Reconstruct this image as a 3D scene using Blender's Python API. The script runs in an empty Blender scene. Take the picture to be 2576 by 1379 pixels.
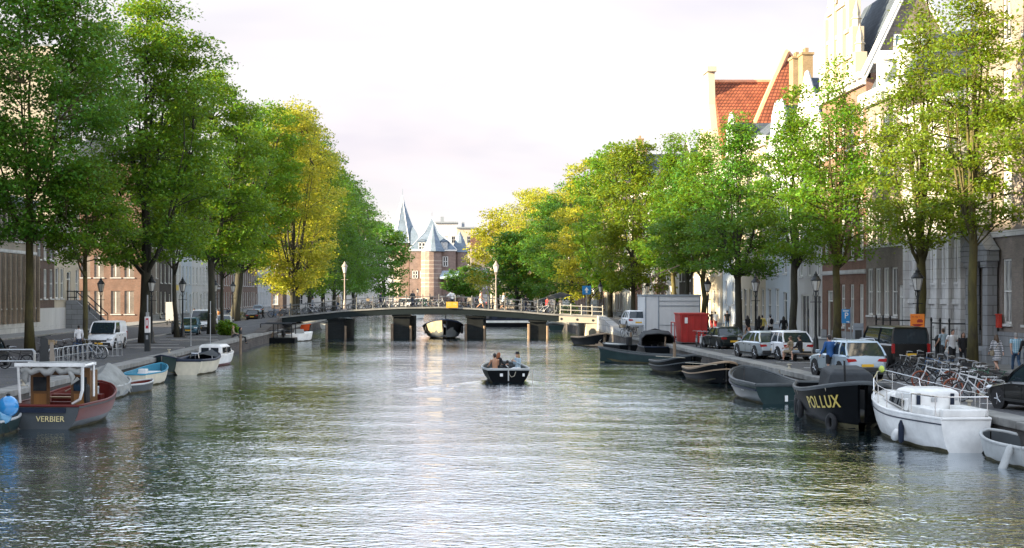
import bpy, math, random
import numpy as np
from mathutils import Vector, Matrix
R = math.radians
rnd = random.Random(7)
scene = bpy.context.scene
COL = scene.collection
# ------------------------------------------------------------------ camera
F, HX, HY, HC = 3719.0, 1099.0, 738.0, 4.6      # focal length and vanishing point of the photograph, eye height above the water
cam = bpy.data.cameras.new("camera"); camo = bpy.data.objects.new("camera", cam); COL.objects.link(camo)
cam.sensor_width = 36.0; cam.lens = 36.0 * F / 2575.0
cam.shift_x = (1287.5 - HX) / 2575.0; cam.shift_y = (HY - 689.5) / 2575.0
cam.clip_start = 0.5; cam.clip_end = 6000
camo.location = (0, 0, HC); camo.rotation_euler = (R(90), 0, 0)
scene.camera = camo
# ------------------------------------------------------------------ light
SUN_EL = R(15.5); SDIR = Vector((-1.0, -0.28, 0)).normalized()
SUN = Vector((SDIR.x * math.cos(SUN_EL), SDIR.y * math.cos(SUN_EL), math.sin(SUN_EL)))
sl = bpy.data.lights.new("sun", 'SUN'); sl.energy = 5.0; sl.angle = R(0.6); sl.color = (1.0, 0.82, 0.55)
so = bpy.data.objects.new("sun", sl); COL.objects.link(so); so.rotation_euler = (-SUN).to_track_quat('-Z', 'Y').to_euler()
world = bpy.data.worlds.new("World"); scene.world = world; world.use_nodes = True
wn = world.node_tree; wn.nodes.clear()
def wnode(t, **k):
    n = wn.nodes.new(t)
    for a, b in k.items(): setattr(n, a, b)
    return n
wo = wnode('ShaderNodeOutputWorld'); wb = wnode('ShaderNodeBackground'); wb.inputs[1].default_value = 0.05
sky = wnode('ShaderNodeTexSky', sky_type='NISHITA', sun_disc=False, sun_elevation=SUN_EL, sun_rotation=math.atan2(SDIR.x, SDIR.y) % (2 * math.pi), dust_density=1.2, ozone_density=1.4, air_density=1.0)
tc = wnode('ShaderNodeTexCoord'); sx = wnode('ShaderNodeSeparateXYZ'); wn.links.new(tc.outputs['Generated'], sx.inputs[0])
def wmath(op, a, b=None, c=None):
    n = wnode('ShaderNodeMath', operation=op)
    for i, q in enumerate((a, b, c)):
        if q is None: continue
        if isinstance(q, (int, float)): n.inputs[i].default_value = q
        else: wn.links.new(q, n.inputs[i])
    return n.outputs[0]
zz = wmath('ADD', wmath('MAXIMUM', sx.outputs[2], 0.0), 0.16)
cx = wnode('ShaderNodeCombineXYZ'); wn.links.new(wmath('DIVIDE', sx.outputs[0], zz), cx.inputs[0]); wn.links.new(wmath('DIVIDE', sx.outputs[1], zz), cx.inputs[1])
cx.inputs[2].default_value = 3.7
def wnoise(scale, detail, rough, loc):
    mp = wnode('ShaderNodeMapping'); mp.inputs[1].default_value = loc; wn.links.new(cx.outputs[0], mp.inputs[0])
    n = wnode('ShaderNodeTexNoise'); n.inputs['Scale'].default_value = scale; n.inputs['Detail'].default_value = detail; n.inputs['Roughness'].default_value = rough
    n.inputs['Distortion'].default_value = 0.4
    wn.links.new(mp.outputs[0], n.inputs['Vector']); return n.outputs[0]
def wramp(src, a, b):
    n = wnode('ShaderNodeMapRange'); n.inputs[1].default_value = a; n.inputs[2].default_value = b; n.interpolation_type = 'SMOOTHSTEP'; wn.links.new(src, n.inputs[0]); return n.outputs[0]
def wmix(f, a, b):
    n = wnode('ShaderNodeMixRGB')
    for i, q in enumerate((f, a, b)):
        if isinstance(q, tuple): n.inputs[i].default_value = q
        elif isinstance(q, (int, float)): n.inputs[i].default_value = q
        else: wn.links.new(q, n.inputs[i])
    return n.outputs[0]
veil = wramp(wnoise(0.55, 4, 0.5, (1.3, 0.4, 0)), 0.30, 0.60)            # thin bright cloud over most of the sky
base = wmix(wmath('MULTIPLY_ADD', veil, 0.30, 0.70), sky.outputs[0], (5.40, 5.14, 5.12, 1))
grey = wramp(wnoise(0.50, 5, 0.55, (4.1, 2.2, 0)), 0.47, 0.70)           # lavender cloud undersides
c2 = wmix(wmath('MULTIPLY', grey, 0.7), base, (3.79, 3.61, 4.14, 1))
pink = wramp(wnoise(0.8, 4, 0.55, (7.7, 1.1, 0)), 0.50, 0.70)
c3 = wmix(wmath('MULTIPLY', pink, 0.5), c2, (5.40, 4.87, 4.87, 1))
low = wramp(sx.outputs[2], 0.10, 0.0)
c4 = wmix(wmath('MULTIPLY', low, 0.55), c3, (5.25, 4.90, 4.95, 1))
band = wmath('MULTIPLY', wramp(sx.outputs[2], .17, .34), wramp(sx.outputs[2], .85, .45))                 # extra brightness added to unseen sky above the frame, lifting ambient and reflections
hi = wmath('MULTIPLY_ADD', band, .85, wmath('MULTIPLY_ADD', wramp(sx.outputs[2], .2, .5), .25, 1.0))
vm = wnode('ShaderNodeVectorMath', operation='SCALE'); tint = wnode('ShaderNodeMixRGB', blend_type='MULTIPLY'); wn.links.new(wramp(sx.outputs[2], .16, .50), tint.inputs[0]); wn.links.new(c4, tint.inputs[1]); tint.inputs[2].default_value = (.80, .97, 1.16, 1)   # bluer overhead
wn.links.new(tint.outputs[0], vm.inputs[0]); wn.links.new(hi, vm.inputs['Scale'])
wn.links.new(vm.outputs[0], wb.inputs[0]); wn.links.new(wb.outputs[0], wo.inputs[0])
scene.view_settings.view_transform = 'Standard'; scene.view_settings.look = 'None'; scene.view_settings.exposure = 2.1; scene.view_settings.gamma = 1.0
scene.render.engine = 'CYCLES'
scene.cycles.max_bounces = 5; scene.cycles.diffuse_bounces = 2; scene.cycles.glossy_bounces = 3; scene.cycles.transmission_bounces = 3; scene.cycles.transparent_max_bounces = 6
# ------------------------------------------------------------------ mesh helpers
def gp(x, y, z=1.0):
    """ground point seen at photo pixel x, y on a level at height z"""
    Y = F * (HC - z) / (y - HY); return Vector(((x - HX) * Y / F, Y, z))
class MB:
    """collects shapes of one part, then builds ONE mesh object"""
    def __init__(s): s.v = []; s.f = []; s.mi = []; s.m = 0; s.M = None
    def add(s, vs, fs):
        o = len(s.v)
        if s.M is not None: vs = [s.M @ Vector(p) for p in vs]
        s.v += [tuple(p) for p in vs]; s.f += [tuple(i + o for i in f) for f in fs]; s.mi += [s.m] * len(fs); return s
    def bx(s, x0, x1, y0, y1, z0, z1):
        return s.add([(x0,y0,z0),(x1,y0,z0),(x1,y1,z0),(x0,y1,z0),(x0,y0,z1),(x1,y0,z1),(x1,y1,z1),(x0,y1,z1)],
                     [(0,3,2,1),(4,5,6,7),(0,1,5,4),(1,2,6,5),(2,3,7,6),(3,0,4,7)])
    def bc(s, c, d, rz=0, tilt=None):
        old = s.M; m = Matrix.Translation(c) @ Matrix.Rotation(rz, 4, 'Z')
        if tilt: m = m @ tilt
        s.M = m if old is None else old @ m
        s.bx(-d[0]/2, d[0]/2, -d[1]/2, d[1]/2, -d[2]/2, d[2]/2); s.M = old; return s
    def tube(s, pts, r, n=6, caps=True, closed=False):
        pts = [Vector(p) for p in pts]; k = len(pts)
        rs = r if isinstance(r, (list, tuple)) else [r] * k
        vs = []; ref = None
        for i, p in enumerate(pts):
            if closed: t = pts[(i+1) % k] - pts[i-1]
            else: t = pts[min(i+1, k-1)] - pts[max(i-1, 0)]
            if t.length < 1e-9: t = Vector((0,0,1))
            t.normalize()
            if ref is None:
                ref = Vector((0,0,1)) if abs(t.z) < .9 else Vector((1,0,0))
            u = ref - t * ref.dot(t)
            if u.length < 1e-6: u = t.orthogonal()
            u.normalize(); w = t.cross(u); ref = u
            for j in range(n):
                a = 2 * math.pi * j / n; vs.append(p + (u * math.cos(a) + w * math.sin(a)) * rs[i])
        fs = []
        for i in range(k if closed else k - 1):
            a = i * n; b = ((i + 1) % k) * n
            for j in range(n): fs.append((a + j, a + (j+1) % n, b + (j+1) % n, b + j))
        if caps and not closed: fs += [tuple(range(n-1, -1, -1)), tuple(range((k-1)*n, k*n))]
        return s.add(vs, fs)
    def loft(s, rings, closed=True, cap0=True, cap1=True):
        n = len(rings[0]); vs = [p for r in rings for p in r]; fs = []
        for i in range(len(rings) - 1):
            for j in range(n if closed else n - 1): fs.append((i*n + j, i*n + (j+1) % n, (i+1)*n + (j+1) % n, (i+1)*n + j))
        if cap0: fs.append(tuple(range(n-1, -1, -1)))
        if cap1: fs.append(tuple(range((len(rings)-1)*n, len(rings)*n)))
        return s.add(vs, fs)
    def prism(s, poly, a, b, axis='y'):
        f = {'y': lambda p, d: (p[0], d, p[1]), 'x': lambda p, d: (d, p[0], p[1]), 'z': lambda p, d: (p[0], p[1], d)}[axis]
        return s.loft([[f(p, a) for p in poly], [f(p, b) for p in poly]])
    def lathe(s, prof, n=10, c=(0,0,0), axis='z', a0=0):
        rings = []
        for r, z in prof:
            ring = []
            for j in range(n):
                a = a0 + 2*math.pi*j/n; p = (r*math.cos(a), r*math.sin(a), z)
                if axis == 'x': p = (p[2], p[0], p[1])
                if axis == 'y': p = (p[0], p[2], p[1])
                ring.append((p[0]+c[0], p[1]+c[1], p[2]+c[2]))
            rings.append(ring)
        return s.loft(rings)
    def ell(s, c, r, nu=10, nv=7, rot=None):
        prof = []; rings = []
        for i in range(nv + 1):
            t = math.pi * i / nv; rr = max(math.sin(t), 0.02); z = -math.cos(t)
            ring = []
            for j in range(nu):
                p = Vector((r[0]*rr*math.cos(2*math.pi*j/nu), r[1]*rr*math.sin(2*math.pi*j/nu), r[2]*z))
                if rot is not None: p = rot @ p
                ring.append(p + Vector(c))
            rings.append(ring)
        return s.loft(rings)
    def quad(s, a, b, c, d): return s.add([a, b, c, d], [(0,1,2,3)])
    def build(s, name, mats, parent=None, smooth=None, bevel=0, loc=None):
        me = bpy.data.meshes.new(name); me.from_pydata(s.v, [], s.f)
        ms = mats if isinstance(mats, (list, tuple)) else [mats]
        for m in ms: me.materials.append(m)
        if len(ms) > 1: me.polygons.foreach_set('material_index', s.mi)
        o = bpy.data.objects.new(name, me); COL.objects.link(o)
        if parent is not None: o.parent = parent
        if loc is not None: o.location = loc
        if smooth is not None:
            me.polygons.foreach_set('use_smooth', [True] * len(me.polygons))
            if smooth < 180: me.set_sharp_from_angle(angle=R(smooth))
        if bevel:
            b = o.modifiers.new('bevel', 'BEVEL'); b.width = bevel; b.segments = 2; b.limit_method = 'ANGLE'
        me.update(); return o
def thing(name, label, cat, loc=(0,0,0), rz=0, group=None, scale=None):
    o = bpy.data.objects.new(name, None); COL.objects.link(o); o.location = loc; o.rotation_euler = (0, 0, rz); o.empty_display_size = .2
    o['label'] = label; o['category'] = cat
    if group: o['group'] = group
    if scale: o.scale = (scale,)*3 if isinstance(scale, (int, float)) else scale
    return o
def tag(o, label, cat, group=None):
    o['label'] = label; o['category'] = cat
    if group: o['group'] = group
    return o
def structure(o): o['kind'] = 'structure'; return o
def kids(o): return KIDS.get(o.name) or list(o.children)
KIDS = {}
def dup(root, loc, rz=0, label=None, group=None, scale=None, swap=None):
    """copy of a thing with copies of its parts and sub-parts; swap = {old material: new material}"""
    def rec(o, par):
        c = o.copy(); COL.objects.link(c); c.parent = par
        if swap and c.type == 'MESH' and any(m in swap for m in o.data.materials):
            key = (o.data.name, tuple(swap.get(m, m).name for m in o.data.materials))
            if key not in SWAPPED:
                d = o.data.copy()
                for i, m in enumerate(d.materials): d.materials[i] = swap.get(m, m)
                SWAPPED[key] = d
            c.data = SWAPPED[key]
        for ch in list(o.children): rec(ch, c)
        return c
    r = rec(root, None); r.location = loc; r.rotation_euler = (0, 0, rz)
    if label: r['label'] = label
    if group: r['group'] = group
    if scale: r.scale = (scale,)*3 if isinstance(scale, (int, float)) else scale
    return r
SWAPPED = {}
def lettering(text, size, depth, material, parent, loc, rot, name='lettering', align='CENTER', xs=1.0):
    cu = bpy.data.curves.new(name, 'FONT'); cu.body = text; cu.size = size; cu.extrude = depth; cu.align_x = align; cu.align_y = 'CENTER'; cu.resolution_u = 3
    t = bpy.data.objects.new(name, cu); COL.objects.link(t); bpy.context.view_layer.update()
    me = bpy.data.meshes.new_from_object(t); bpy.data.objects.remove(t); me.name = name
    me.materials.clear(); me.materials.append(material)
    o = bpy.data.objects.new(name, me); COL.objects.link(o); o.parent = parent; o.location = loc; o.rotation_euler = rot; o.scale = (xs, 1, 1); return o
# ------------------------------------------------------------------ materials
def nt(name):
    m = bpy.data.materials.new(name); m.use_nodes = True; t = m.node_tree; t.nodes.clear()
    o = t.nodes.new('ShaderNodeOutputMaterial'); return m, t, o
class NT:
    def __init__(s, t): s.t = t
    def n(s, ty, ins=None, **k):
        n = s.t.nodes.new(ty)
        for a, b in k.items(): setattr(n, a, b)
        for a, b in (ins or {}).items():
            if hasattr(b, 'is_linked') or isinstance(b, bpy.types.NodeSocket): s.t.links.new(b, n.inputs[a])
            else: n.inputs[a].default_value = b
        return n
def c4_(c, k=1.0): return (min(c[0]*k,1), min(c[1]*k,1), min(c[2]*k,1), 1)
def P(name, col, rough=.6, metal=0.0, var=.15, scale=2.5, bump=0.0, bscale=30, spec=.5, coat=0.0, col2=None, coords='Object', streak=None, rand=0.0):
    """Principled with noise-driven colour variation, optional second colour, bump and per-object variation"""
    m, t, o = nt(name); q = NT(t)
    b = q.n('ShaderNodeBsdfPrincipled', {'Roughness': rough, 'Metallic': metal, 'Specular IOR Level': spec, 'Coat Weight': coat, 'Coat Roughness': .05})
    tcd = q.n('ShaderNodeTexCoord').outputs[coords]
    v = tcd
    if streak: v = q.n('ShaderNodeMapping', {0: tcd, 3: streak}).outputs[0]
    nz = q.n('ShaderNodeTexNoise', {'Vector': v, 'Scale': scale, 'Detail': 5.0, 'Roughness': .62})
    rp = q.n('ShaderNodeMapRange', {0: nz.outputs[0], 1: .3, 2: .7})
    mx = q.n('ShaderNodeMixRGB', {0: rp.outputs[0], 1: c4_(col, 1 - var), 2: c4_(col2 if col2 else col, 1 + (0 if col2 else var))})
    out = mx.outputs[0]
    if rand:
        oi = q.n('ShaderNodeObjectInfo'); hs = q.n('ShaderNodeHueSaturation', {'Color': out, 'Value': q.n('ShaderNodeMapRange', {0: oi.outputs['Random'], 3: 1 - rand, 4: 1 + rand}).outputs[0]}); out = hs.outputs[0]
    t.links.new(out, b.inputs['Base Color'])
    if bump:
        n2 = q.n('ShaderNodeTexNoise', {'Vector': v, 'Scale': bscale, 'Detail': 4.0})
        bp = q.n('ShaderNodeBump', {'Strength': bump, 'Distance': .02, 'Height': n2.outputs[0]}); t.links.new(bp.outputs[0], b.inputs['Normal'])
    t.links.new(b.outputs[0], o.inputs[0]); return m
def brickmat(name, c1, c2, mortar, bw=.22, bh=.075, var=.3, flat=False, rough=.85, msize=.012, bump=.3, offs=.5):
    m, t, o = nt(name); q = NT(t)
    b = q.n('ShaderNodeBsdfPrincipled', {'Roughness': rough, 'Specular IOR Level': .25})
    tcd = q.n('ShaderNodeTexCoord').outputs['Object']
    if flat: v = tcd
    else:
        s = q.n('ShaderNodeSeparateXYZ', {0: tcd}); a = q.n('ShaderNodeMath', {0: s.outputs[0], 1: s.outputs[1]}, operation='ADD')
        v = q.n('ShaderNodeCombineXYZ', {0: a.outputs[0], 1: s.outputs[2]}).outputs[0]
    br = q.n('ShaderNodeTexBrick', {'Vector': v, 'Color1': c4_(c1), 'Color2': c4_(c2), 'Mortar': c4_(mortar), 'Scale': 1.0, 'Mortar Size': msize, 'Mortar Smooth': .2, 'Brick Width': bw, 'Row Height': bh}); br.offset = offs
    nz = q.n('ShaderNodeTexNoise', {'Vector': tcd, 'Scale': 0.7, 'Detail': 6.0, 'Roughness': .65})
    rp = q.n('ShaderNodeMapRange', {0: nz.outputs[0], 1: .25, 2: .75, 3: 1 - var, 4: 1 + var})
    hs = q.n('ShaderNodeHueSaturation', {'Color': br.outputs[0], 'Value': rp.outputs[0]}); t.links.new(hs.outputs[0], b.inputs['Base Color'])
    if bump:
        bp = q.n('ShaderNodeBump', {'Strength': bump, 'Distance': .02, 'Height': br.outputs['Fac']}); bp.invert = True; t.links.new(bp.outputs[0], b.inputs['Normal'])
    t.links.new(b.outputs[0], o.inputs[0]); return m
def glassmat(name, dark=(.015,.02,.025), light=(.42,.42,.40), amount=.3):
    """window panes: dark rooms behind reflecting glass, some with pale curtains (by object and height)"""
    m, t, o = nt(name); q = NT(t)
    b = q.n('ShaderNodeBsdfPrincipled', {'Roughness': .06, 'Specular IOR Level': .6})
    oi = q.n('ShaderNodeObjectInfo'); tcd = q.n('ShaderNodeTexCoord').outputs['Object']
    mpp = q.n('ShaderNodeMapping', {0: tcd, 3: (3.0, 3.0, .4)})
    nz = q.n('ShaderNodeTexNoise', {'Vector': mpp.outputs[0], 'Scale': 1.6, 'Detail': 3.0})
    ad = q.n('ShaderNodeMath', {0: oi.outputs['Random'], 1: nz.outputs[0]}, operation='ADD')
    rp = q.n('ShaderNodeMapRange', {0: ad.outputs[0], 1: 1.5 - amount - .12, 2: 1.5 - amount + .12})
    mx = q.n('ShaderNodeMixRGB', {0: rp.outputs[0], 1: c4_(dark), 2: c4_(light)}); t.links.new(mx.outputs[0], b.inputs['Base Color'])
    n2 = q.n('ShaderNodeTexNoise', {'Vector': tcd, 'Scale': .9, 'Detail': 1.0}); bp = q.n('ShaderNodeBump', {'Strength': .06, 'Distance': .3, 'Height': n2.outputs[0]}); t.links.new(bp.outputs[0], b.inputs['Normal'])
    t.links.new(b.outputs[0], o.inputs[0]); return m
def leafmat(name, a, b_, trans, tw=.34):
    """leaf: per-leaf and per-tree hue spread, light shining through"""
    m, t, o = nt(name); q = NT(t)
    g = q.n('ShaderNodeNewGeometry'); oi = q.n('ShaderNodeObjectInfo')
    mx = q.n('ShaderNodeMixRGB', {0: g.outputs['Random Per Island'], 1: c4_(a), 2: c4_(b_)})
    tcd = q.n('ShaderNodeTexCoord').outputs['Object']
    nz = q.n('ShaderNodeTexNoise', {'Vector': tcd, 'Scale': .45, 'Detail': 3.0})
    hs = q.n('ShaderNodeHueSaturation', {'Color': mx.outputs[0], 'Hue': q.n('ShaderNodeMapRange', {0: nz.outputs[0], 1: .3, 2: .7, 3: .485, 4: .515}).outputs[0], 'Value': q.n('ShaderNodeMapRange', {0: oi.outputs['Random'], 3: .85, 4: 1.12}).outputs[0]})
    d = q.n('ShaderNodeBsdfPrincipled', {'Base Color': hs.outputs[0], 'Roughness': .5, 'Specular IOR Level': .3})
    tr = q.n('ShaderNodeMixRGB', {0: .6, 1: hs.outputs[0], 2: c4_(trans)})
    tl = q.n('ShaderNodeBsdfTranslucent', {'Color': tr.outputs[0]})
    ms = q.n('ShaderNodeMixShader', {0: tw, 1: d.outputs[0], 2: tl.outputs[0]}); t.links.new(ms.outputs[0], o.inputs[0]); return m
# ------------------------------------------------------------------ materials of the setting
M = {}
M['paver'] = brickmat('paver', (.095,.093,.094), (.068,.068,.073), (.035,.035,.035), bw=.42, bh=.21, var=.25, flat=True, bump=.4)
M['asphalt'] = brickmat('street_brick', (.075,.07,.07), (.052,.05,.052), (.03,.03,.03), bw=.4, bh=.2, var=.3, flat=True, bump=.4)
M['slab'] = brickmat('slab', (.24,.235,.225), (.20,.195,.19), (.10,.10,.10), bw=.6, bh=.6, var=.2, flat=True, bump=.3)
M['kerb'] = P('kerb', (.30,.29,.275), .8, var=.25, scale=1.5, bump=.2)
M['coping'] = P('coping', (.20,.195,.18), .8, var=.35, scale=1.2, bump=.3, bscale=8)
M['quay'] = brickmat('quay_brick', (.085,.07,.062), (.055,.05,.047), (.05,.05,.045), bw=.5, bh=.14, var=.55, bump=.5)
M['marking'] = P('marking', (.62,.62,.60), .8, var=.25, scale=6)
M['bbrown'] = brickmat('brown_brick', (.125,.068,.05), (.085,.048,.038), (.17,.15,.13))
M['bred'] = brickmat('red_brick', (.24,.11,.075), (.18,.085,.06), (.22,.18,.15))
M['bgrey'] = brickmat('grey_brick', (.25,.205,.175), (.19,.16,.14), (.20,.18,.16))
M['btan'] = brickmat('tan_brick', (.36,.27,.19), (.28,.21,.15), (.33,.28,.22))
M['bdark'] = brickmat('dark_brick', (.075,.06,.055), (.05,.042,.04), (.08,.075,.07))
M['stone'] = brickmat('pale_stone', (.58,.57,.55), (.52,.51,.50), (.34,.33,.32), bw=1.3, bh=.55, msize=.02, var=.22)
M['stonegrey'] = brickmat('grey_stone', (.27,.275,.28), (.22,.225,.235), (.13,.13,.13), bw=1.1, bh=.5, msize=.02, var=.25)
M['concrete'] = P('beige_concrete', (.30,.255,.205), .85, var=.2, scale=.8, streak=(1,1,.3))
M['plaster'] = P('white_plaster', (.54,.53,.51), .8, var=.1, scale=.7, streak=(1,1,.3))
M['cream'] = P('cream_plaster', (.46,.40,.31), .8, var=.1, scale=.7, streak=(1,1,.3))
M['blue'] = P('pale_blue_plaster', (.44,.49,.54), .75, var=.1, scale=.7, streak=(1,1,.3))
M['greyp'] = P('grey_plaster', (.36,.38,.40), .8, var=.12, scale=.7, streak=(1,1,.3))
M['white'] = P('white_paint', (.74,.73,.70), .5, var=.06, scale=4)
M['darkpaint'] = P('dark_paint', (.025,.03,.032), .4, var=.2)
M['greenpaint'] = P('dark_green_paint', (.02,.04,.035), .4, var=.2)
M['brownpaint'] = P('brown_wood_paint', (.10,.065,.04), .5, var=.25, streak=(1,1,.2))
M['slate'] = brickmat('slate', (.075,.095,.12), (.055,.07,.09), (.03,.035,.04), bw=.45, bh=.28, var=.35)
M['slatebrown'] = brickmat('brown_slate', (.23,.19,.155), (.17,.145,.125), (.09,.08,.07), bw=.5, bh=.3, var=.35)
M['tile'] = brickmat('red_tile', (.33,.105,.05), (.25,.075,.04), (.11,.035,.02), bw=.36, bh=.36, var=.45, msize=.05, bump=.8, offs=0)
M['tiledark'] = brickmat('brown_tile', (.16,.07,.05), (.12,.06,.045), (.06,.03,.025), bw=.4, bh=.4, var=.3, msize=.05, offs=0)
M['ochre'] = brickmat('ochre_brick', (.38,.25,.12), (.30,.20,.10), (.30,.24,.16))
M['lead'] = P('lead', (.24,.27,.30), .5, var=.15)
M['glass'] = glassmat('window_glass', light=(.5,.5,.48), amount=.42)
M['shopglass'] = glassmat('shop_glass', amount=.05)
M['skyglass'] = glassmat('blue_glass', (.10,.18,.22), (.3,.38,.42), .5)
M['iron'] = P('black_iron', (.018,.02,.022), .45, .3, var=.2)
M['steel'] = P('galvanised_steel', (.42,.44,.45), .35, .6, var=.12)
M['wood'] = P('weathered_wood', (.20,.14,.09), .7, var=.35, streak=(8,1,1))
# ------------------------------------------------------------------ ground, streets, quays
XL, XR = -15.65, 16.2
FAR = 330.0
g = MB()
g.quad((-3000,-60,1),(XL-.3,-60,1),(XL-.3,FAR+.3,1),(-3000,FAR+.3,1))
g.quad((XR+.3,-60,1),(3000,-60,1),(3000,FAR+.3,1),(XR+.3,FAR+.3,1))
g.quad((-3000,FAR+.3,1),(3000,FAR+.3,1),(3000,5000,1),(-3000,5000,1))
structure(g.build('ground', M['paver']))
s = MB(); s.quad((-32.5,-40,1.004),(-23.6,-40,1.004),(-23.6,FAR,1.004),(-32.5,FAR,1.004))
structure(s.build('street', M['asphalt']))
s = MB(); s.quad((21.2,-40,1.004),(25.4,-40,1.004),(25.4,FAR,1.004),(21.2,FAR,1.004))
structure(s.build('street', M['asphalt']))
for nm, a, b in (('pavement', -37.2, -33.4), ('pavement', 25.9, 28.6)):
    p = MB(); p.bx(a, b, 40, FAR, .9, 1.11); structure(p.build(nm, M['slab']))
    k = MB(); q = (b, b+.16) if a < 0 else (a-.16, a); k.bx(q[0], q[1], 40, FAR, .9, 1.115); structure(k.build('kerb', M['kerb']))
k = MB(); k.bx(-23.5, -23.34, 100, 146, .9, 1.10); k.bx(-20.2, -16.6, 112.0, 112.3, .9, 1.09); k.bx(-20.2, -16.6, 97.0, 97.25, .9, 1.07); structure(k.build('kerb', M['kerb']))
pk = MB()
for y in (72, 78, 84.5, 97.6, 103.5, 109.2, 116, 122, 128): pk.bc((-19.9, y, 1.007), (3.6, .14, .006), .25)
for y in np.arange(56, 140, 6.5): pk.bc((-23.9, y, 1.010), (.13, 3.0, .006))
for y in np.arange(48, 140, 5.8): pk.bc((19.3, y, 1.007), (3.2, .12, .006), -.15)
structure(pk.build('road_marking', M['marking']))
rs0 = np.random.RandomState(12); n0 = 2600                       # leaf litter along kerbs and quay edges
side0 = rs0.rand(n0) < .5; px_ = np.where(side0, -16.6 - rs0.exponential(1.6, n0), 17.2 + rs0.exponential(1.6, n0)); py_ = rs0.uniform(48, 140, n0); sz_ = rs0.uniform(.03, .07, n0); an_ = rs0.uniform(0, 6.28, n0)
lv = []
for a_, b_, c_, d_ in zip(px_, py_, sz_, an_): lv += [(a_+c_*math.cos(d_+k*1.5708), b_+c_*(1 if k % 2 else .6)*math.sin(d_+k*1.5708), 1.045 if abs(a_) < 16.95 else 1.012) for k in range(4)]
lf_ = MB(); lf_.add(lv, [(4*i, 4*i+1, 4*i+2, 4*i+3) for i in range(n0)]); fl_o = lf_.build('fallen_leaves', P('dry_leaf', (.20,.17,.04), .8, col2=(.10,.12,.03), scale=9)); fl_o['kind'] = 'stuff'
for x, y in ((-25.6,93),(-22,92.5),(-21.2,107.5),(-21.3,121),(24.8,68.5),(25.4,77.5),(24.6,91),(23.9,99),(22.5,110.5)):
    b = MB(); b.bx(x-.75, x+.75, y-.75, y+.75, .95, 1.016); structure(b.build('soil_bed', P('soil', (.045,.036,.026), .95, var=.4, scale=8, bump=.5)))
def quay(x0, x1, label, ya=-40, yb=FAR):
    t = thing('quay_wall', label, 'quay wall', ((x0+x1)/2, 0, 0))
    w = (x1-x0)/2
    b = MB(); b.bx(-w, w, ya, yb, -2, .80); b.build('brick_face', M['quay'], t)
    c = MB(); y = ya; r = random.Random(3)
    while y < yb:
        L = r.uniform(1.3, 2.1); e = min(y+L-.02, yb); dz = r.uniform(-.012, .012); c.bx(-w-.06, w+.06, y, e, .80, 1.03+dz); y += L
    c.build('coping_stones', M['coping'], t, bevel=.025)
    f = MB()
    for y in np.arange(40, 150, 7.3): f.tube([(0, y, .2), (0, y, -.9)], .05)
    return t
quay(XL-.75, XL, 'brick quay wall with stone coping under the row of bicycle racks')
quay(XR, XR+.75, 'brick quay wall with stone coping along the cars and moored black boats')
t = thing('quay_wall', 'far brick quay wall closing the canal beyond the bridge', 'quay wall', (0, FAR+.4, 0))
b = MB(); b.bx(XL-.8, XR+.8, -.4, .4, -2, 1.02); b.build('brick_face', M['quay'], t)
# ------------------------------------------------------------------ water: one sheet with real ripples and the wake of the boat
def watermat():
    m, t, o = nt('canal_water'); q = NT(t)
    b = q.n('ShaderNodeBsdfPrincipled', {'Base Color': (.008,.024,.027,1), 'Roughness': .03, 'IOR': 1.6, 'Specular IOR Level': .5})
    tcd = q.n('ShaderNodeTexCoord').outputs['Object']
    hs = []
    for sc, st, d, amp in ((.9, (.5,1.0,1), 1.0, .018), (4.0, (.68,1.0,1), 2.0, .050), (11.0, (.7,1.0,1), 1.0, .013)):
        mp = q.n('ShaderNodeMapping', {0: tcd, 3: st, 2: (0, 0, .12)})
        nz = q.n('ShaderNodeTexNoise', {'Vector': mp.outputs[0], 'Scale': sc, 'Detail': d, 'Roughness': .5, 'Distortion': .35})
        hs.append(q.n('ShaderNodeMath', {0: nz.outputs[0], 1: amp}, operation='MULTIPLY').outputs[0])
    a = q.n('ShaderNodeMath', {0: hs[0], 1: hs[1]}, operation='ADD'); a = q.n('ShaderNodeMath', {0: a.outputs[0], 1: hs[2]}, operation='ADD')
    big = q.n('ShaderNodeTexNoise', {'Vector': tcd, 'Scale': .045, 'Detail': 2.0})
    st = q.n('ShaderNodeMapRange', {0: big.outputs[0], 1: .35, 2: .65, 3: .38, 4: 1.1})
    bp = q.n('ShaderNodeBump', {'Strength': st.outputs[0], 'Distance': 1.0, 'Height': a.outputs[0]}); t.links.new(bp.outputs[0], b.inputs['Normal'])
    gl = q.n('ShaderNodeBsdfGlossy', {'Color': (.84,.89,.94,1), 'Roughness': .03}); t.links.new(bp.outputs[0], gl.inputs['Normal'])
    mx = q.n('ShaderNodeMixShader', {0: .68, 1: b.outputs[0], 2: gl.outputs[0]}); t.links.new(mx.outputs[0], o.inputs[0]); return m
BOATX, BOATY = 3.58, 76.0
ys = np.concatenate([np.geomspace(18, 150, 620), np.geomspace(151, 331, 60)]); xs = np.linspace(XL-.2, XR+.2, 300)
X, Y = np.meshgrid(xs, ys)
rs = np.random.RandomState(5)
Z = np.zeros_like(X)
for i in range(26):                       # gentle wind waves, crests roughly across the canal
    lam = rs.uniform(.9, 4.2); a = rs.normal(0, .55) + math.pi/2; kx, ky = 2*math.pi/lam*math.cos(a), 2*math.pi/lam*math.sin(a)
    res = np.clip((lam - .35*Y/60) / lam, 0, 1)
    Z += .0009*lam*res*np.sin(kx*X + ky*Y + rs.uniform(0, 6.28))
dx = np.abs(X - BOATX); dy = BOATY - Y     # V-shaped wake running back from the boat towards the camera
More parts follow.
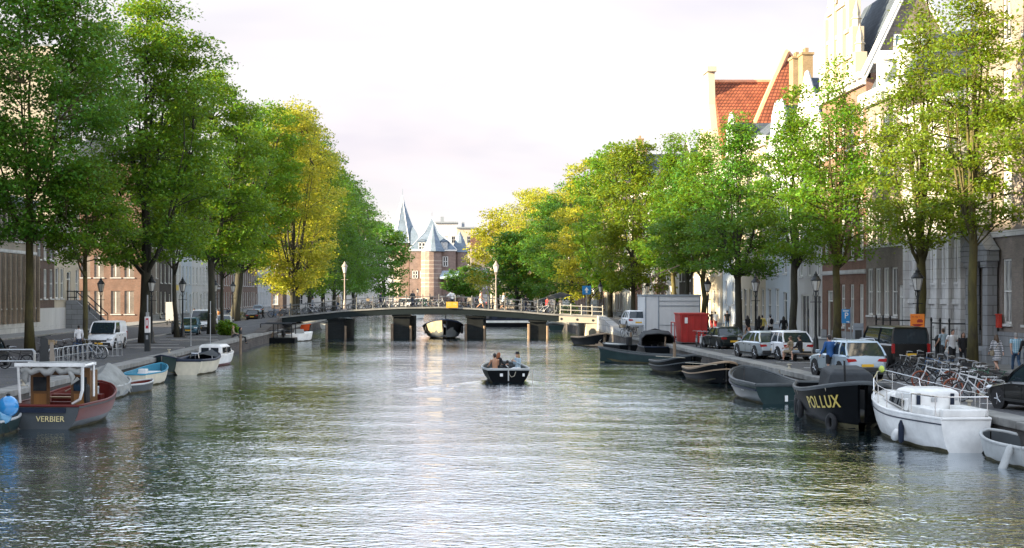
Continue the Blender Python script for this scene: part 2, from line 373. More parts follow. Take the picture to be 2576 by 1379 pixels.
for off, amp in ((0, .055), (.8, .03), (1.7, .015)):
    arm = 1.1 + dy*.0 + 0.62*np.maximum(dy+1.5, 0) - off
    Z += np.where(dy > -1.5, amp*np.exp(-((dx-arm)/.30)**2)*np.exp(-np.maximum(dx-1,0)/5.0), 0)
Z += np.where((dy > 0) & (dy < 14), .022*np.exp(-(dx/1.0)**2)*np.sin(dy*4.2)*np.exp(-dy/5), 0)
n0, n1 = X.shape
idx = np.arange(n0*n1).reshape(n0, n1)
fc = np.stack([idx[:-1,:-1], idx[:-1,1:], idx[1:,1:], idx[1:,:-1]], -1).reshape(-1, 4)
me = bpy.data.meshes.new('water'); me.vertices.add(n0*n1); me.vertices.foreach_set('co', np.stack([X, Y, Z], -1).ravel())
me.loops.add(fc.size); me.loops.foreach_set('vertex_index', fc.ravel()); me.polygons.add(len(fc)); me.polygons.foreach_set('loop_start', np.arange(0, fc.size, 4)); me.polygons.foreach_set('loop_total', np.full(len(fc), 4)); me.polygons.foreach_set('use_smooth', np.ones(len(fc), bool)); me.update()
me.materials.append(watermat()); water = bpy.data.objects.new('water', me); COL.objects.link(water); structure(water)
wf = MB(); wf.quad((XL-.2,-40,-.01),(XR+.2,-40,-.01),(XR+.2,18.0,-.01),(XL-.2,18.0,-.01)); structure(wf.build('water', me.materials[0]))
bed = MB(); bed.quad((XL-.2,-40,-2),(XR+.2,-40,-2),(XR+.2,FAR,-2),(XL-.2,FAR,-2)); structure(bed.build('canal_bed', M['darkpaint']))
# ------------------------------------------------------------------ houses
WCACHE = {}
def shared(key, make):
    """first call builds an object, later calls return a linked copy with the same mesh"""
    if key not in WCACHE: WCACHE[key] = make(); return WCACHE[key], True
    c = WCACHE[key].copy(); COL.objects.link(c); c.parent = None; return c, False
def window(parent, x, z0, w, h, kind='sash', frame='white', glass='glass', y=.14, sill='stone'):
    """pane set back in the wall > frame with glazing bars, sill"""
    k = (round(w,2), round(h,2), kind, frame, glass)
    def pane():
        b = MB(); b.bx(-w/2, w/2, 0, .02, 0, h); return b.build('window', M[glass])
    p, _ = shared(('pane',)+k[:2]+(glass,), pane); p.parent = parent; p.location = (x, y, z0)
    def fr():
        b = MB(); t = .11
        b.bx(-w/2, -w/2+t, -.06, -.003, 0, h); b.bx(w/2-t, w/2, -.06, -.003, 0, h); b.bx(-w/2+t, w/2-t, -.06, -.003, h-t, h); b.bx(-w/2+t, w/2-t, -.06, -.003, 0, t)
        if kind in ('sash', 'grid'):
            b.bx(-w/2+t, w/2-t, -.07, -.003, h*.5-.035, h*.5+.035)
            b.bx(-.022, .022, -.05, -.003, t, h*.5-.035); b.bx(-.022, .022, -.05, -.003, h*.5+.035, h-t)
        if kind == 'grid':
            for zq in (.25, .75): b.bx(-w/2+t, -.022, -.045, -.003, h*zq-.02, h*zq+.02); b.bx(.022, w/2-t, -.045, -.003, h*zq-.02, h*zq+.02)
        if kind == 'cross':
            b.bx(-.05, .05, -.07, -.003, t, h-t); b.bx(-w/2+t, -.05, -.06, -.003, h*.66-.04, h*.66+.04); b.bx(.05, w/2-t, -.06, -.003, h*.66-.04, h*.66+.04)
        if kind == 'shop':
            n = max(2, int(w/1.1))
            for i in range(1, n): xx = -w/2 + w*i/n; b.bx(xx-.04, xx+.04, -.07, -.003, t, h-t)
        return b.build('frame', M[frame])
    f, _ = shared(('frame',)+k[:4], fr); f.parent = p
    if sill:
        def sl_():
            b = MB(); b.bx(-w/2-.10, w/2+.10, -y-.09, -.08, -.13, -.002); return b.build('sill', M[sill])
        s_, _ = shared(('sill', k[0], sill, y), sl_); s_.parent = p
    return p
def door(parent, x, z0, w, h, mat='darkpaint', y=.2, frame='white'):
    def mk():
        b = MB(); b.bx(-w/2, w/2, 0, .06, 0, h*.78)
        for sx_ in (-1, 1):
            for (a, c) in ((.10, .38), (.45, .72)): b.bx(sx_*w*.25-w*.17, sx_*w*.25+w*.17, -.02, -.001, h*a, h*c)
        b.bx(w*.36, w*.40, -.05, -.001, h*.40, h*.44)
        return b.build('door', M[mat])
    d, _ = shared(('door', round(w,2), round(h,2), mat), mk); d.parent = parent; d.location = (x, y, z0)
    def fr():
        b = MB(); t = .1; b.bx(-w/2-t, -w/2-.003, -.12, .05, 0, h); b.bx(w/2+.003, w/2+t, -.12, .05, 0, h); b.bx(-w/2-t, w/2+t, -.12, .05, h+.003, h+t); b.bx(-w/2, w/2, -.08, .04, h*.78+.003, h*.78+.09); return b.build('frame', M[frame])
    f, _ = shared(('dframe', round(w,2), round(h,2), frame), fr); f.parent = d
    def fl():
        b = MB(); b.bx(-w/2, w/2, .0, .02, h*.78+.095, h); return b.build('fanlight', M['glass'])
    g_, _ = shared(('fan', round(w,2), round(h,2)), fl); g_.parent = d
    return d
def wall_mesh(W, H, D, openings, reveal=.22, arched=()):
    """facade with real openings (x0,x1,z0,z1), sides and back"""
    b = MB(); xs_ = sorted({-W/2, W/2} | {v for o in openings for v in (o[0], o[1])}); zs = sorted({0.0, H} | {v for o in openings for v in (o[2], o[3])})
    for i in range(len(xs_)-1):
        for j in range(len(zs)-1):
            cx_, cz_ = (xs_[i]+xs_[i+1])/2, (zs[j]+zs[j+1])/2
            if any(o[0] < cx_ < o[1] and o[2] < cz_ < o[3] for o in openings): continue
            b.quad((xs_[i],0,zs[j]),(xs_[i+1],0,zs[j]),(xs_[i+1],0,zs[j+1]),(xs_[i],0,zs[j+1]))
    for (a, c, e, f) in openings:
        b.quad((a,0,e),(a,0,f),(a,reveal,f),(a,reveal,e)); b.quad((c,0,e),(c,reveal,e),(c,reveal,f),(c,0,f)); b.quad((a,0,f),(c,0,f),(c,reveal,f),(a,reveal,f)); b.quad((a,0,e),(a,reveal,e),(c,reveal,e),(c,0,e))
        b.quad((a,reveal+.02,e),(c,reveal+.02,e),(c,reveal+.02,f),(a,reveal+.02,f))
    b.quad((-W/2,D,0),(-W/2,0,0),(-W/2,0,H),(-W/2,D,H)); b.quad((W/2,0,0),(W/2,D,0),(W/2,D,H),(W/2,0,H)); b.quad((W/2,D,0),(-W/2,D,0),(-W/2,D,H),(W/2,D,H)); b.quad((-W/2,0,H),(W/2,0,H),(W/2,D,H),(-W/2,D,H))
    return b
def house(label, side, Y0, Y1, H, floors, wall='bbrown', frame='white', roof='flat', roofmat='slate', doors=(), D=11, Xf=None, plinth='stonegrey', ph=.7, cornice='white', glass='glass', kind='sash', rh=4.0, chim=(), cat='house', name='canal_house', pil=None, gable=None, sills='stone', corn=.55, group=None, band=None):
    """floors: list of (z0, height, count, width[, kind, glass]); the facade looks at the canal"""
    W = Y1 - Y0 - .03; yc = (Y0+Y1)/2
    Xf = Xf if Xf is not None else (28.0 if side == 'R' else -37.0)
    t = thing(name, label, cat, (Xf, yc, 1.0), R(-90) if side == 'R' else R(90), group)
    ops = []; wins = []
    for fl_ in floors:
        z0, h, n, w = fl_[:4]; kd = fl_[4] if len(fl_) > 4 else kind; gl = fl_[5] if len(fl_) > 5 else glass
        for i in range(n):
            x = -W/2 + W*(i+.5)/n
            if any(abs(x-dx_) < (w+dw)/2+.12 and z0 < dz+dh for dx_, dz, dw, dh in [d[:4] for d in doors]): continue
            ops.append((x-w/2, x+w/2, z0, z0+h)); wins.append((x, z0, w, h, kd, gl))
    for d in doors: ops.append((d[0]-d[2]/2, d[0]+d[2]/2, d[1], d[1]+d[3]))
    wall_mesh(W, H, D, ops).build('wall', M[wall], t)
    for (x, z0, w, h, kd, gl) in wins: window(t, x, z0, w, h, kd, frame, gl, sill=sills)
    for d in doors: door(t, d[0], d[1], d[2]-.22, d[3]-.11, d[4] if len(d) > 4 else 'greenpaint', frame=frame)
    if plinth:
        b = MB(); xs_ = [-W/2] + sorted(v for d in doors if d[1] < ph for v in (d[0]-d[2]/2, d[0]+d[2]/2)) + [W/2]
        for i in range(0, len(xs_), 2): b.bx(xs_[i], xs_[i+1], -.08, -.003, 0, ph)
        b.build('plinth', M[plinth], t)
    if band:
        b = MB()
        for z in band: b.bx(-W/2, W/2, -.10, -.003, z, z+.28)
        b.build('string_course', M['stone'], t)
    if pil:
        b = MB()
        for x in pil[0]: b.bx(x-pil[1]/2, x+pil[1]/2, -pil[2], -.003, ph, H-.6)
        b.build('pilasters', M[pil[3]], t)
    if cornice:
        b = MB(); b.bx(-W/2, W/2, -corn*.55, -.003, H-.75, H-.35); b.bx(-W/2, W/2, -corn, .3, H-.347, H+.08)
        n = max(3, int(W/1.0))
        for i in range(n): x = -W/2 + W*(i+.5)/n; b.bx(x-.12, x+.12, -corn*.9, -corn*.55-.003, H-.62, H-.35)
        b.build('cornice', M[cornice], t)
    rf = None
    if roof == 'side':
        b = MB(); b.prism([(0, H+.085), (D, H+.085), (D*.5, H+rh)], -W/2, W/2, 'x'); rf = b.build('roof', M[roofmat], t)
    elif roof == 'mansard':
        b = MB(); b.loft([[(-W/2,.1,H+.085),(W/2,.1,H+.085),(W/2,D,H+.085),(-W/2,D,H+.085)], [(-W/2+.02,1.3,H+rh*.8),(W/2-.02,1.3,H+rh*.8),(W/2-.02,D-1.3,H+rh*.8),(-W/2+.02,D-1.3,H+rh*.8)], [(-W/2+.4,D*.45,H+rh),(W/2-.4,D*.45,H+rh),(W/2-.4,D*.55,H+rh),(-W/2+.4,D*.55,H+rh)]]); rf = b.build('roof', M[roofmat], t)
        n = max(1, int(W/4))
        for i in range(n):
            x = -W/2 + W*(i+.5)/n
            b = MB(); b.bx(x-.7, x+.7, .25, 1.6, H+.5, H+2.0); b.prism([(x-.85, H+2.0), (x+.85, H+2.0), (x, H+2.7)], .15, 1.8); d_ = b.build('dormer', M['white'], rf)
    elif roof == 'gable':
        b = MB(); b.prism([(-W/2, H+.0), (W/2, H+.0), (0, H+rh)], .38, D); rf = b.build('roof', M[roofmat], t)
    else:
        b = MB(); b.bx(-W/2+.05, W/2-.05, .35, D-.05, H, H+.25); rf = b.build('roof', M['lead'], t)
    if gable:
        hw = W/2
        if gable == 'step': pl = [(-hw,H-.3),(hw,H-.3),(hw,H+.5),(hw*.78,H+.5),(hw*.78,H+rh*.32),(hw*.54,H+rh*.32),(hw*.54,H+rh*.62),(hw*.3,H+rh*.62),(hw*.3,H+rh*.9),(hw*.12,H+rh*.9),(hw*.12,H+rh*1.15),(-hw*.12,H+rh*1.15),(-hw*.12,H+rh*.9),(-hw*.3,H+rh*.9),(-hw*.3,H+rh*.62),(-hw*.54,H+rh*.62),(-hw*.54,H+rh*.32),(-hw*.78,H+rh*.32),(-hw*.78,H+.5),(-hw,H+.5)]
        elif gable == 'neck': pl = [(-hw,H-.3),(hw,H-.3),(hw,H+.4),(hw*.62,H+.9),(hw*.45,H+rh*.4),(hw*.42,H+rh*.85),(hw*.5,H+rh*.88),(hw*.2,H+rh*1.05),(0,H+rh*1.2),(-hw*.2,H+rh*1.05),(-hw*.5,H+rh*.88),(-hw*.42,H+rh*.85),(-hw*.45,H+rh*.4),(-hw*.62,H+.9),(-hw,H+.4)]
        elif gable == 'bell': pl = [(-hw,H-.3),(hw,H-.3),(hw,H+.6),(hw*.85,H+rh*.3),(hw*.55,H+rh*.55),(hw*.45,H+rh*.85),(hw*.2,H+rh*1.05),(-hw*.2,H+rh*1.05),(-hw*.45,H+rh*.85),(-hw*.55,H+rh*.55),(-hw*.85,H+rh*.3),(-hw,H+.6)]
        else: pl = [(-hw,H-.3),(hw,H-.3),(hw,H+.2),(0,H+rh*1.08),(-hw,H+.2)]
        b = MB(); b.prism(pl, -.03, .36); gb = b.build('gable', M[wall], t)
        b = MB()
        for i in range(2, len(pl)-1):
            a, c = Vector((pl[i][0], 0, pl[i][1])), Vector((pl[i+1][0], 0, pl[i+1][1]))
            if (c-a).length > .3 and abs(c.x-a.x) > .05: b.tube([(a.x, .165, a.z+.06), (c.x, .165, c.z+.06)], .16, 4)
        b.build('coping', M['stone'], gb)
        b = MB(); b.bx(-.55, .55, -.045, -.034, H+rh*.18, H+rh*.18+1.5); w_ = b.build('window', M[glass], gb)
        b = MB(); b.bx(-.63,-.55,-.09,-.034,H+rh*.18-.1,H+rh*.18+1.6); b.bx(.55,.63,-.09,-.034,H+rh*.18-.1,H+rh*.18+1.6); b.bx(-.55,.55,-.09,-.034,H+rh*.18+1.5,H+rh*.18+1.6); b.bx(-.55,.55,-.09,-.034,H+rh*.18-.1,H+rh*.18); b.bx(-.03,.03,-.07,-.047,H+rh*.18,H+rh*.18+1.5); b.build('frame', M[frame], gb)
    for (x, y, w, z0, z1, mt) in chim:
        b = MB(); b.bx(x-w/2, x+w/2, y-.45, y+.45, z0, z1); b.bx(x-w/2-.1, x+w/2+.1, y-.55, y+.55, z1, z1+.2); b.bx(x-w*.3, x-w*.1, y-.15, y+.15, z1+.2, z1+.65); b.bx(x+w*.1, x+w*.3, y-.15, y+.15, z1+.2, z1+.65); b.build('chimney', M[mt], rf)
    return t
# right bank, from the camera outwards
r1 = house('grey brick institution with a stone portal and red letterbox, at the right picture edge', 'R', 56, 76.5, 21.5, [(2.1,3.2,8,1.15,'sash'),(7.4,3.0,8,1.15),(11.8,2.8,8,1.1),(16,2.4,8,1.1)], 'bgrey', doors=[(-8.9,.9,1.9,4.2,'greenpaint')], ph=1.7, plinth='stonegrey', band=(6.4,), roof='mansard', corn=.9, name='institution', cat='building')
b = MB()                                                            # stone portal round the door
for x in (-10.1, -7.7): b.bx(x-.32, x+.32, -.62, -.1, 0, 4.9); b.bx(x-.4, x+.4, -.7, -.1, 4.9, 5.2); b.bx(x-.4, x+.4, -.7, -.1, 0, .9)
b.bx(-10.7, -7.1, -.75, -.105, 5.2, 5.75); b.prism([(-10.8, 5.75), (-7.0, 5.75), (-8.9, 7.0)], -.8, -.11); b.bx(-9.7, -8.1, -.5, -.11, 7.05, 8.9); b.prism([(-9.9, 8.9), (-7.9, 8.9), (-8.9, 9.6)], -.6, -.11)
b.build('portal', M['stonegrey'], r1, bevel=.03)
b = MB()
for i in range(5): b.bx(-9.9, -7.9, -2.2+.42*i, -.12, .18*i, .18*(i+1))
b.build('steps', M['stonegrey'], r1)
lb = MB(); lb.bx(-.18, .18, -.26, -.09, 0, .62); lb.bx(-.21, .21, -.30, -.085, .62, .68); lb.bx(-.12, .12, -.275, -.262, .42, .48)
o = lb.build('letterbox', P('red_paint', (.5,.035,.02), .4), bevel=.02); o.location = (28.0-.02, 73.2, 2.9); o.rotation_euler = (0,0,R(-90)); tag(o, 'small red box fixed to the dark portal wall at the right', 'letterbox')
house('pale stone building with tall slender pilasters and arched basement windows', 'R', 76.5, 88, 14.3, [(.5,1.25,6,.75),(4.2,5.2,6,.95),(10.4,2.6,6,.95)], 'stone', ph=.45, pil=([-5.6,-3.75,-1.9,0,1.9,3.75,5.6], .34, .28, 'stone'), band=(3.0,), roof='side', roofmat='tiledark', rh=3, name='stone_building', cat='building', kind='cross')
house('brown brick house with close-set tall white windows beside the pale stone building', 'R', 88, 96.5, 16.4, [(.5,1.0,5,1.0),(2.2,3.0,5,1.2),(6.6,2.7,5,1.2),(10.6,2.4,5,1.15),(13.6,1.4,5,1.0)], 'bgrey', doors=[(3.2,.9,1.4,3.2)], roof='mansard', rh=3.2)
# ornate gabled house with the steep slate roof
r4 = house('neo-renaissance house with a tall stepped cream stone gable and steep slate roof', 'R', 96.5, 107.5, 18.0, [(1.3,2.9,5,1.0,'cross'),(5.9,2.8,5,1.0,'cross'),(9.9,2.6,5,1.0,'cross'),(13.8,2.2,5,.9,'cross')], 'bred', doors=[(-3.4,.6,1.5,3.2,'brownpaint')], D=6.6, ph=1.0, band=(4.9,9.2,13.1), roof='none', cornice='stone', corn=.5, name='gabled_house')
for c in list(r4.children):
    if c.name.startswith('roof'): bpy.data.objects.remove(c)
rr = MB(); rr.prism([(0,18.085),(6.6,18.085),(3.05,24.3)], -5.47, 5.30, 'x'); roof4 = rr.build('roof', M['slate'], r4)
gw = MB(); gw.prism([(-.05,18.0),(6.65,18.0),(3.05,24.4)], 5.30, 5.47, 'x'); gw.build('gable_end', M['slatebrown'], r4)
vb = MB()
for a, c in (((-.25,17.8),(3.05,24.6)), ((6.85,17.8),(3.05,24.6))): vb.tube([(5.5,a[0],a[1]),(5.5,c[0],c[1])], .2, 4); vb.tube([(5.62,a[0]*.97+.1,a[1]-.3),(5.62,c[0],c[1]-.35)], .09, 4)
vb.build('verge_board', M['white'], r4)
gwn = MB(); gwn.bx(5.475, 5.5, 1.9, 3.6, 19.2, 20.4); gn = gwn.build('window', M['skyglass'], r4)
b = MB(); b.bx(5.475, 5.56, 1.78, 1.9, 19.1, 20.5); b.bx(5.475,5.56,3.6,3.72,19.1,20.5); b.bx(5.475,5.56,1.9,3.6,20.4,20.5); b.bx(5.475,5.56,1.9,3.6,19.1,19.2); b.build('frame', M['white'], gn)
og = MB(); st = [(4.6,18.0),(4.6,19.6),(3.9,19.6),(3.9,21.4),(3.1,21.4),(3.1,23.4),(2.2,23.4),(2.2,25.4),(1.2,25.4),(1.2,27.2),(.5,27.2),(.5,28.4)]
pl = [(-x, z) for x, z in st] + [(x, z) for x, z in st[::-1]]
og.prism([(x - .4, z) for x, z in pl], -.35, .45)
for x, z in ((4.25,19.6),(3.5,21.4),(2.65,23.4),(1.7,25.4),(0,28.4)):
    for s_ in ((-1,1) if x else (1,)):
        og.lathe([(.30,z),(.30,z+.5),(.40,z+.55),(.22,z+.75),(.26,z+1.0),(.08,z+1.6),(.02,z+1.9)], 6, (s_*x-.4, .05, 0))
for z in (19.6, 21.4, 23.4, 25.4): og.bx(-.4-[4.0,3.2,2.3,1.3][[19.6,21.4,23.4,25.4].index(z)], -.4+[4.0,3.2,2.3,1.3][[19.6,21.4,23.4,25.4].index(z)], -.5, -.353, z-.3, z-.02)
for x in (-2.2, 0, 2.2): og.bx(-.4+x-.18, -.4+x+.18, -.6, -.353, 18.1, 22.9 if x else 25.0)
og.build('ornate_gable', M['cream'], r4, bevel=.03)
for x, z in ((-1.5,20.0),(.7,20.0),(-.4,23.6)): window(r4, x, z, .8, 1.3, 'cross', 'stone', y=-.45, sill=None)
house('white shop house with a dark awning band beside the ornate gable', 'R', 107.5, 117.5, 15.0, [(.3,3.2,3,2.4,'shop','shopglass'),(4.9,2.6,4,1.15),(8.4,2.4,4,1.1),(11.6,2.0,4,1.0)], 'plaster', doors=[(-3.4,.1,1.3,3.2)], roof='gable', gable='tri', rh=5.0, roofmat='slate', ph=.3)
house('white house with a rounded gable and tall blue-grey windows', 'R', 117.5, 126, 14.5, [(1.2,2.8,3,1.3),(5.2,2.6,3,1.25),(8.8,2.4,3,1.2),(12,1.6,3,1.0)], 'blue', doors=[(2.8,.7,1.3,3.0)], roof='gable', gable='bell', rh=4.6, roofmat='slate')
house('cream house with two tall ochre brick chimneys', 'R', 126, 138, 17.0, [(1.1,2.9,5,1.2),(5.4,2.7,5,1.2),(9.4,2.6,5,1.15),(13,2.2,5,1.1)], 'cream', doors=[(-4.4,.5,1.5,3.4,'brownpaint')], roof='side', roofmat='slate', rh=4.0, D=10,
      chim=[(2.4,4.3,1.5,19.0,24.4,'ochre'),(-2.3,4.6,1.5,19.0,24.8,'ochre')])
house('narrow pale blue house front with two small arched windows', 'R', 138, 145, 15.5, [(2.6,2.2,2,.9),(6.4,2.4,2,1.1),(10,2.4,2,1.1),(13.0,1.6,2,.9)], 'blue', doors=[(0,.2,1.2,2.2)], roof='gable', gable='neck', rh=4.4)
# corner house with the great orange roof
r9 = house('tall cream corner house under a big orange tiled roof', 'R', 145.5, 162, 15.5, [(1.1,2.9,6,1.2),(5.4,2.7,6,1.2),(9.2,2.6,6,1.15),(12.6,1.8,6,1.0)], 'cream', doors=[(-5.4,.5,1.5,3.4,'brownpaint')], D=15, roof='none', name='corner_house')
for c in list(r9.children):
    if c.name.startswith('roof'): bpy.data.objects.remove(c)
rm = MB(); rm.prism([(-8.2,15.585),(8.2,15.585),(.5,25.5)], .6, 15, 'y'); r9r = rm.build('roof', M['tile'], r9)
hp = MB(); hp.add([(8.4,1.2,15.3),(8.4,14.0,15.3),(3.2,7.6,28.0),(-1.0,9.2,28.0),(-2,14.8,15.6),(5.5,3.6,19.6)], [(0,1,2),(0,2,5),(1,4,3,2),(5,2,3)]); hp.build('cross_roof', M['tile'], r9)
hc = MB(); hc.tube([(8.45,1.0,15.5),(7.0,2.3,17.6),(5.5,3.6,19.8),(4.3,5.4,23.6),(3.2,7.6,28.15)], .33, 6); hc.tube([(3.2,7.6,28.15),(-1.0,9.2,28.1)], .3, 6); hc.tube([(.5,.5,25.55),(.5,8,25.55)], .2, 6); hc.build('ridge_cap', P('ridge_tile', (.62,.30,.17), .8), r9)
gp_ = MB(); gp_.prism([(-6.6,15.4),(6.6,15.4),(5.2,17.5),(3.2,20.2),(1.9,23.0),(1.5,26.4),(-.5,27.3),(-.9,23.0),(-3.2,20.2),(-5.6,17.4)], -.1, .58); gp_.bx(-.9,1.9,-.25,.7,26.4,26.9); gp_.build('gable', M['cream'], r9)
for x, y in ((5.0,9.0),): pass
far_right = [(162.5,171,15.5,'bdark','neck','dark brick house with a white framed window beside the grey site cabin'),(171,181,16.5,'plaster',None,'white house front seen between the far right tree trunks'),(181,190,15,'bbrown','step','brown brick step-gabled house beyond the container'),
    (190,202,17,'greyp',None,'grey rendered house behind the quay lamps'),(202,211,18,'bred','bell','red brick bell-gabled house behind the far right trees'),(211,223,16,'plaster',None,'white house behind the blue arrow sign'),(223,232,20.5,'bgrey','neck','tall grey brick house with ochre chimneys rising above the trees'),
    (232,246,17,'cream',None,'cream house behind the dense far right trees'),(246,258,19,'bbrown','step','brown brick house behind the furthest right trees'),(258,272,22,'greyp',None,'tall grey house with paired chimneys above the far trees'),(272,300,16,'bred',None,'long red brick house front by the far end of the canal'),(300,330,16,'plaster',None,'white house front at the far right corner of the square')]
for a, c, h, w, gb, lab in far_right:
    n = max(3, int((c-a)/3)); ch = []
    if 'chimneys' in lab: ch = [(1.4,3,1.6,h,h+6.5,'ochre'),(-1.2,4,1.6,h,h+5.2,'ochre')]
    house(lab, 'R', a, c, h, [(1.1,2.6,n,1.25),(5.0,2.5,n,1.2),(8.6,2.3,n,1.15),(12,1.8,n,1.0)], w, doors=[(-(c-a)/2+1.2,.4,1.3,3.0)], roof='gable' if gb else 'side', gable=gb, rh=4.5, chim=ch, roofmat='slate' if gb else 'tiledark')
# left bank: tall blocks outside the frame that shade the canal, then the visible row
house('long brick office block standing before the left picture edge', 'L', -10, 80, 25.5, [(1.5,2.4,12,1.5),(6,2.2,12,1.5),(10,2.2,12,1.5),(14,2.2,12,1.5),(18,2.2,12,1.5)], 'bbrown', sills=None, name='office_block', cat='building')
house('brick warehouse block next to the beige concrete building', 'L', 80, 118, 26.0, [(1.5,2.4,10,1.5),(6,2.2,10,1.5),(10,2.2,10,1.5),(14,2.2,10,1.5),(18,2.2,10,1.5)], 'bred', sills=None, name='office_block', cat='building')
l1 = house('beige concrete building with tall narrow brown windows at the left edge', 'L', 118, 136.5, 12.0, [(2.3,4.6,12,1.15,'plain'),(8.2,2.6,12,1.0,'plain')], 'concrete', frame='brownpaint', glass='shopglass', ph=.95, plinth='stone', cornice='lead', corn=.3, name='office_building', cat='building', sills='stone', band=(7.1,))
b = MB()
for i in range(13): x = -9.2 + 18.4*i/12; b.bx(x-.13, x+.13, -.35, -.105, .95, 7.0)
b.build('fins', M['btan'], l1)
house('small brick house with white windows next to the beige concrete building', 'L', 136.5, 143, 9.8, [(.5,1.1,3,.9,'plain'),(3.1,2.8,3,1.2,'sash'),(6.8,1.9,3,1.2)], 'bbrown', ph=2.2, plinth='plaster')
l2 = house('tall cream house with big upper windows and a dark outside staircase', 'L', 143, 153, 27.5, [(.5,1.1,5,.9,'plain'),(3.1,3.0,5,1.25,'sash'),(7.6,2.8,5,1.25),(11.6,2.6,5,1.25),(15.4,2.4,5,1.25),(19.2,2.4,4,1.7,'sash','skyglass'),(22.8,2.4,4,1.7,'sash','skyglass')], 'cream', doors=[(.6,2.4,1.6,3.4,'brownpaint')], ph=2.2, plinth='plaster', band=(18.2,), roof='flat')
b = MB(); b.bx(-4.95, 4.95, -.06, -.003, 18.5, 19.0); b.bx(-4.95, -4.2, -.05, -.003, 19.0, 26.7); b.bx(4.2, 4.95, -.05, -.003, 19.0, 26.7); b.bx(-.6, .6, -.05, -.003, 19.0, 26.7); b.build('pale_bay', M['plaster'], l2)
b = MB()
for i in range(12): b.bx(-.7, 1.9, -3.6+.29*i, -1.2, .2*i, .2*(i+1)-.003)
b.bx(-.7, 1.9, -1.2, -.09, 0, 2.4); b.build('steps', M['bdark'], l2)
for x in (-.85, 2.05): b = MB(); b.prism([(-3.8,0),(-.09,0),(-.09,2.9),(-1.1,2.9),(-3.8,.5)], x-.13, x+.13, 'x'); b.build('stair_wall', M['stonegrey'], l2)
b = MB()
for x in (-.85, 2.05):
    b.tube([(x,-3.6,1.5),(x,-1.1,3.8),(x,-.15,3.8)], .06, 5)
    for y, z in ((-3.6,.5),(-2.4,1.6),(-1.1,2.9),(-.2,2.9)): b.tube([(x,y,z),(x,y,z+1.0)], .045, 4)
for z in (3.8, 3.2): b.tube([(-.85,-3.7+2.5,z),(-.85,-.2,z)], .05, 4)
b.build('stair_rail', M['iron'], l2)
# side street: its far corner house turns a wall to the camera
l3 = house('red-brown brick corner house with close-set tall windows facing the side street', 'L', 186, 197, 20.0, [(1.0,2.9,3,1.25),(5.6,2.7,3,1.25),(9.6,2.5,3,1.2),(13.2,2.3,3,1.1)], 'bgrey', D=12, ph=.8, roof='side', rh=3.5)
b = MB()
bb = wall_mesh(11.9, 19.9, .3, [(x-.6, x+.6, z, z+h) for x in (-4.6,-2.9,-1.2,.5,2.6,4.3) for z, h in ((1.0,2.9),(5.6,2.7),(9.6,2.5))])
bb.M = None; sw = bb.build('side_wall', M['bred'], l3); sw.rotation_euler = (0,0,R(-90)); sw.location = (-5.56, 6.0, 0)
for x in (-4.6,-2.9,-1.2,.5,2.6,4.3):
    for z, h in ((1.0,2.9),(5.6,2.7),(9.6,2.5)):
        w_ = window(l3, 0, z, 1.2, h, 'cross', 'white', 'shopglass'); w_.rotation_euler = (0,0,R(-90)); w_.location = (-5.56+.14, 6.0 - x, z)
left_row = [(197,206,18.5,'bdark','dark brick house with white window frames behind the thin leaning tree'),(206,214,20,'plaster','white house with a yellow shop sign behind the left street lamps'),(214,223,18.5,'blue','pale blue house front behind the second dark tree trunk'),(223,233,19.5,'plaster','white house with tall paired windows behind the leaning tree'),
    (233,243,20.5,'stone','pale stone house behind the leaning tree trunk'),(243,256,19,'bbrown','brown brick house with white bands, left of the bridge'),(256,268,20,'bred','red brick house just left of the bridge'),(268,282,19,'bgrey','grey brick house behind the bicycles at the bridge'),(282,305,20,'bbrown','long brown brick front behind the far left trees'),(305,330,20,'greyp','grey house front at the far left corner of the square')]
for a, c, h, w, lab in left_row:
    n = max(3, int((c-a)/2.7)); house(lab, 'L', a, c, h, [(1.0,2.8,n,1.3),(5.0,2.6,n,1.25),(8.8,2.4,n,1.2),(12.4,2.2,n,1.1)], w, doors=[((c-a)/2-1.3,.4,1.3,3.1)], roof='side', rh=4, roofmat='tiledark', band=(4.3,8.1) if 'bands' in lab else None)
sg = MB(); sg.bx(-1.3, 1.3, -.35, -.02, 0, .75); o = sg.build('shop_sign', P('yellow_sign', (.75,.55,.12), .5), bevel=.03); o.location = (-36.9, 208, 5.0); o.rotation_euler = (0,0,R(90)); tag(o, 'yellow shop sign on the white house behind the street lamps', 'sign')
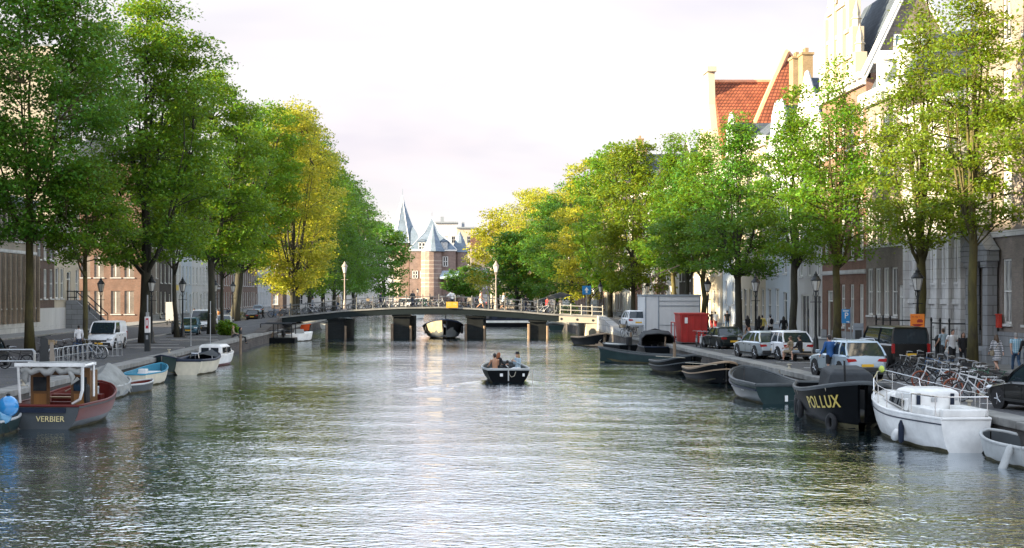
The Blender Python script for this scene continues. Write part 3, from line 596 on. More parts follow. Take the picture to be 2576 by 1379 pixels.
# ------------------------------------------------------------------ trees
M['bark'] = P('bark', (.032,.028,.023), .9, var=.4, scale=3, streak=(1,1,.25), bump=.8, bscale=14, col2=(.06,.058,.036))
M['barkmoss'] = P('mossy_bark', (.055,.045,.028), .9, var=.4, scale=2.2, streak=(1,1,.35), bump=.8, bscale=14, col2=(.12,.105,.028))
M['leaf'] = leafmat('leaf_green', (.040,.135,.010), (.13,.275,.015), (.38,.45,.02))
M['leafdark'] = leafmat('leaf_dark_green', (.028,.115,.014), (.095,.24,.018), (.32,.42,.025), .302)
M['leafgold'] = leafmat('leaf_sunlit_yellow', (.13,.21,.012), (.50,.46,.04), (.62,.55,.05), .36)  # sunlight put into the leaf colour, for trees standing in the sun
M['leafmid'] = leafmat('leaf_mid_green', (.06,.135,.010), (.19,.28,.016), (.42,.44,.02), .34)
def leaf_mesh(name, pos, size, rs, mat, flat=.8):
    """leaves: folded four-cornered blades at the given points"""
    n = len(pos)
    nrm = rs.normal(0, 1, (n, 3)); nrm[:, 2] = np.abs(nrm[:, 2]) * .9 + flat; nrm /= np.linalg.norm(nrm, axis=1)[:, None]
    tan = rs.normal(0, 1, (n, 3)); tan -= nrm * (tan * nrm).sum(1)[:, None]; tan /= np.linalg.norm(tan, axis=1)[:, None]
    bit = np.cross(nrm, tan); s = size * rs.uniform(.65, 1.35, n)[:, None]
    droop = np.zeros((n, 3)); droop[:, 2] = -.18
    a = pos - tan*s*.55; b = pos + bit*s*.36; c = pos + tan*s*.6 + droop*s; d = pos - bit*s*.36
    co = np.stack([a, b, c, d], 1).reshape(-1, 3)
    me = bpy.data.meshes.new(name); me.vertices.add(4*n); me.vertices.foreach_set('co', co.ravel())
    me.loops.add(4*n); me.loops.foreach_set('vertex_index', np.arange(4*n)); me.polygons.add(n)
    me.polygons.foreach_set('loop_start', np.arange(0, 4*n, 4)); me.polygons.foreach_set('loop_total', np.full(n, 4)); me.update(); me.validate()
    me.materials.append(mat); return me
def make_tree(seed, H, cb, rx, tr, clumps, per, lsize, leaf='leaf', bark='bark', lean=(0,0), shape='oval', ry=None, name='tree', airy=1.0, limbs=7, top=.75):
    """H height, cb crown base, rx/ry crown radii, tr trunk radius; returns (trunk mesh, crown mesh)"""
    rs = np.random.RandomState(seed); ry = ry or rx
    zc = (H + cb) / 2; rz = (H - cb) / 2
    fork = cb + rz * .25
    def axis(z):
        f = z / H; return np.array([lean[0]*f*f*H*.5 + lean[0]*f*H*.5, lean[1]*f*H, z])
    b = MB(); seg = 9; topz = cb + (H - cb) * top
    pts = []; rad = []
    for i in range(seg + 1):
        z = topz * i / seg; p = axis(z) + (np.append(rs.normal(0, .05, 2) * (i > 0), 0))
        pts.append(p); f = z / topz; rad.append(tr * (1.5 if i == 0 else (1.08 - .45*f if z < fork else max(.10, .66 - .6*(z-fork)/(topz-fork+.01)))))
    b.tube(pts, rad, 9)
    def crown_r(f):                       # radius share of the crown at height share f
        if shape == 'vase': return max(.12, min(1, .30 + 1.25*f) * (1 - max(0, f-.55)**2 * 3.6))
        if shape == 'flame': return max(.10, min(1, .50 + 2.2*f) * (1 - max(0, (f - .20)/.81)**.92))
        if shape == 'cone': return max(.12, (1 - f)**.7 * min(1, .45 + 3*f))
        if shape == 'broad': return max(.15, math.sqrt(max(0, 1 - (max(0, f - .32)/.70)**2)) * min(1, .62 + 1.4*f))
        return max(.12, math.sqrt(max(0, 1 - (2*f - .92)**2 / 1.16)))
    skel = [np.array(p) for p in pts if p[2] > cb*.8]
    for k in range(limbs):
        a = 2*math.pi*(k + rs.uniform(-.3, .3))/limbs; f = rs.uniform(.35, .92); z1 = cb + (H-cb)*f; rr = crown_r(f) * rs.uniform(.45, .8)
        z0 = cb * rs.uniform(.80, 1.0) + (H-cb) * rs.uniform(0, .28) * (f > .5)
        p0 = axis(z0); p3 = axis(z1) + np.array([math.cos(a)*rx*rr, math.sin(a)*ry*rr, 0]); hh = p3 - p0
        q = []
        for i in range(7):
            u = i/6; w = u**(.85 if shape == 'vase' else .75); p = p0 + np.array([hh[0]*w, hh[1]*w, hh[2]*u**1.12]) + rs.normal(0, .07*u, 3); q.append(p)
        r0 = tr * rs.uniform(.36, .5); b.tube(q, [r0*(1 - .85*i/6) for i in range(7)], 6); skel += q[2:]
    sk = np.array(skel); centres = []; tries = 0
    while len(centres) < clumps and tries < clumps*40:
        tries += 1
        f = rs.beta(1.25, 1.15); a = rs.uniform(0, 2*math.pi); rr = crown_r(f) * math.sqrt(rs.uniform(.10, 1.0)) * (1 + .10*math.sin(3*a + seed) + .08*math.sin(5*a + f*9))
        c = axis(cb + (H-cb)*f) + np.array([math.cos(a)*rx*rr, math.sin(a)*ry*rr, 0])
        if len(centres) and np.min(((np.array(centres) - c)**2).sum(1)) < (.62*airy*rx/4.2)**2: continue
        centres.append(c)
    pos = []
    for c in centres:
        j = np.argmin(((sk - c)**2).sum(1) + np.where(sk[:, 2] > c[2] + .3, 9, 0)); s0 = sk[j]; mid = (s0 + c)/2 + np.array([0, 0, .25 + .1*rs.rand()]) + rs.normal(0, .12, 3)
        L = np.linalg.norm(c - s0)
        if L < rx*1.6: b.tube([s0, mid, c], [min(.055, .02 + .012*L), .03, .012], 4, caps=False)
        k = int(per * rs.uniform(.6, 1.4)); sg = np.array([.56, .56, .25]) * (rx/4.2) * rs.uniform(.75, 1.2)
        off = rs.normal(0, 1, (k, 3)); off = off / (np.linalg.norm(off, axis=1)[:, None] + 1e-6) * (np.linalg.norm(off, axis=1)[:, None] ** .75) * 1.15
        p = c + off * sg; pos.append(p)
        nt_ = 3
        for _ in range(nt_):
            e = c + rs.normal(0, 1, 3) * sg * 1.2; b.tube([c, e], [.014, .006], 3, caps=False)
    pos = np.concatenate(pos)
    me = leaf_mesh('crown', pos, lsize, rs, M[leaf])
    tmesh = b.build('trunk', M[bark], None, smooth=180)
    crown = bpy.data.objects.new('crown', me); COL.objects.link(crown)
    return tmesh, crown
def tree(label, x, y, seed, H, cb, rx, tr, clumps=120, per=105, lsize=.27, rz=0, name='tree', z=1.0, group=None, **k):
    t = thing(name, label, 'tree', (x, y, z), rz, group)
    a, c = make_tree(seed, H, cb, rx, tr, clumps, per, lsize, **k); a.parent = t; c.parent = t
    return t
# left bank, nearest first (positions read from the trunks in the photo)
tree('large tree with mossy trunk standing among the left bicycle racks', -25.6, 93, 11, 24.5, 7.2, 6.2, .25, 210, 250, .225, leaf='leafdark', bark='barkmoss', shape='oval', name='elm_tree', limbs=9)
tree('slender young tree between the bicycle racks and the white van', -22.0, 92.5, 12, 11.5, 5.6, 3.1, .16, 75, 150, .18, leaf='leaf', bark='barkmoss', name='elm_tree', shape='broad')
tree('big tree with a thick dark trunk beside the parking meter', -21.2, 107.5, 13, 25.2, 5.9, 5.4, .38, 205, 250, .225, leaf='leaf', name='elm_tree', shape='oval', limbs=10, top=.86)
tree('thin leaning tree in front of the small blue car', -21.3, 121, 14, 14.5, 6.2, 3.4, .18, 80, 150, .20, leaf='leaf', bark='bark', lean=(-.05,0), name='elm_tree', shape='broad')
tree('dark trunked tree behind the boxy white van', -19.9, 130.5, 15, 23.0, 6.8, 5.0, .30, 170, 220, .235, leaf='leaf', name='elm_tree', shape='oval')
tree('thin tree by the parked classic cars', -19.6, 135, 16, 14.0, 5.4, 3.4, .16, 80, 150, .21, leaf='leaf', name='elm_tree', shape='broad')
tree('leaning tree with a heavy dark trunk left of the bridge', -22.5, 164, 17, 24.5, 6.6, 5.6, .46, 190, 190, .25, leaf='leaf', lean=(.16,0), name='elm_tree', shape='oval', limbs=9)
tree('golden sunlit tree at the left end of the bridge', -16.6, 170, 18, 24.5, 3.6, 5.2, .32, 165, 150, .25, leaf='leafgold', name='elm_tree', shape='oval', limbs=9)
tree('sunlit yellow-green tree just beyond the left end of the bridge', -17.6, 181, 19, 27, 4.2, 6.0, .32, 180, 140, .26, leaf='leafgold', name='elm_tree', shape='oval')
for i, (y, H, rx, lf, lab) in enumerate(((193,26.5,5.8,'leaf','green tree behind the left bridge lamp'),(206,26.5,6.0,'leaf','broad green tree beyond the bridge on the left, behind the lamp'),(224,25,6.0,'leafdark','dark green tree in the far left row, right of the left bridge lamp'),(243,24,6.0,'leafdark','dark green tree deep in the far left row'),(262,23.5,6.2,'leafdark','third tree from the right end of the far left row'),(282,22.5,6.2,'leafdark','second tree from the right end of the far left row'))):
    tree(lab, -18.2 + i*.45, y, 30+i, H, 3.6, rx, .30, 140, 130, .30, leaf=lf, name='elm_tree', shape='oval', group='trees in the far left row')
tree('last tree of the far left row, beside the pointed tower', -11.4, 318, 37, 18.5, 3.0, 6.0, .3, 130, 75, .46, leaf='leafdark', name='elm_tree', shape='oval', group='trees in the far left row')
# right bank, nearest first
tree('golden tree leaning in over the dark stone portal at the right edge', 26.0, 60.5, 51, 20.5, 8.4, 3.3, .18, 85, 170, .155, leaf='leafmid', bark='barkmoss', shape='flame', name='elm_tree')
tree('tall vase-shaped tree with a mossy trunk beside the woman in black', 24.8, 68.5, 52, 20.5, 6.4, 3.4, .21, 100, 175, .155, leaf='leafmid', bark='barkmoss', shape='flame', name='elm_tree', limbs=10, airy=1.25)
tree('mossy trunked tree beside the orange construction sign', 25.4, 77.5, 53, 19.6, 6.0, 3.6, .25, 105, 175, .16, leaf='leafmid', bark='barkmoss', shape='flame', name='elm_tree', limbs=10, airy=1.25)
tree('tall slim tree with a mossy trunk left of the blue parking sign', 24.6, 91, 54, 18.0, 5.6, 3.9, .23, 100, 170, .175, leaf='leaf', bark='barkmoss', shape='flame', name='elm_tree', limbs=10, airy=1.25)
tree('dark green tree behind the two people sitting on the quay', 23.9, 99, 55, 17.4, 5.8, 3.5, .24, 95, 165, .18, leaf='leaf', bark='bark', shape='flame', name='elm_tree', limbs=8)
tree('tree with forked limbs between the dark sedan and the quay cyclist', 22.5, 110.5, 56, 17.4, 5.0, 4.2, .25, 120, 160, .20, leaf='leafdark', bark='bark', shape='flame', name='elm_tree', limbs=9)
tree('mossy tree in front of the red container', 22.4, 124, 57, 17.0, 5.6, 4.0, .22, 110, 150, .215, leaf='leaf', bark='barkmoss', shape='flame', name='elm_tree')
tree('dark trunked tree beside the grey site cabin', 22.2, 131, 58, 16.0, 5.6, 3.8, .22, 105, 150, .22, leaf='leafdark', shape='flame', name='elm_tree')
tree('tree with a mossy trunk behind the grey site cabin', 24.0, 150, 59, 19.5, 5.6, 4.4, .24, 110, 150, .23, leaf='leaf', bark='barkmoss', shape='flame', name='elm_tree')
for i, (y, H, rx, lf, lab) in enumerate(((168,21,4.8,'leafmid','yellow-green tree just beyond the right end of the bridge'),(184,22,5.0,'leaf','green tree right of the blue arrow sign'),(202,21.5,5.2,'leafgold','tree with a sunlit golden top above the blue arrow sign'),(220,20,5.6,'leafdark','dark green rounded tree behind the right bridge railing'),(238,19,5.6,'leafdark','dark blue-green tree in the far right row'),(256,21.5,6,'leafgold','tree with a sunlit golden crown in the far right row'),(276,23,6.6,'leafgold','tallest sunlit golden tree at the left end of the far right row'))):
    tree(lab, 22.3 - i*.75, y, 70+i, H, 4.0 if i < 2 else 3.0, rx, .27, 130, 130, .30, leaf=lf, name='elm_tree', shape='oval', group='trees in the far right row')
tree('sunlit golden tree at the left tip of the far right row', 12.4, 300, 78, 20.5, 3.0, 6.6, .3, 130, 75, .46, leaf='leafgold', name='elm_tree', shape='oval', group='trees in the far right row')
tree('dark green tree beside the right bridge lamp, at the canal end', 13.5, 250, 79, 14, 2.6, 5.6, .3, 125, 75, .42, leaf='leafdark', name='elm_tree', shape='oval', group='trees in the far right row')
tree('small round tree in front of the brick gatehouse', 6.6, 345, 80, 9.6, 3.0, 4.6, .2, 90, 70, .44, leaf='leafdark', name='elm_tree', shape='oval')
# ------------------------------------------------------------------ bridge
YB = 150.0; BW = 8.6
BZ = [(-30,1.10),(-24,1.35),(-16.7,2.10),(-9.5,2.83),(-4.2,3.12),(.5,3.19),(3.6,3.05),(8.3,2.76),(11.4,2.48),(16.9,2.22),(24,1.35),(30,1.10)]
def bz(x):
    for (a, za), (c, zc) in zip(BZ, BZ[1:]):
        if a <= x <= c:
            return za + (zc - za) * (x - a) / (c - a)
    return 1.0
SK = .07                                              # the bridge lies slightly askew
bridge = thing('bridge', 'low steel bridge on dark piers across the canal, lined with bicycles', 'bridge', (0, YB, 0))
xs_ = [XL-.9 + (XR-XL+1.8)*i/40 for i in range(41)]
d = MB(); d.loft([[(x,0,bz(x)-.32),(x,0,bz(x)-.02),(x+SK*BW,BW,bz(x)-.02),(x+SK*BW,BW,bz(x)-.32)] for x in xs_]); d.build('deck', M['asphalt'], bridge)
M['steeldark'] = P('dark_green_steel', (.008,.013,.014), .6, spec=.2, var=.3, scale=1.2, streak=(.3,1,1))
xd = [x for x in xs_ if x <= 12.3] + [12.35]
xr = [12.36] + [x for x in xs_ if x > 12.4]
for yy in (0, BW):
    f = MB(); y0 = yy - (.22 if yy == 0 else -.01); k = SK*yy
    f.loft([[(x+k,y0,bz(x)-.68),(x+k,y0,bz(x)-.10),(x+k,y0+.2,bz(x)-.10),(x+k,y0+.2,bz(x)-.68)] for x in xd]); f.build('girder', M['steeldark'], bridge)
f = MB(); f.loft([[(x,-.26,bz(x)-.72),(x,-.26,bz(x)-.10),(x,-.02,bz(x)-.10),(x,-.02,bz(x)-.72)] for x in xr]); f.build('concrete_beam', M['cream'], bridge)
f = MB()
for x in (12.6, 14.2, 15.8): f.lathe([(.13,-.275),(.13,-.262)], 10, (x,0,bz(x)-.42), 'y')
f.build('drain_holes', M['darkpaint'], bridge)
for yy in (0, BW):
    f = MB(); k = SK*yy; y0 = -.3 if yy == 0 else BW+.0
    f.loft([[(x+k,y0,bz(x)-.096),(x+k,y0,bz(x)+.06),(x+k,y0+.5,bz(x)+.06),(x+k,y0+.5,bz(x)-.096)] for x in xs_]); f.build('kerb_stone', M['coping'], bridge)
f = MB()
for k_ in range(5): y = .9 + k_*1.7; f.loft([[(x+SK*y,y,bz(x)-.62),(x+SK*y,y,bz(x)-.325),(x+SK*y+.0,y+.16,bz(x)-.325),(x+SK*y,y+.16,bz(x)-.62)] for x in xs_])
f.build('cross_beams', M['steeldark'], bridge)
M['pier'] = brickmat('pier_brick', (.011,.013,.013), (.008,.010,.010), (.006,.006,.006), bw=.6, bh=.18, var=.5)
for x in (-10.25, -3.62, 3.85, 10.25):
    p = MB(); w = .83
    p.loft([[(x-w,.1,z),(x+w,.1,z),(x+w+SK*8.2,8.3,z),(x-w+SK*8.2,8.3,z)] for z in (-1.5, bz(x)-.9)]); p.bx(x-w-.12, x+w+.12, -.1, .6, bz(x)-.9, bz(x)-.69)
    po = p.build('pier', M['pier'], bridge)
    for dx_, dy_, r_, zt_ in ((-w-.12,-.05,.13,1.5),(w+.12,.02,.11,1.3)): e = MB(); e.tube([(x+dx_,dy_,-.5),(x+dx_,dy_,zt_)], r_, 6); e.build('fender_post', M['wood'], po)
a = MB(); a.bx(15.1, 16.9, -.3, 8.5, -1.5, 1.5); ab = a.build('abutment', M['cream'], bridge)
a = MB(); a.prism([(15.35,-.4),(16.1,-.4),(16.1,.75),(15.9,1.05),(15.6,1.05),(15.35,.75)], -.33, -.303); a.build('culvert_opening', M['darkpaint'], ab)
a = MB(); a.bx(-16.9, -15.6, -.3, 8.5, -1.5, 1.38); a.build('abutment', M['quay'], bridge)
def railing(yy, x0, x1, mat, step, top=1.12, bars=(.55,), thick=.03):
    k = SK*max(yy, 0); n = max(2, int((x1-x0)/step)); b = MB()
    pts = [x0 + (x1-x0)*i/(n*2) for i in range(n*2+1)]
    for h in (top,)+tuple(bars): b.tube([(x+k, yy, bz(x)+h) for x in pts], thick, 5)
    r = b.build('railing', mat, bridge)
    for i in range(n+1):
        x = x0 + (x1-x0)*i/n
        def mk():
            p = MB(); p.lathe([(.07,0),(.07,.1),(.042,.14),(.042,top+.02),(.065,top+.03),(.065,top+.1),(.02,top+.16)], 7); return p.build('post', mat)
        o, _ = shared(('bpost', mat.name, top), mk); o.parent = r; o.location = (x+k, yy, bz(x)+.06)
M['railpaint'] = P('rail_paint', (.085,.09,.09), .5, var=.4, scale=3)
M['railcream'] = P('cream_rail', (.40,.37,.31), .5, var=.25)
railing(-.06, -16.5, 11.9, M['railpaint'], 1.62)
railing(-.06, 12.5, 16.8, M['railcream'], 1.05, .95, (.5,.08), .045)
railing(BW+.25, -16.4, 17.0, M['railpaint'], 1.62)
yb_ = MB(); yb_.bx(-.68, .52, -.02, .04, 0, .62); yb_.bx(-.62, .46, -.028, -.021, .04, .58); yb = yb_.build('notice_board', P('yellow_board', (.55,.32,.03), .45, var=.08)); yb.location = (1.6, YB-.42, bz(1.6)-.02)
tag(yb, 'yellow notice board hung low on the bridge railing', 'sign')
w_ = MB()
for x, z, a_, c_ in ((-.4,.46,.3,.03),(-.4,.38,.34,.03),(-.4,.3,.3,.03),(-.4,.22,.32,.03),(.12,.40,.1,.14),(.30,.36,.1,.12)): w_.bx(x-a_/2, x+a_/2, -.034, -.029, z-c_/2, z+c_/2)
w_.build('printed_lines', P('print', (.55,.42,.2), .6), yb)
# ramps of the quay streets up to the bridge
for sx_, nm in ((1, 'ramp'), (-1, 'ramp')):
    r = MB(); X0 = XR+.75 if sx_ > 0 else -(XL-.75); rows = []
    for y in (133, 140, 146, 149.7, 158.9, 163, 170, 178):
        f = 0 if y in (133, 178) else {140:.42,146:.85,149.7:1,158.9:1,163:.8,170:.4}[y]
        rows.append([(sx_*x, y, max(1.008, 1.0 + (bz(sx_*x)-1.0)*f*(1 if x < 24 else .5 if x < 27 else 0))) for x in (X0-.4, X0+2, X0+5, 24, 27.5)])
    r.loft(rows, closed=False, cap0=False, cap1=False); structure(r.build('ramp', M['paver']))
t = thing('parapet_wall', 'dark brick side wall of the ramp at the left end of the bridge', 'wall', (XL-.45, 0, 0))
b = MB(); b.prism([(131,.9),(149.6,.9),(149.6,2.12),(146,1.98),(140,1.52),(133,1.06)], -.5, .42, 'x'); b.build('wall', M['quay'], t)
t = thing('parapet_wall', 'sloping grey stone parapet climbing to the right end of the bridge', 'wall', (XR+.37, 0, 0))
b = MB(); b.prism([(128,.9),(149.6,.9),(149.6,2.35),(143,2.0),(134,1.35),(128,1.08)], -.4, .4, 'x'); b.build('wall', M['stonegrey'], t)
# ------------------------------------------------------------------ street lamps
M['lampglass'] = P('lamp_glass', (.55,.54,.50), .15, var=.1)
M['lampwarm'] = P('pale_iron', (.33,.27,.23), .55, var=.3)
def make_lamp(name, mat, H=4.9):
    t = thing(name, 'lamp', 'street lamp'); h = H - 1.15
    b = MB(); b.lathe([(.24,0),(.24,.12),(.17,.25),(.155,.75),(.11,.95),(.085,1.1),(.072,1.2),(.058,h*.62),(.07,h*.63),(.05,h-.45),(.085,h-.42),(.045,h-.36),(.05,h-.05)], 10); b.build('post', mat, t, smooth=40)
    b = MB(); b.tube([(-.30,0,h*.82),(.30,0,h*.82)], .022, 5)
    for s_ in (-1, 1): b.ell((s_*.31,0,h*.82), (.035,.035,.035), 6, 4); b.tube([(s_*.04,0,h-.42),(s_*.15,0,h-.2),(s_*.12,0,h+.02)], .018, 5)
    b.build('ladder_bar', mat, t)
    b = MB(); b.lathe([(.15,h),(.285,h+.62)], 6, a0=.52); L = b.build('lantern_glass', M['lampglass'], t)
    b = MB()
    for j in range(6): a = .52 + j*math.pi/3; b.tube([(.155*math.cos(a),.155*math.sin(a),h),(.292*math.cos(a),.292*math.sin(a),h+.62)], .016, 4)
    b.lathe([(.10,h-.06),(.17,h-.02),(.165,h+.02)], 6, a0=.52); b.build('lantern_frame', mat, L)
    b = MB(); b.lathe([(.315,h+.615),(.335,h+.65),(.20,h+.82),(.20,h+.86),(.12,h+.92),(.12,h+1.0),(.07,h+1.05),(.05,h+1.1),(.02,h+1.18)], 8); b.build('cap', mat, t, smooth=40)
    return t
lp_b = make_lamp('street_lamp', M['lampwarm'], 5.0); lp_b['label'] = 'sunlit street lamp at the left part of the bridge'; lp_b['group'] = 'lamps on the bridge'; lp_b.location = (-9.4, YB+.5, bz(-9.4)+.0)
dup(lp_b, (6.0, YB+.5, bz(6.0)), .3, 'sunlit street lamp between the two walkers on the bridge')
lp = make_lamp('street_lamp', M['iron'], 4.9); lp['group'] = 'lamps along the quays'
spots = [(-20.6,106.8,'black street lamp beside the thick tree trunk and parking meter'),(-20.9,121.5,'street lamp with pinkish glass behind the thin tree on the left quay'),(-21.0,140,'street lamp right of the dark tree trunk behind the white van'),(-27.5,121,'street lamp behind the young tree by the brick staircase'),(-21.8,158,'street lamp right of the thin tree near the left end of the bridge'),
  (22.6,123.5,'black street lamp between the red container and the sedan'),(22.4,104,'black street lamp above the white crossover'),(22.8,89,'black street lamp left of the blue parking sign'),(24.5,75.4,'tall black street lamp behind the orange sign'),(23.6,166,'street lamp beside the grey site cabin with its top against white houses'),(24.2,152,'street lamp behind the left edge of the site cabin'),(24.6,208,'street lamp at the far right beside the blue arrow sign'),(19.0,172,'street lamp beyond the white bridge railing'),(-4.6,352,'far street lamp in front of the brick gatehouse windows'),(8.4,352,'far street lamp right of the white umbrella')]
for i, (x, y, lab) in enumerate(spots):
    z = 1.0
    if i == 0: lp.location = (x, y, z); lp['label'] = lab
    else: dup(lp, (x, y, z), rnd.uniform(0, 1), lab)
# ------------------------------------------------------------------ brick gatehouse with pointed roofs at the end of the canal
M['gatebrick'] = brickmat('gate_brick', (.27,.19,.16), (.215,.155,.13), (.30,.25,.22), bw=.5, bh=.2, var=.3)
M['gateslate'] = brickmat('gate_slate', (.20,.25,.31), (.16,.21,.26), (.11,.13,.16), bw=.7, bh=.35, var=.25)
GY = 400.0; U = GY/F
def gx(x): return (x-HX)*U
def gz(y): return HC-(y-HY)*U
waag = thing('gatehouse', 'old brick gatehouse with pointed slate tower roofs at the end of the canal', 'gatehouse', (0, GY, 1))
def wz(y): return gz(y)-1
b = MB(); b.bx(gx(1030), gx(1146), 0, 12, 0, wz(632)); wl = b.build('wall', M['gatebrick'], waag)
b = MB(); b.bx(gx(1027), gx(1149), -.3, 12.3, wz(632)+.003, wz(628)); b.build('eaves', M['white'], waag)
b = MB(); x0, x1 = gx(1027), gx(1149); ax = gx(1086)
def sq(cx_, cy_, rx_, ry_, z): return [(cx_-rx_,cy_-ry_,z),(cx_+rx_,cy_-ry_,z),(cx_+rx_,cy_+ry_,z),(cx_-rx_,cy_+ry_,z)]
b.loft([sq((x0+x1)/2,6,(x1-x0)/2,6.3,wz(628)+.003), sq(ax,6,gx(1104)-ax,2.2,wz(582)), sq(ax,6,gx(1098)-ax,1.6,wz(570)), sq(ax,6,.05,.05,wz(543))]); b.tube([(ax,6,wz(545)),(ax,6,wz(530))], .06, 5); b.build('roof', M['gateslate'], waag)
b = MB()
for a, c in (((x0,-.3,wz(628)),(gx(1068),3.8,wz(582))), ((x1,-.3,wz(628)),(gx(1104),3.8,wz(582))), ((gx(1068),3.8,wz(582)),(ax,6,wz(543))), ((gx(1104),3.8,wz(582)),(ax,6,wz(543)))): b.tube([a, c], .12, 4)
b.build('ridge_lead', M['white'], waag)
def dormer(x, y, w):
    b = MB(); X_ = gx(x); b.bx(X_-w, X_+w, -.1, 3, wz(631), wz(608)); b.prism([(X_-w-.2, wz(608)), (X_+w+.2, wz(608)), (X_, wz(600))], -.3, 3); dd = b.build('dormer', M['gateslate'], waag)
    p = MB(); p.bx(X_-w*.75, X_+w*.75, -.14, -.103, wz(629), wz(611)); pw = p.build('window', M['glass'], dd)
    f = MB()
    for xx in (-.75, 0, .75): f.bx(X_+w*xx-.11, X_+w*xx+.11, -.2, -.145, wz(630), wz(610))
    for zz_ in (629, 620, 611): f.bx(X_-w*.75, X_+w*.75, -.2, -.145, wz(zz_)-.1, wz(zz_)+.1)
    f.build('frame', M['white'], pw)
dormer(1061, 0, 1.15); dormer(1116, 0, 1.15)
tx = gx(1085); tr_ = (gx(1111)-gx(1059))/2
b = MB(); b.lathe([(tr_,0),(tr_,wz(633))], 14, (tx,-.6,0)); tw = b.build('turret', M['gatebrick'], waag)
b = MB(); b.lathe([(tr_+.35,wz(633)+.003),(tr_*.72,wz(612)),(tr_*.36,wz(590)),(.05,wz(562))], 14, (tx+.5,-.6,0)); b.build('turret_roof', M['gateslate'], waag)
b = MB()
for y in (658,668,677,690,701,712,722): b.lathe([(tr_+.03,wz(y)),(tr_+.03,wz(y)+.28)], 14, (tx,-.6,0))
b.build('stone_bands', P('band_stone', (.36,.30,.25), .8), tw)
for x, y0, y1 in ((1044,700,682),(1063,700,682),(1120,670,646)):
    p = MB(); p.bx(gx(x)-.62, gx(x)+.62, -.05, -.003, wz(y0), wz(y1)); pw = p.build('window', M['shopglass'], waag)
    f = MB(); X_ = gx(x); a, c = wz(y0), wz(y1)
    for xx in (-.62, 0, .62): f.bx(X_+xx-.11, X_+xx+.11, -.13, -.055, a-.1, c+.1)
    for zz_ in (a, (a+c)/2, c): f.bx(X_-.62, X_+.62, -.13, -.055, zz_-.1, zz_+.1)
    f.build('frame', M['white'], pw)
# big left tower
cx_ = gx(1016); b = MB(); b.lathe([(gx(1045)-cx_,0),(gx(1045)-cx_,wz(610))], 8, (cx_,8,0), a0=.39); b.build('tower_wall', M['gatebrick'], waag)
b = MB(); b.lathe([(gx(1062)-cx_,wz(610)),(gx(1052)-cx_,wz(583)),(gx(1051)-cx_,wz(580)),(gx(1036)-cx_,wz(546)),(gx(1024)-cx_,wz(514)),(.05,wz(487))], 8, (cx_-.6,8,0), a0=.39); b.tube([(cx_-.6,8,wz(490)),(cx_-.6,8,wz(470))], .06, 5); b.build('tower_roof', M['gateslate'], waag)
b = MB()
for j in range(8):
    a = .39 + j*math.pi/4; b.tube([(cx_-.6+(gx(rx_)-cx_)*math.cos(a), 8+(gx(rx_)-cx_)*math.sin(a), wz(yy)) for rx_, yy in ((1062,610),(1052,583),(1036,546),(1024,514))] + [(cx_-.6,8,wz(487))], .10, 4)
b.build('hip_lead', M['white'], waag)
b = MB(); b.loft([sq(gx(1047),6,gx(1062)-gx(1047),4,wz(628)), sq(gx(1040),6,gx(1048)-gx(1040),2,wz(584)), sq(gx(1037),6,.2,.6,wz(570))]); b.build('side_roof', M['gateslate'], waag)
b = MB(); X_ = gx(1157); b.lathe([(2.1,0),(2.1,wz(634))], 10, (X_,4,0)); b.build('corner_turret', M['gatebrick'], waag)
b = MB(); b.lathe([(2.4,wz(634)),(1.3,wz(605)),(.05,wz(580))], 10, (X_,4,0)); b.build('corner_turret_roof', M['gateslate'], waag)
aw = MB(); aw.prism([(-3.4,wz(702)),(-3.4,wz(700)),(-.0,wz(681)),(-.0,wz(684))], gx(1106), gx(1156), 'x'); aw.build('awning', P('awning_cloth', (.36,.44,.50), .8), waag)
for x0_, x1_, y0_, lab, mt in ((1094,1150,562,'pale distant house with a flat roof line behind the gatehouse','plaster'),(1150,1196,575,'pinkish distant house to the right behind the gatehouse','cream')):
    k = 470/F; hh = HC-(y0_-HY)*k-1
    b = MB(); xa, xb = (x0_-HX)*k, (x1_-HX)*k
    o_ = thing('distant_house', lab, 'house', ((xa+xb)/2, 470, 1)); w = (xb-xa)/2
    ops = [(x-.6,x+.6,z,z+2.2) for x in np.arange(-w+1.5, w-1, 2.2) for z in np.arange(2.5, hh-3, 3.4)]
    wall_mesh(2*w, hh, 8, ops).build('wall', M[mt], o_)
    for q in ops: window(o_, (q[0]+q[1])/2, q[2], 1.2, 2.2, 'sash')
    b.bx(-w-.3, w+.3, -.4, 8, hh+.003, hh+.5); b.bx(-w*.5, -w*.2, 2, 4, hh+.5, hh+2.2); b.build('roof', M['lead'], o_)
# ------------------------------------------------------------------ far houses closing the square on both sides
for x0_, x1_, y_, h_, lab, mt in ((-60,-36,345,20,'dark brick house closing the square at the far left','bbrown'),(-34,-14,352,17,'white house at the square, hidden low behind the far left trees','plaster'),(13,30,352,16,'pale house at the square behind the far right trees','cream'),(32,60,345,19,'brick house closing the square at the far right','bred'),(-14,-8.2,430,14,'narrow white house left behind the gatehouse','plaster'),(10.2,26,440,17,'brown house right behind the gatehouse','bgrey')):
    w = (x1_-x0_)/2; o_ = thing('square_house', lab, 'house', ((x0_+x1_)/2, y_, 1))
    ops = [(x-.6,x+.6,z,z+2.3) for x in np.arange(-w+1.5, w-1, 2.6) for z in (1.0,5,9)]
    wall_mesh(2*w, h_, 9, ops).build('wall', M[mt], o_)
    for q in ops: window(o_, (q[0]+q[1])/2, q[2], 1.2, 2.3, 'sash')
    b = MB(); b.prism([(-.3,h_+.003),(9.3,h_+.003),(4.5,h_+4)], -w-.1, w+.1, 'x'); b.build('roof', M['tiledark'], o_)
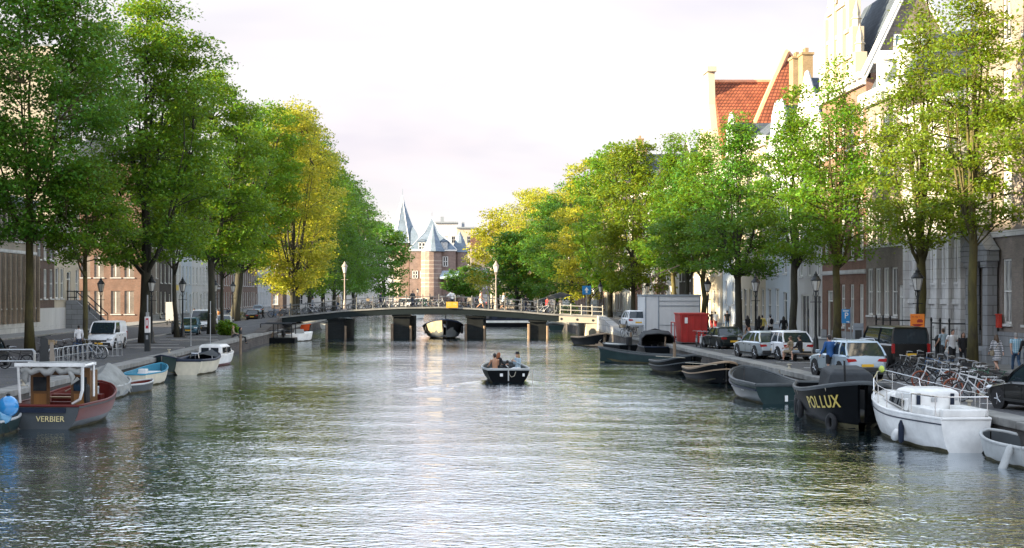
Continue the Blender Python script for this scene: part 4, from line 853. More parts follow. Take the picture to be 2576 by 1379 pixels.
# ------------------------------------------------------------------ boats (bow = local +Y, waterline z = 0)
def BM(name, col, rough=.4, **k): return P('hull_'+name, col, rough, var=k.pop('var', .18), scale=k.pop('scale', 1.4), spec=k.pop('spec', .18), **k)
H_ = {'black': BM('black', (.005,.006,.007), .5, spec=.05), 'cream': BM('cream', (.55,.50,.38), .4), 'white': BM('white', (.72,.71,.68), .3), 'grey': BM('grey', (.07,.078,.082), .5), 'darkgreen': BM('dark_green', (.018,.035,.035), .35),
      'pale': BM('pale_grey', (.40,.41,.40), .5), 'red': BM('dark_red', (.105,.016,.013), .45), 'orange': BM('orange', (.62,.085,.02), .4), 'brown': BM('varnish', (.16,.085,.04), .35), 'blue': BM('blue_paint', (.05,.22,.32), .5), 'tan': BM('tan_deck', (.33,.24,.16), .6), 'navy': BM('navy', (.015,.022,.04), .5)}
M['algae'] = P('algae', (.045,.045,.018), .8, var=.5, scale=3, col2=(.10,.085,.035)); M['rope'] = P('rope', (.42,.38,.30), .9); M['rubber'] = P('rubber', (.012,.012,.013), .75); M['canvas'] = P('grey_canvas', (.22,.225,.21), .85, var=.3, scale=2, bump=.6, bscale=3); M['canvasdark'] = P('dark_canvas', (.02,.024,.028), .8, var=.3, bump=.5, bscale=5); M['teak'] = P('teak', (.24,.15,.08), .6, var=.3, streak=(8,1,1))
M['chrome'] = P('chrome', (.6,.6,.6), .2, .9, var=.05)
class Hull:
    def __init__(s, L, B, fb, fm, fs, tw=.78, draft=.3, p=2.3, q=.62, rake=.35):
        s.L, s.B, s.fb, s.fm, s.fs, s.tw, s.draft, s.p, s.q, s.rake = L, B, fb, fm, fs, tw, draft, p, q, rake; s.N = 16
    def half(s, t):
        if t < .42: return s.B/2*(s.tw + (1-s.tw)*math.sin(math.pi/2*t/.42))
        return s.B/2*max(.015, 1 - ((t-.42)/.58)**s.p)**s.q
    def sheer(s, t): return s.fm + (s.fb-s.fm)*max(0, (t-.35)/.65)**1.9 + (s.fs-s.fm)*max(0, (.35-t)/.35)**1.6
    def pt(s, t, k, side, inset=0.0):
        """k: 0 keel .. 1 sheer"""
        zs = s.sheer(t); b = max(.01, s.half(t) - inset); z = -s.draft + (zs + s.draft)*k**1.5
        x = b*math.sin(k**.75*math.pi/2)**.9 * (.80 + .20*k)
        y = -s.L/2 + s.L*t + s.rake*(k - .55)*max(0, (t-.6)/.4)**2 - .12*(k-.5)*max(0, (.15-t)/.15)
        return Vector((side*x, y, z))
    def ts(s): return [i/s.N for i in range(s.N+1)]
    def outer(s, k0=0.0, k1=1.0, n=6, off=0.0):
        rings = []
        for t in s.ts():
            ks = [k0 + (k1-k0)*i/n for i in range(n+1)]
            rings.append([s.pt(t, k, -1, -off) for k in reversed(ks)] + [s.pt(t, k, 1, -off) for k in (ks[1:] if k0 == 0 else ks)])
        return rings
    def rim(s, inset=0.0, dz=0.0, a=0.0, b=1.0):
        L_ = [s.pt(t, 1, -1, inset) + Vector((0,0,dz)) for t in s.ts() if a <= t <= b]; R_ = [s.pt(t, 1, 1, inset) + Vector((0,0,dz)) for t in s.ts() if a <= t <= b]
        return L_ + R_[::-1]
def make_hull(t, h, mat, rimmat='tan', wall=.09, floor=.05, inside='grey', rimr=.045, stripe=None, open_=True, stripe_k=(.80, .93)):
    b = MB(); b.loft(h.outer(), closed=False, cap0=True, cap1=False); hull = b.build('hull', H_[mat], t, smooth=50)
    b = MB(); kz = (h.draft/(h.fm+h.draft))**(2/3)
    for sd in (-1, 1): b.loft([[h.pt(u, k, sd, -.007) for k in (kz-.05, kz+.03, kz+.075+.018*math.sin(u*23))] for u in h.ts()], closed=False, cap0=False, cap1=False)
    b.build('waterline_growth', M['algae'], hull, smooth=60)
    if stripe:
        for sd in (-1, 1):
            b = MB(); b.loft([[h.pt(u, k, sd, -.012) for k in (stripe_k[0], (stripe_k[0]+stripe_k[1])/2, stripe_k[1])] for u in h.ts()], closed=False, cap0=False, cap1=False); b.build('stripe', H_[stripe], hull, smooth=60)
    if open_:
        b = MB(); rings = []
        for u in h.ts():
            w = max(.02, h.half(u)-wall); z1 = h.sheer(u)-.01; zf = min(z1-.05, floor); y = h.pt(u, 1, 1).y - (.12 if u == 1 else 0) + (.06 if u == 0 else 0); wf = max(.01, w*.80)
            rings.append([(-w-wall*.5,y,z1),(-w,y,z1),(-wf,y,zf),(0,y,zf-.02),(wf,y,zf),(w,y,z1),(w+wall*.5,y,z1)])
        b.loft(rings, closed=False, cap0=False, cap1=False)
        r0 = rings[0]; b.add([r0[1], r0[2], r0[4], r0[5]], [(0,1,2,3)]); b.build('interior', H_[inside], t, smooth=40)
    if rimmat:
        b = MB(); pts = h.rim(.02, .01); b.tube(pts + [pts[0]], rimr, 6); b.build('gunwale', H_[rimmat] if rimmat in H_ else M[rimmat], t, smooth=60)
    return hull
def thwart(t, h, u, z, w=.28, mat='teak'):
    b = MB(); a = h.half(u)-.08; y = -h.L/2 + h.L*u; b.bx(-a, a, y-w/2, y+w/2, z-.04, z); return b.build('bench', M[mat] if mat in M else H_[mat], t)
def deck(t, h, a, b_, mat, dz=-.02, camber=.05, name='deck', inset=.03):
    b = MB(); b.loft([[h.pt(u,1,-1,inset)+Vector((0,0,dz)), Vector((0, h.pt(u,1,1).y, h.sheer(u)+dz+camber)), h.pt(u,1,1,inset)+Vector((0,0,dz))] for u in [a+(b_-a)*i/8 for i in range(9)]], closed=False, cap0=False, cap1=False)
    return b.build(name, H_[mat] if mat in H_ else M[mat], t, smooth=60)
def bollard_rope(t, pts, r=.018): b = MB(); b.tube(pts, r, 5); return b.build('rope', M['rope'], t)
def boat_at(name, label, cat, x, y, L, near='stern', rz=0.0, group=None):
    """x, y: photo pixel of the nearest waterline point"""
    p = gp(x, y, 0.0); a = rz + (math.pi if near == 'bow' else 0); d = Vector((-math.sin(a), math.cos(a), 0)); c = p + d*(L/2) * (1 if near == 'stern' else -1)
    return thing(name, label, cat, c, a, group)
# --- left bank
t = boat_at('motor_boat', 'grey and red wooden boat lettered VERBIER with a white canopy frame', 'boat', 112, 1081, 6.2, rz=-.06)
h = Hull(6.2, 2.75, 1.25, .82, .80, .88, q=.55); make_hull(t, h, 'grey', 'red', stripe='red', inside='red', floor=.35, stripe_k=(.66,.95))
lettering('VERBIER', .27, .006, P('gold_letters', (.62,.52,.25), .5), t, (.22, -3.19, .36), (R(84), 0, 0))
b = MB(); b.bx(-.85, .75, -3.22, -3.12, .58, .74); b.build('transom_board', H_['navy'], t)
b = MB(); b.bx(-1.08, 1.08, -3.0, .3, .50, .56); b.build('deck', H_['red'], t)
b = MB()                                                                    # wooden cabin front with three panels, one open
b.bx(-1.05, -.38, -1.42, -1.35, .56, 1.75); b.bx(.38, 1.05, -1.42, -1.35, .56, 1.75); b.bx(-1.05, 1.05, -1.42, -1.35, 1.75, 2.0); b.bx(-1.05, -.98, -1.34, -.5, .56, 1.9); b.bx(.98, 1.05, -1.34, -.5, .56, 1.9); cb_ = b.build('cabin', H_['brown'], t)
b = MB(); b.bx(-.95, -.48, -1.445, -1.425, 1.2, 1.68); b.bx(.48, .95, -1.445, -1.425, 1.2, 1.68); b.build('window', M['shopglass'], cb_)
b = MB()
for x in (-.71, .71): b.bx(x-.22, x+.22, -1.44, -1.424, .66, 1.1)
b.build('door_panel', P('orange_wood', (.28,.13,.035), .4, var=.3, streak=(1,1,.2)), cb_)
b = MB(); b.bx(-.9, .9, .4, .9, .56, .95); b.bx(-.5, .5, -1.0, -.6, .56, .78); b.build('cushions', H_['red'], t)
b = MB(); b.bx(-.8, .8, -.2, .2, .85, .9); b.bx(-.36, .3, .86, .92, 1.2, 1.3); b.build('plank', M['teak'], t)
b = MB()                                                                    # white frame and rolled canvas
for x in (-1.12, 1.12): b.tube([(x,-2.5,2.12),(x,-1.2,2.14)], .05, 4); b.tube([(x,-1.2,1.0),(x,-1.2,2.14)], .045, 4)
b.tube([(1.12,-2.5,2.12),(1.10,-2.45,1.3),(1.0,-2.4,.98),(.72,-2.35,.82)], .055, 5); b.tube([(-1.12,-2.5,2.12),(-1.08,-2.4,.85)], .045, 5)
b.bx(-1.22, 1.22, -2.58, -2.48, 2.10, 2.22); b.bx(-1.2, 1.2, -1.25, -1.15, 2.10, 2.20); b.build('canopy_frame', H_['white'], t)
b = MB(); b.loft([[(-1.1,y,2.19),(0,y,2.23),(1.1,y,2.19)] for y in (-2.48, -1.8, -1.2)], closed=False, cap0=False, cap1=False); b.build('canopy_roof', M['canvas'], t)
b = MB(); rr_ = random.Random(4); pr = [(-1.02 + 2.04*i/12, -2.42 + rr_.uniform(-.05,.05), 1.98 + .08*math.sin(i*2.1) + rr_.uniform(-.05,.04)) for i in range(13)]; b.tube(pr, [.10+.05*abs(math.sin(i*1.7)) for i in range(13)], 7)
b.tube([(-.8,-2.44,2.0),(-.92,-2.46,1.7),(-.86,-2.44,1.5)], [.13,.12,.03], 7); b.tube([(.62,-2.44,2.0),(.78,-2.46,1.72),(.72,-2.46,1.5),(.95,-2.44,1.7)], [.10,.09,.04,.07], 7); b.build('rolled_canvas', P('white_canvas', (.30,.30,.28), .85, var=.2, bump=.6, bscale=6), t, smooth=60)
b = MB(); b.lathe([(.09,-.35),(.11,-.2),(.11,.25),(.04,.34)], 8, (1.18,-2.2,1.15)); b.build('fender', M['rubber'], t)
# small dinghy and blue buoy at the left picture edge
t = boat_at('dinghy', 'small dark dinghy with a pale rim, cut by the left picture edge', 'boat', -36, 1098, 3.2, rz=.05)
h = Hull(3.2, 1.4, .62, .48, .46); make_hull(t, h, 'darkgreen', 'pale', inside='blue', floor=.1); thwart(t, h, .4, .36)
for (x, y, r_, lab, c1) in ((14, 1024, .34, 'big shiny blue ball buoy at the left picture edge', (.02,.22,.50)), (2, 1048, .27, 'smaller pale blue ball buoy below the big one', (.10,.30,.48))):
    p = gp(x, 1098, 0); Yq = p.y; o = thing('buoy', lab, 'buoy', ((x-HX)*Yq/F, Yq+.3, HC-(y-HY)*Yq/F - r_))
    b = MB(); b.ell((0,0,r_), (r_,r_,r_*1.02), 16, 10); b.build('ball', P('blue_buoy', c1, .12, var=.05, coat=.6), o, smooth=180); b = MB(); b.lathe([(.06,2*r_-.02),(.07,2*r_+.06),(.03,2*r_+.08)], 8); b.tube([(0,0,.02),(0,0,-.35),(.1,.1,-.5)], .015, 4); b.build('eye', M['rubber'], o)
t = boat_at('rowing_boat', 'small boat under a draped grey tarpaulin behind the canopy boat', 'boat', 246, 1006, 4.2, rz=-.04)
h = Hull(4.2, 1.6, .8, .55, .55); make_hull(t, h, 'pale', 'pale', inside='grey')
b = MB(); rows = []; rr_ = random.Random(9)
for i in range(11):
    u = i/10; y = -2.05 + 3.95*u; w = h.half(min(1,u*.96+.02))*1.10; zt = .75 + .75*math.sin(math.pi*min(1,u*1.05))**.8 + .05*math.sin(i*1.9)
    rows.append([(-w*(1+.06*math.sin(i*2.3)), y, .30+.1*math.sin(i*1.3)), (-w*.92, y, .62+.04*math.sin(i*2)), (-w*.45, y, zt*.82+.05*math.sin(i*2.9)), (0, y, zt), (w*.45, y, zt*.80+.05*math.sin(i*2.2+1)), (w*.92, y, .60+.04*math.sin(i*2.7)), (w*(1+.07*math.sin(i*1.7)), y, .26+.12*math.sin(i*2.1))])
b.loft(rows, closed=False, cap0=False, cap1=False); b.build('tarpaulin', M['canvas'], t, smooth=50)
t = boat_at('rowing_boat', 'cream rowing boat with a bright blue interior on the left bank', 'boat', 338, 972, 4.0, rz=-.14)
h = Hull(4.0, 1.75, .95, .62, .58, .7); make_hull(t, h, 'cream', 'blue', inside='blue', floor=.1); thwart(t, h, .25, .42, mat='blue'); thwart(t, h, .5, .42, mat='blue'); thwart(t, h, .72, .48, mat='white')
b = MB(); b.bx(-.35,.4,-.6,.9,.5,.62); b.bx(-.2,.2,-.9,-.5,.45,.8); b.build('engine_cover', H_['white'], t, bevel=.03)
t = boat_at('dinghy', 'little grey dinghy with a red interior beside the blue rowing boat', 'boat', 302, 990, 2.6, rz=-.35)
h = Hull(2.6, 1.2, .50, .38, .38, .8); make_hull(t, h, 'grey', 'pale', inside='red', floor=.1); thwart(t, h, .45, .3, mat='red')
b = MB(); b.bx(-.13,.13,-1.62,-1.38,.35,.72); b.bx(-.06,.06,-1.6,-1.45,-.3,.35); b.build('outboard_motor', M['rubber'], t, bevel=.03)
t = boat_at('sloop', 'dark green open boat moored against the quay behind the cream sloop', 'boat', 408, 946, 5.2, near='bow', rz=.02)
h = Hull(5.6, 1.9, 1.15, .72, .75); make_hull(t, h, 'darkgreen', 'navy', inside='grey')
t = boat_at('sloop', 'cream hulled sloop with a dark rim and navy cover on the left bank', 'boat', 470, 944, 5.2, near='stern', rz=-.12)
h = Hull(5.2, 2.1, 1.10, .80, .82, .8); make_hull(t, h, 'cream', 'navy', inside='navy', floor=.3, rimr=.075)
deck(t, h, .62, .97, 'canvasdark', dz=.02, camber=.18, name='cover'); thwart(t, h, .2, .6, .5, 'canvasdark')
b = MB(); b.tube([(-.2,-1.2,.9),(-.15,-1.2,1.18),(.25,-1.2,1.18),(.3,-1.2,.9)], .03, 5); b.tube([(0,-.9,.4),(0,-.95,1.05)], .04, 5); b.build('steering_rail', M['chrome'], t)
t = boat_at('cabin_cruiser', 'small white cabin cruiser with a red waterline on the left bank', 'boat', 512, 924, 6.0, near='stern', rz=-.12); t.scale = (.84,)*3
h = Hull(6.0, 2.3, 1.05, .85, .85, .85); make_hull(t, h, 'white', 'white', inside='white', floor=.3); deck(t, h, .55, .99, 'white', camber=.1)
for sd in (-1,1):
    b = MB(); b.loft([[h.pt(u,k,sd,-.013) for k in (.42,.5,.56)] for u in h.ts()], closed=False, cap0=False, cap1=False); b.build('waterline', H_['red'], t, smooth=60)
b = MB(); b.loft([[(-.92,-1.9,.8),(.92,-1.9,.8),(.85,1.7,.95),(-.85,1.7,.95)],[(-.86,-1.8,1.45),(.86,-1.8,1.45),(.72,1.1,1.45),(-.72,1.1,1.45)],[(-.70,-1.7,1.62),(.70,-1.7,1.62),(.55,.85,1.60),(-.55,.85,1.60)]]); cb_ = b.build('cabin', H_['white'], t, bevel=.05)
b = MB(); b.bx(-.66,-.08,-1.905,-1.84,.95,1.38); b.bx(.08,.66,-1.905,-1.84,.95,1.38)
for y0, y1 in ((-1.5,-.4),(-.2,.8)): b.quad((.925,y0,.98),(.925,y1,1.0),(.88,y1,1.38),(.885,y0,1.38)); b.quad((-.925,y0,.98),(-.885,y0,1.38),(-.88,y1,1.38),(-.925,y1,1.0))
b.build('window', M['shopglass'], cb_)
b = MB(); b.tube([(-.5,2.4,1.0),(-.5,2.4,1.35),(0,3.0,1.4),(.5,2.4,1.35),(.5,2.4,1.0)], .02, 5); b.build('bow_rail', M['chrome'], t)
# rafts and boats by the left end of the bridge
t = boat_at('work_raft', 'dark work raft with a metal frame beside the left quay at the bridge', 'raft', 698, 862, 4.2, rz=0)
b = MB(); b.bx(-1.9,1.6,-2.1,2.1,-.2,.42); b.build('hull', H_['black'], t, bevel=.04)
b = MB()
for x in (-1.6, -.4, 1.3): b.tube([(x,-1.9,.42),(x,-1.9,1.75)], .05, 5); b.tube([(x,1.9,.42),(x,1.9,1.75)], .05, 5)
b.tube([(-1.6,-1.9,1.75),(1.3,-1.9,1.75)], .05, 5); b.tube([(-1.6,-1.9,1.1),(1.3,-1.9,1.1)], .04, 5); b.tube([(-1.6,1.9,1.75),(1.3,1.9,1.75)], .05, 5); b.build('frame', M['iron'], t)
b = MB(); b.bx(-1.2,-.6,-.6,.3,.42,.9); b.bx(.2,1.0,.2,1.0,.42,.8); b.build('crates', M['wood'], t, bevel=.02)
t = boat_at('motor_boat', 'white motor boat with a black outboard engine beside the dark raft', 'boat', 716, 860, 4.4, rz=-.5)
h = Hull(4.4, 1.8, .85, .7, .68, .85); make_hull(t, h, 'white', 'white', inside='white', floor=.3); deck(t, h, .6, .99, 'white')
b = MB(); b.bx(-.16,.16,-2.55,-2.25,.6,1.15); b.bx(-.07,.07,-2.5,-2.32,-.3,.6); b.build('outboard_motor', M['rubber'], t, bevel=.04)
b = MB(); b.loft([[(-.6,.2,.75),(.6,.2,.75),(.5,.25,1.15),(-.5,.25,1.15)],[(-.55,.3,.78),(.55,.3,.78),(.48,.28,1.15),(-.48,.28,1.15)]]); b.build('windscreen', M['glass'], t)
t = boat_at('sloop', 'small boat with a bright orange hull at the left end of the bridge', 'boat', 778, 839, 5.2, near='bow', rz=.9)
h = Hull(5.2, 2.0, 1.05, .75, .72, .75); make_hull(t, h, 'black', 'orange', inside='grey', stripe='orange', stripe_k=(.62,.98), floor=.2); deck(t, h, .7, .98, 'orange')
# --- the boat with four people in the middle of the water
boat_c = thing('sloop', 'dark open sloop with four people aboard in the middle of the canal', 'boat', (BOATX, BOATY+2.7, 0), .03)
h = Hull(5.4, 2.42, .88, .66, .68, .90, q=.55); make_hull(boat_c, h, 'black', 'pale', inside='grey', floor=.12, rimr=.06); thwart(boat_c, h, .12, .5, .45, 'pale'); thwart(boat_c, h, .35, .48, .4, 'pale'); thwart(boat_c, h, .6, .48, .4, 'pale')
for x, w in ((-.36,.15),(.78,.11)):
    b = MB(); b.bx(x-w/2, x+w/2, -2.80, -2.765, .33, .48); b.build('sticker', H_['white'], boat_c)
bollard_rope(boat_c, [(0,-2.78,.66),(.05,-2.82,.42),(.16,-2.84,.30),(.3,-2.82,.36),(.38,-2.8,.58)]); bollard_rope(boat_c, [(1.24,-2.5,.66),(1.27,-2.55,.2),(1.25,-2.6,-.1)])
b = MB(); b.tube([(0,-2.78,.75),(0,-2.82,.1)], .035, 6); b.tube([(0,-2.7,.8),(-.05,-1.9,.85)], .03, 5); b.build('rudder', H_['pale'], boat_c)
# --- barge coming out under the bridge
t = boat_at('tour_boat', 'black boat with one bow side sunlit cream coming through the bridge', 'boat', 1118, 853, 9.0, near='bow', rz=.03)
h = Hull(9.0, 4.2, 1.95, 1.15, .9, .8, p=2.6, q=.5, rake=.45); make_hull(t, h, 'black', 'navy', inside='grey', floor=.2, rimr=.08)
b = MB(); b.loft([[h.pt(u,k,1,-.014) for k in (.30,.5,.7,.85,.98)] for u in [.70+.03*i for i in range(11)]], closed=False, cap0=False, cap1=False); b.build('sunlit_bow_side', BM('sunlit_bow_cream', (.33,.27,.18), .5, spec=.1), t, smooth=60)  # sunlight on the sunward bow side, painted as a cream hull colour
deck(t, h, .72, .98, 'tan')
for sd in (-1, 1):
    b = MB(); q_ = h.pt(.78, .9, sd, -.12); b.lathe([(.10,-.4),(.15,-.28),(.15,.28),(.05,.4)], 8, (q_.x, q_.y, q_.z-.35)); b.build('fender', M['rubber'], t)
b = MB(); b.tube([(-.2,2.2,1.2),(-.2,2.2,3.2)], .05, 6); b.build('mast', M['iron'], t)
# --- right bank
t = boat_at('sloop', 'brown decked black boat under the right end of the bridge', 'boat', 1520, 873, 6.0, near='bow', rz=.25)
h = Hull(6.0, 2.3, 1.15, .72, .7, .8, q=.5); make_hull(t, h, 'black', 'tan', inside='tan', rimr=.07); deck(t, h, .55, .98, 'tan', camber=.12)
bollard_rope(t, [(.3,2.6,1.0),(.35,2.85,.5),(.2,2.95,.75)], .03)
t = boat_at('dinghy', 'dark boat with a grey deck and upright outboard motor, right bank', 'boat', 1580, 886, 3.8, rz=.35)
h = Hull(3.8, 1.8, .62, .55, .56, .9); make_hull(t, h, 'black', 'grey', inside='pale', floor=.4); deck(t, h, .1, .98, 'pale', dz=-.03)
b = MB(); b.bx(-.2,.2,-2.2,-1.85,.55,1.2); b.bx(-.08,.08,-2.15,-1.92,-.3,.55); b.build('outboard_motor', M['rubber'], t, bevel=.06)
t = boat_at('long_boat', 'long low dark open boat with a grey rim lying across the right bank', 'boat', 1628, 918, 6.2, near='stern', rz=1.15)
p_ = gp(1628, 915, 0); t.location = (p_.x+.2, p_.y+1.2, 0)
h = Hull(6.2, 1.7, 1.0, .52, .58, .65, rake=.7); make_hull(t, h, 'darkgreen', 'grey', inside='darkgreen', rimr=.06); thwart(t, h, .4, .38, mat='grey'); thwart(t, h, .65, .42, mat='grey')
t = boat_at('sloop', 'black sloop with a dark folding hood behind the long low boat', 'boat', 1660, 904, 6.0, near='stern', rz=-.05)
h = Hull(6.0, 2.6, 1.15, .85, .85, .85); make_hull(t, h, 'black', 'navy', inside='black', floor=.35)
b = MB(); rows = []
for y, w, z in ((-1.4,1.12,1.72),(-.4,1.16,1.98),(.5,1.15,1.98),(1.2,1.05,1.55),(1.8,.95,1.1)): rows.append([(-w,y,.85),(-w,y,z*.8),(-w*.75,y,z*.96),(0,y,z),(w*.75,y,z*.96),(w,y,z*.8),(w,y,.85)])
b.loft(rows, closed=False, cap0=False, cap1=True); b.build('hood', M['canvasdark'], t, smooth=50)
b = MB(); rows_ = [(-1.14,-1.45,.85),(-1.14,-1.45,1.4),(-.85,-1.45,1.67),(0,-1.45,1.75),(.85,-1.45,1.67),(1.14,-1.45,1.4),(1.14,-1.45,.85)]; b.tube(rows_, .045, 5); b.tube([(-1.0,.6,1.75),(0,.65,2.02),(1.0,.6,1.75)], .05, 5); b.build('hood_frame', M['rubber'], t)
b = MB(); b.loft([[(-.85,1.25,1.15),(.85,1.25,1.15),(.7,1.05,1.5),(-.7,1.05,1.5)],[(-.85,1.29,1.15),(.85,1.29,1.15),(.7,1.09,1.5),(-.7,1.09,1.5)]]); b.build('window', M['glass'], t)
b = MB(); b.tube([(.35,-2.7,.7),(.4,-2.75,1.55)], .05, 6); b.build('tiller_post', M['wood'], t)
for lab, x, y, L, B, m1, rim_, rz in (('black rowing sloop with a grey rim, farther of the twin bows on the right', 1742, 944, 5.6, 2.15, 'black', 'grey', .16), ('black round-bowed sloop with a brown rim above golden reflections', 1826, 966, 5.4, 2.2, 'black', 'tan', .10)):
    t = boat_at('sloop', lab, 'boat', x, y, L, near='bow', rz=rz)
    h = Hull(L, B, 1.12, .62, .6, .75, p=2.6, q=.5); make_hull(t, h, m1, rim_, inside='black', rimr=.06); deck(t, h, .48, .98, 'canvasdark', dz=.0, camber=.10, name='cover')
    b = MB(); b.tube([h.pt(u,.82,-1,-.03) for u in h.ts()] + [h.pt(u,.82,1,-.03) for u in reversed(h.ts())], .035, 5); b.build('rubbing_strake', H_[rim_], t)
    bollard_rope(t, [(0,L/2,.95),(.9,L/2-.3,1.0),(1.9,L/2-.8,1.05)])
t = boat_at('sloop', 'dark green open sloop with a wide pale rim and grey interior, stern towards us', 'boat', 1962, 1016, 5.8, near='stern', rz=.05)
h = Hull(5.8, 2.5, 1.25, .82, .78, .84, q=.55); make_hull(t, h, 'darkgreen', 'grey', inside='grey', floor=.12, rimr=.075, wall=.14); thwart(t, h, .3, .5, .4, 'pale'); thwart(t, h, .62, .55, .35, 'pale')
b = MB(); b.bx(-.3,1.0,-.9,.2,.2,.62); b.build('engine_box', H_['white'], t, bevel=.03); b = MB(); b.tube([h.pt(u,.86,1,-.03) for u in h.ts()], .045, 5); b.tube([h.pt(u,.86,-1,-.03) for u in h.ts()], .045, 5); b.build('rubbing_strake', H_['navy'], t)
b = MB(); b.bx(.18,.30,-2.99,-2.95,.1,.35); b.build('sticker', H_['white'], t)
# POLLUX
t = boat_at('tug_boat', 'big black boat lettered POLLUX in gold with tyres hung along its side', 'boat', 2168, 1086, 8.0, near='bow', rz=-.10)
h = Hull(8.0, 3.0, 1.62, 1.12, 1.15, .7, p=2.5, q=.52, rake=.35); make_hull(t, h, 'black', 'grey', inside='black', floor=.3, rimr=.07); deck(t, h, .55, .98, 'black')
gold = P('gold_paint', (.52,.40,.08), .45, var=.12)
def on_hull(h, text, size, t0, side, k, mat, par, adv=.72, start=0):
    """letters laid on the curved bow one by one"""
    u = t0; y_len = 0
    for ch in text:
        a = h.pt(u, k, side, -.012); c = h.pt(u + (.02 if side < 0 else -.02)*(-1), k, side, -.012); up = h.pt(u, k+.06, side, -.012) - h.pt(u, k-.06, side, -.012)
        d = (h.pt(u+.02, k, side, -.012) - h.pt(u-.02, k, side, -.012)).normalized()
        if side > 0: ex = d
        else: ex = -d
        up = (up - ex*up.dot(ex)).normalized(); nz = ex.cross(up)
        cu = bpy.data.curves.new('letter', 'FONT'); cu.body = ch; cu.size = size; cu.extrude = .004; cu.align_x = 'CENTER'; cu.align_y = 'CENTER'; cu.offset = .008
        o = bpy.data.objects.new('letter', cu); COL.objects.link(o); bpy.context.view_layer.update(); me = bpy.data.meshes.new_from_object(o); bpy.data.objects.remove(o)
        me.transform(Matrix(((ex.x,up.x,nz.x,a.x+nz.x*.012),(ex.y,up.y,nz.y,a.y+nz.y*.012),(ex.z,up.z,nz.z,a.z+nz.z*.012),(0,0,0,1))))
        me.materials.clear(); me.materials.append(mat); out.append(me)
        # move on along the hull by the letter's width
        step = size*adv; uu = u; p0 = a
        sg = 1 if side > 0 else -1
        while (h.pt(uu, k, side) - p0).length < step and 0 < uu < 1: uu += .002*sg
        u = uu
out = []; on_hull(h, 'POLLUX', .60, .665, 1, .78, gold, t)
bmx = MB()
for me_ in out: bmx.add([v.co.copy() for v in me_.vertices], [tuple(p.vertices) for p in me_.polygons]); bpy.data.meshes.remove(me_)
bmx.build('lettering', gold, t)
out = []; on_hull(h, 'AMSTERDAM', .40, .955, -1, .74, gold, t)
bmx = MB()
for me_ in out: bmx.add([v.co.copy() for v in me_.vertices], [tuple(p.vertices) for p in me_.polygons]); bpy.data.meshes.remove(me_)
bmx.build('lettering', gold, t)
for u in (.06, .24, .42, .86):
    q_ = h.pt(u, .62 if u < .8 else .44, 1, -.14); b = MB(); d = (h.pt(u+.03,.6,1)-h.pt(u-.03,.6,1)).normalized(); c = Vector((0,0,1)); b.tube([q_ + (d*math.cos(a)+c*math.sin(a))*.25 for a in [2*math.pi*i/14 for i in range(14)]], .10, 8, closed=True)
    ty = b.build('tyre_fender', M['rubber'], t, smooth=180); b = MB(); b.tube([q_+c*.3, h.pt(u,1,1,0)], .018, 4); b.build('rope', M['rope'], ty)
b = MB(); b.tube([(.3,2.6,1.3),(.35,2.65,2.3)], .035, 6); b.build('pole', M['iron'], t)
b = MB(); b.loft([[(-.95,-.6,1.1),(.75,-.6,1.1),(.75,1.6,1.25),(-.95,1.6,1.25)],[(-.85,-.5,1.9),(.65,-.5,1.9),(.6,1.4,1.8),(-.8,1.4,1.8)],[(-.6,-.3,2.0),(.4,-.3,2.0),(.4,1.1,1.92),(-.6,1.1,1.92)]]); b.build('covered_console', M['canvasdark'], t, bevel=.06)
# white sailing yacht
t = boat_at('sailing_yacht', 'small white sailing yacht with a raised coach roof and steel rails', 'boat', 2428, 1140, 6.9, near='stern', rz=.035)
h = Hull(6.9, 2.45, 1.35, 1.0, .98, .60, draft=.35, p=2.1, q=.68, rake=.75); make_hull(t, h, 'white', 'white', open_=False); deck(t, h, .02, .99, 'white', camber=.07)
for sd in (-1, 1):
    b = MB(); b.tube([h.pt(u,.92,sd,-.012) for u in h.ts()], .02, 4); b.build('stripe', H_['navy'], t)
b = MB(); b.loft([[(-.88,-1.0,1.02),(.88,-1.0,1.02),(.55,2.2,1.18),(-.55,2.2,1.18)],[(-.80,-.95,1.38),(.80,-.95,1.38),(.46,1.9,1.40),(-.46,1.9,1.40)],[(-.62,-.9,1.47),(.62,-.9,1.47),(.35,1.6,1.47),(-.35,1.6,1.47)]]); cr = b.build('coach_roof', H_['white'], t, bevel=.04)
b = MB(); b.loft([[(-.74,-1.1,1.0),(.74,-1.1,1.0),(.74,.4,1.4),(-.74,.4,1.4)],[(-.76,-1.08,1.60),(.76,-1.08,1.60),(.66,.4,1.62),(-.66,.4,1.62)],[(-.58,-.9,1.70),(.58,-.9,1.70),(.48,.2,1.70),(-.48,.2,1.70)]]); cn = b.build('cabin', H_['white'], t, bevel=.05)
b = MB()
for x in (-.52,.52): b.bx(x-.06, x+.06, -1.125, -1.11, 1.02, 1.56)
b.build('strap', H_['navy'], cn)
b = MB(); b.bx(-.12,.06,-1.12,-1.106,1.30,1.43); b.bx(.62,.70,-1.115,-1.098,1.35,1.46); b.build('vent', M['steel'], cn)
b = MB()
for sd in (-1,1):
    b.quad((sd*.885,-.7,1.12),(sd*.70,1.0,1.20),(sd*.66,1.0,1.34),(sd*.82,-.7,1.34)) if sd > 0 else b.quad((sd*.885,-.7,1.12),(sd*.82,-.7,1.34),(sd*.66,1.0,1.34),(sd*.70,1.0,1.20))
b.build('window', M['shopglass'], cr)
b = MB(); b.bx(-.8,.8,-3.0,-1.15,.9,1.02); b.build('cockpit_floor', H_['navy'], t); b = MB()
for sd in (-1,1): b.bx(sd*.62-.2, sd*.62+.2, -3.1, -1.15, 1.0, 1.22)
b.bx(-.62,.62,-3.35,-3.1,1.0,1.24); b.build('cockpit_bench', H_['white'], t, bevel=.03)
rl = MB()
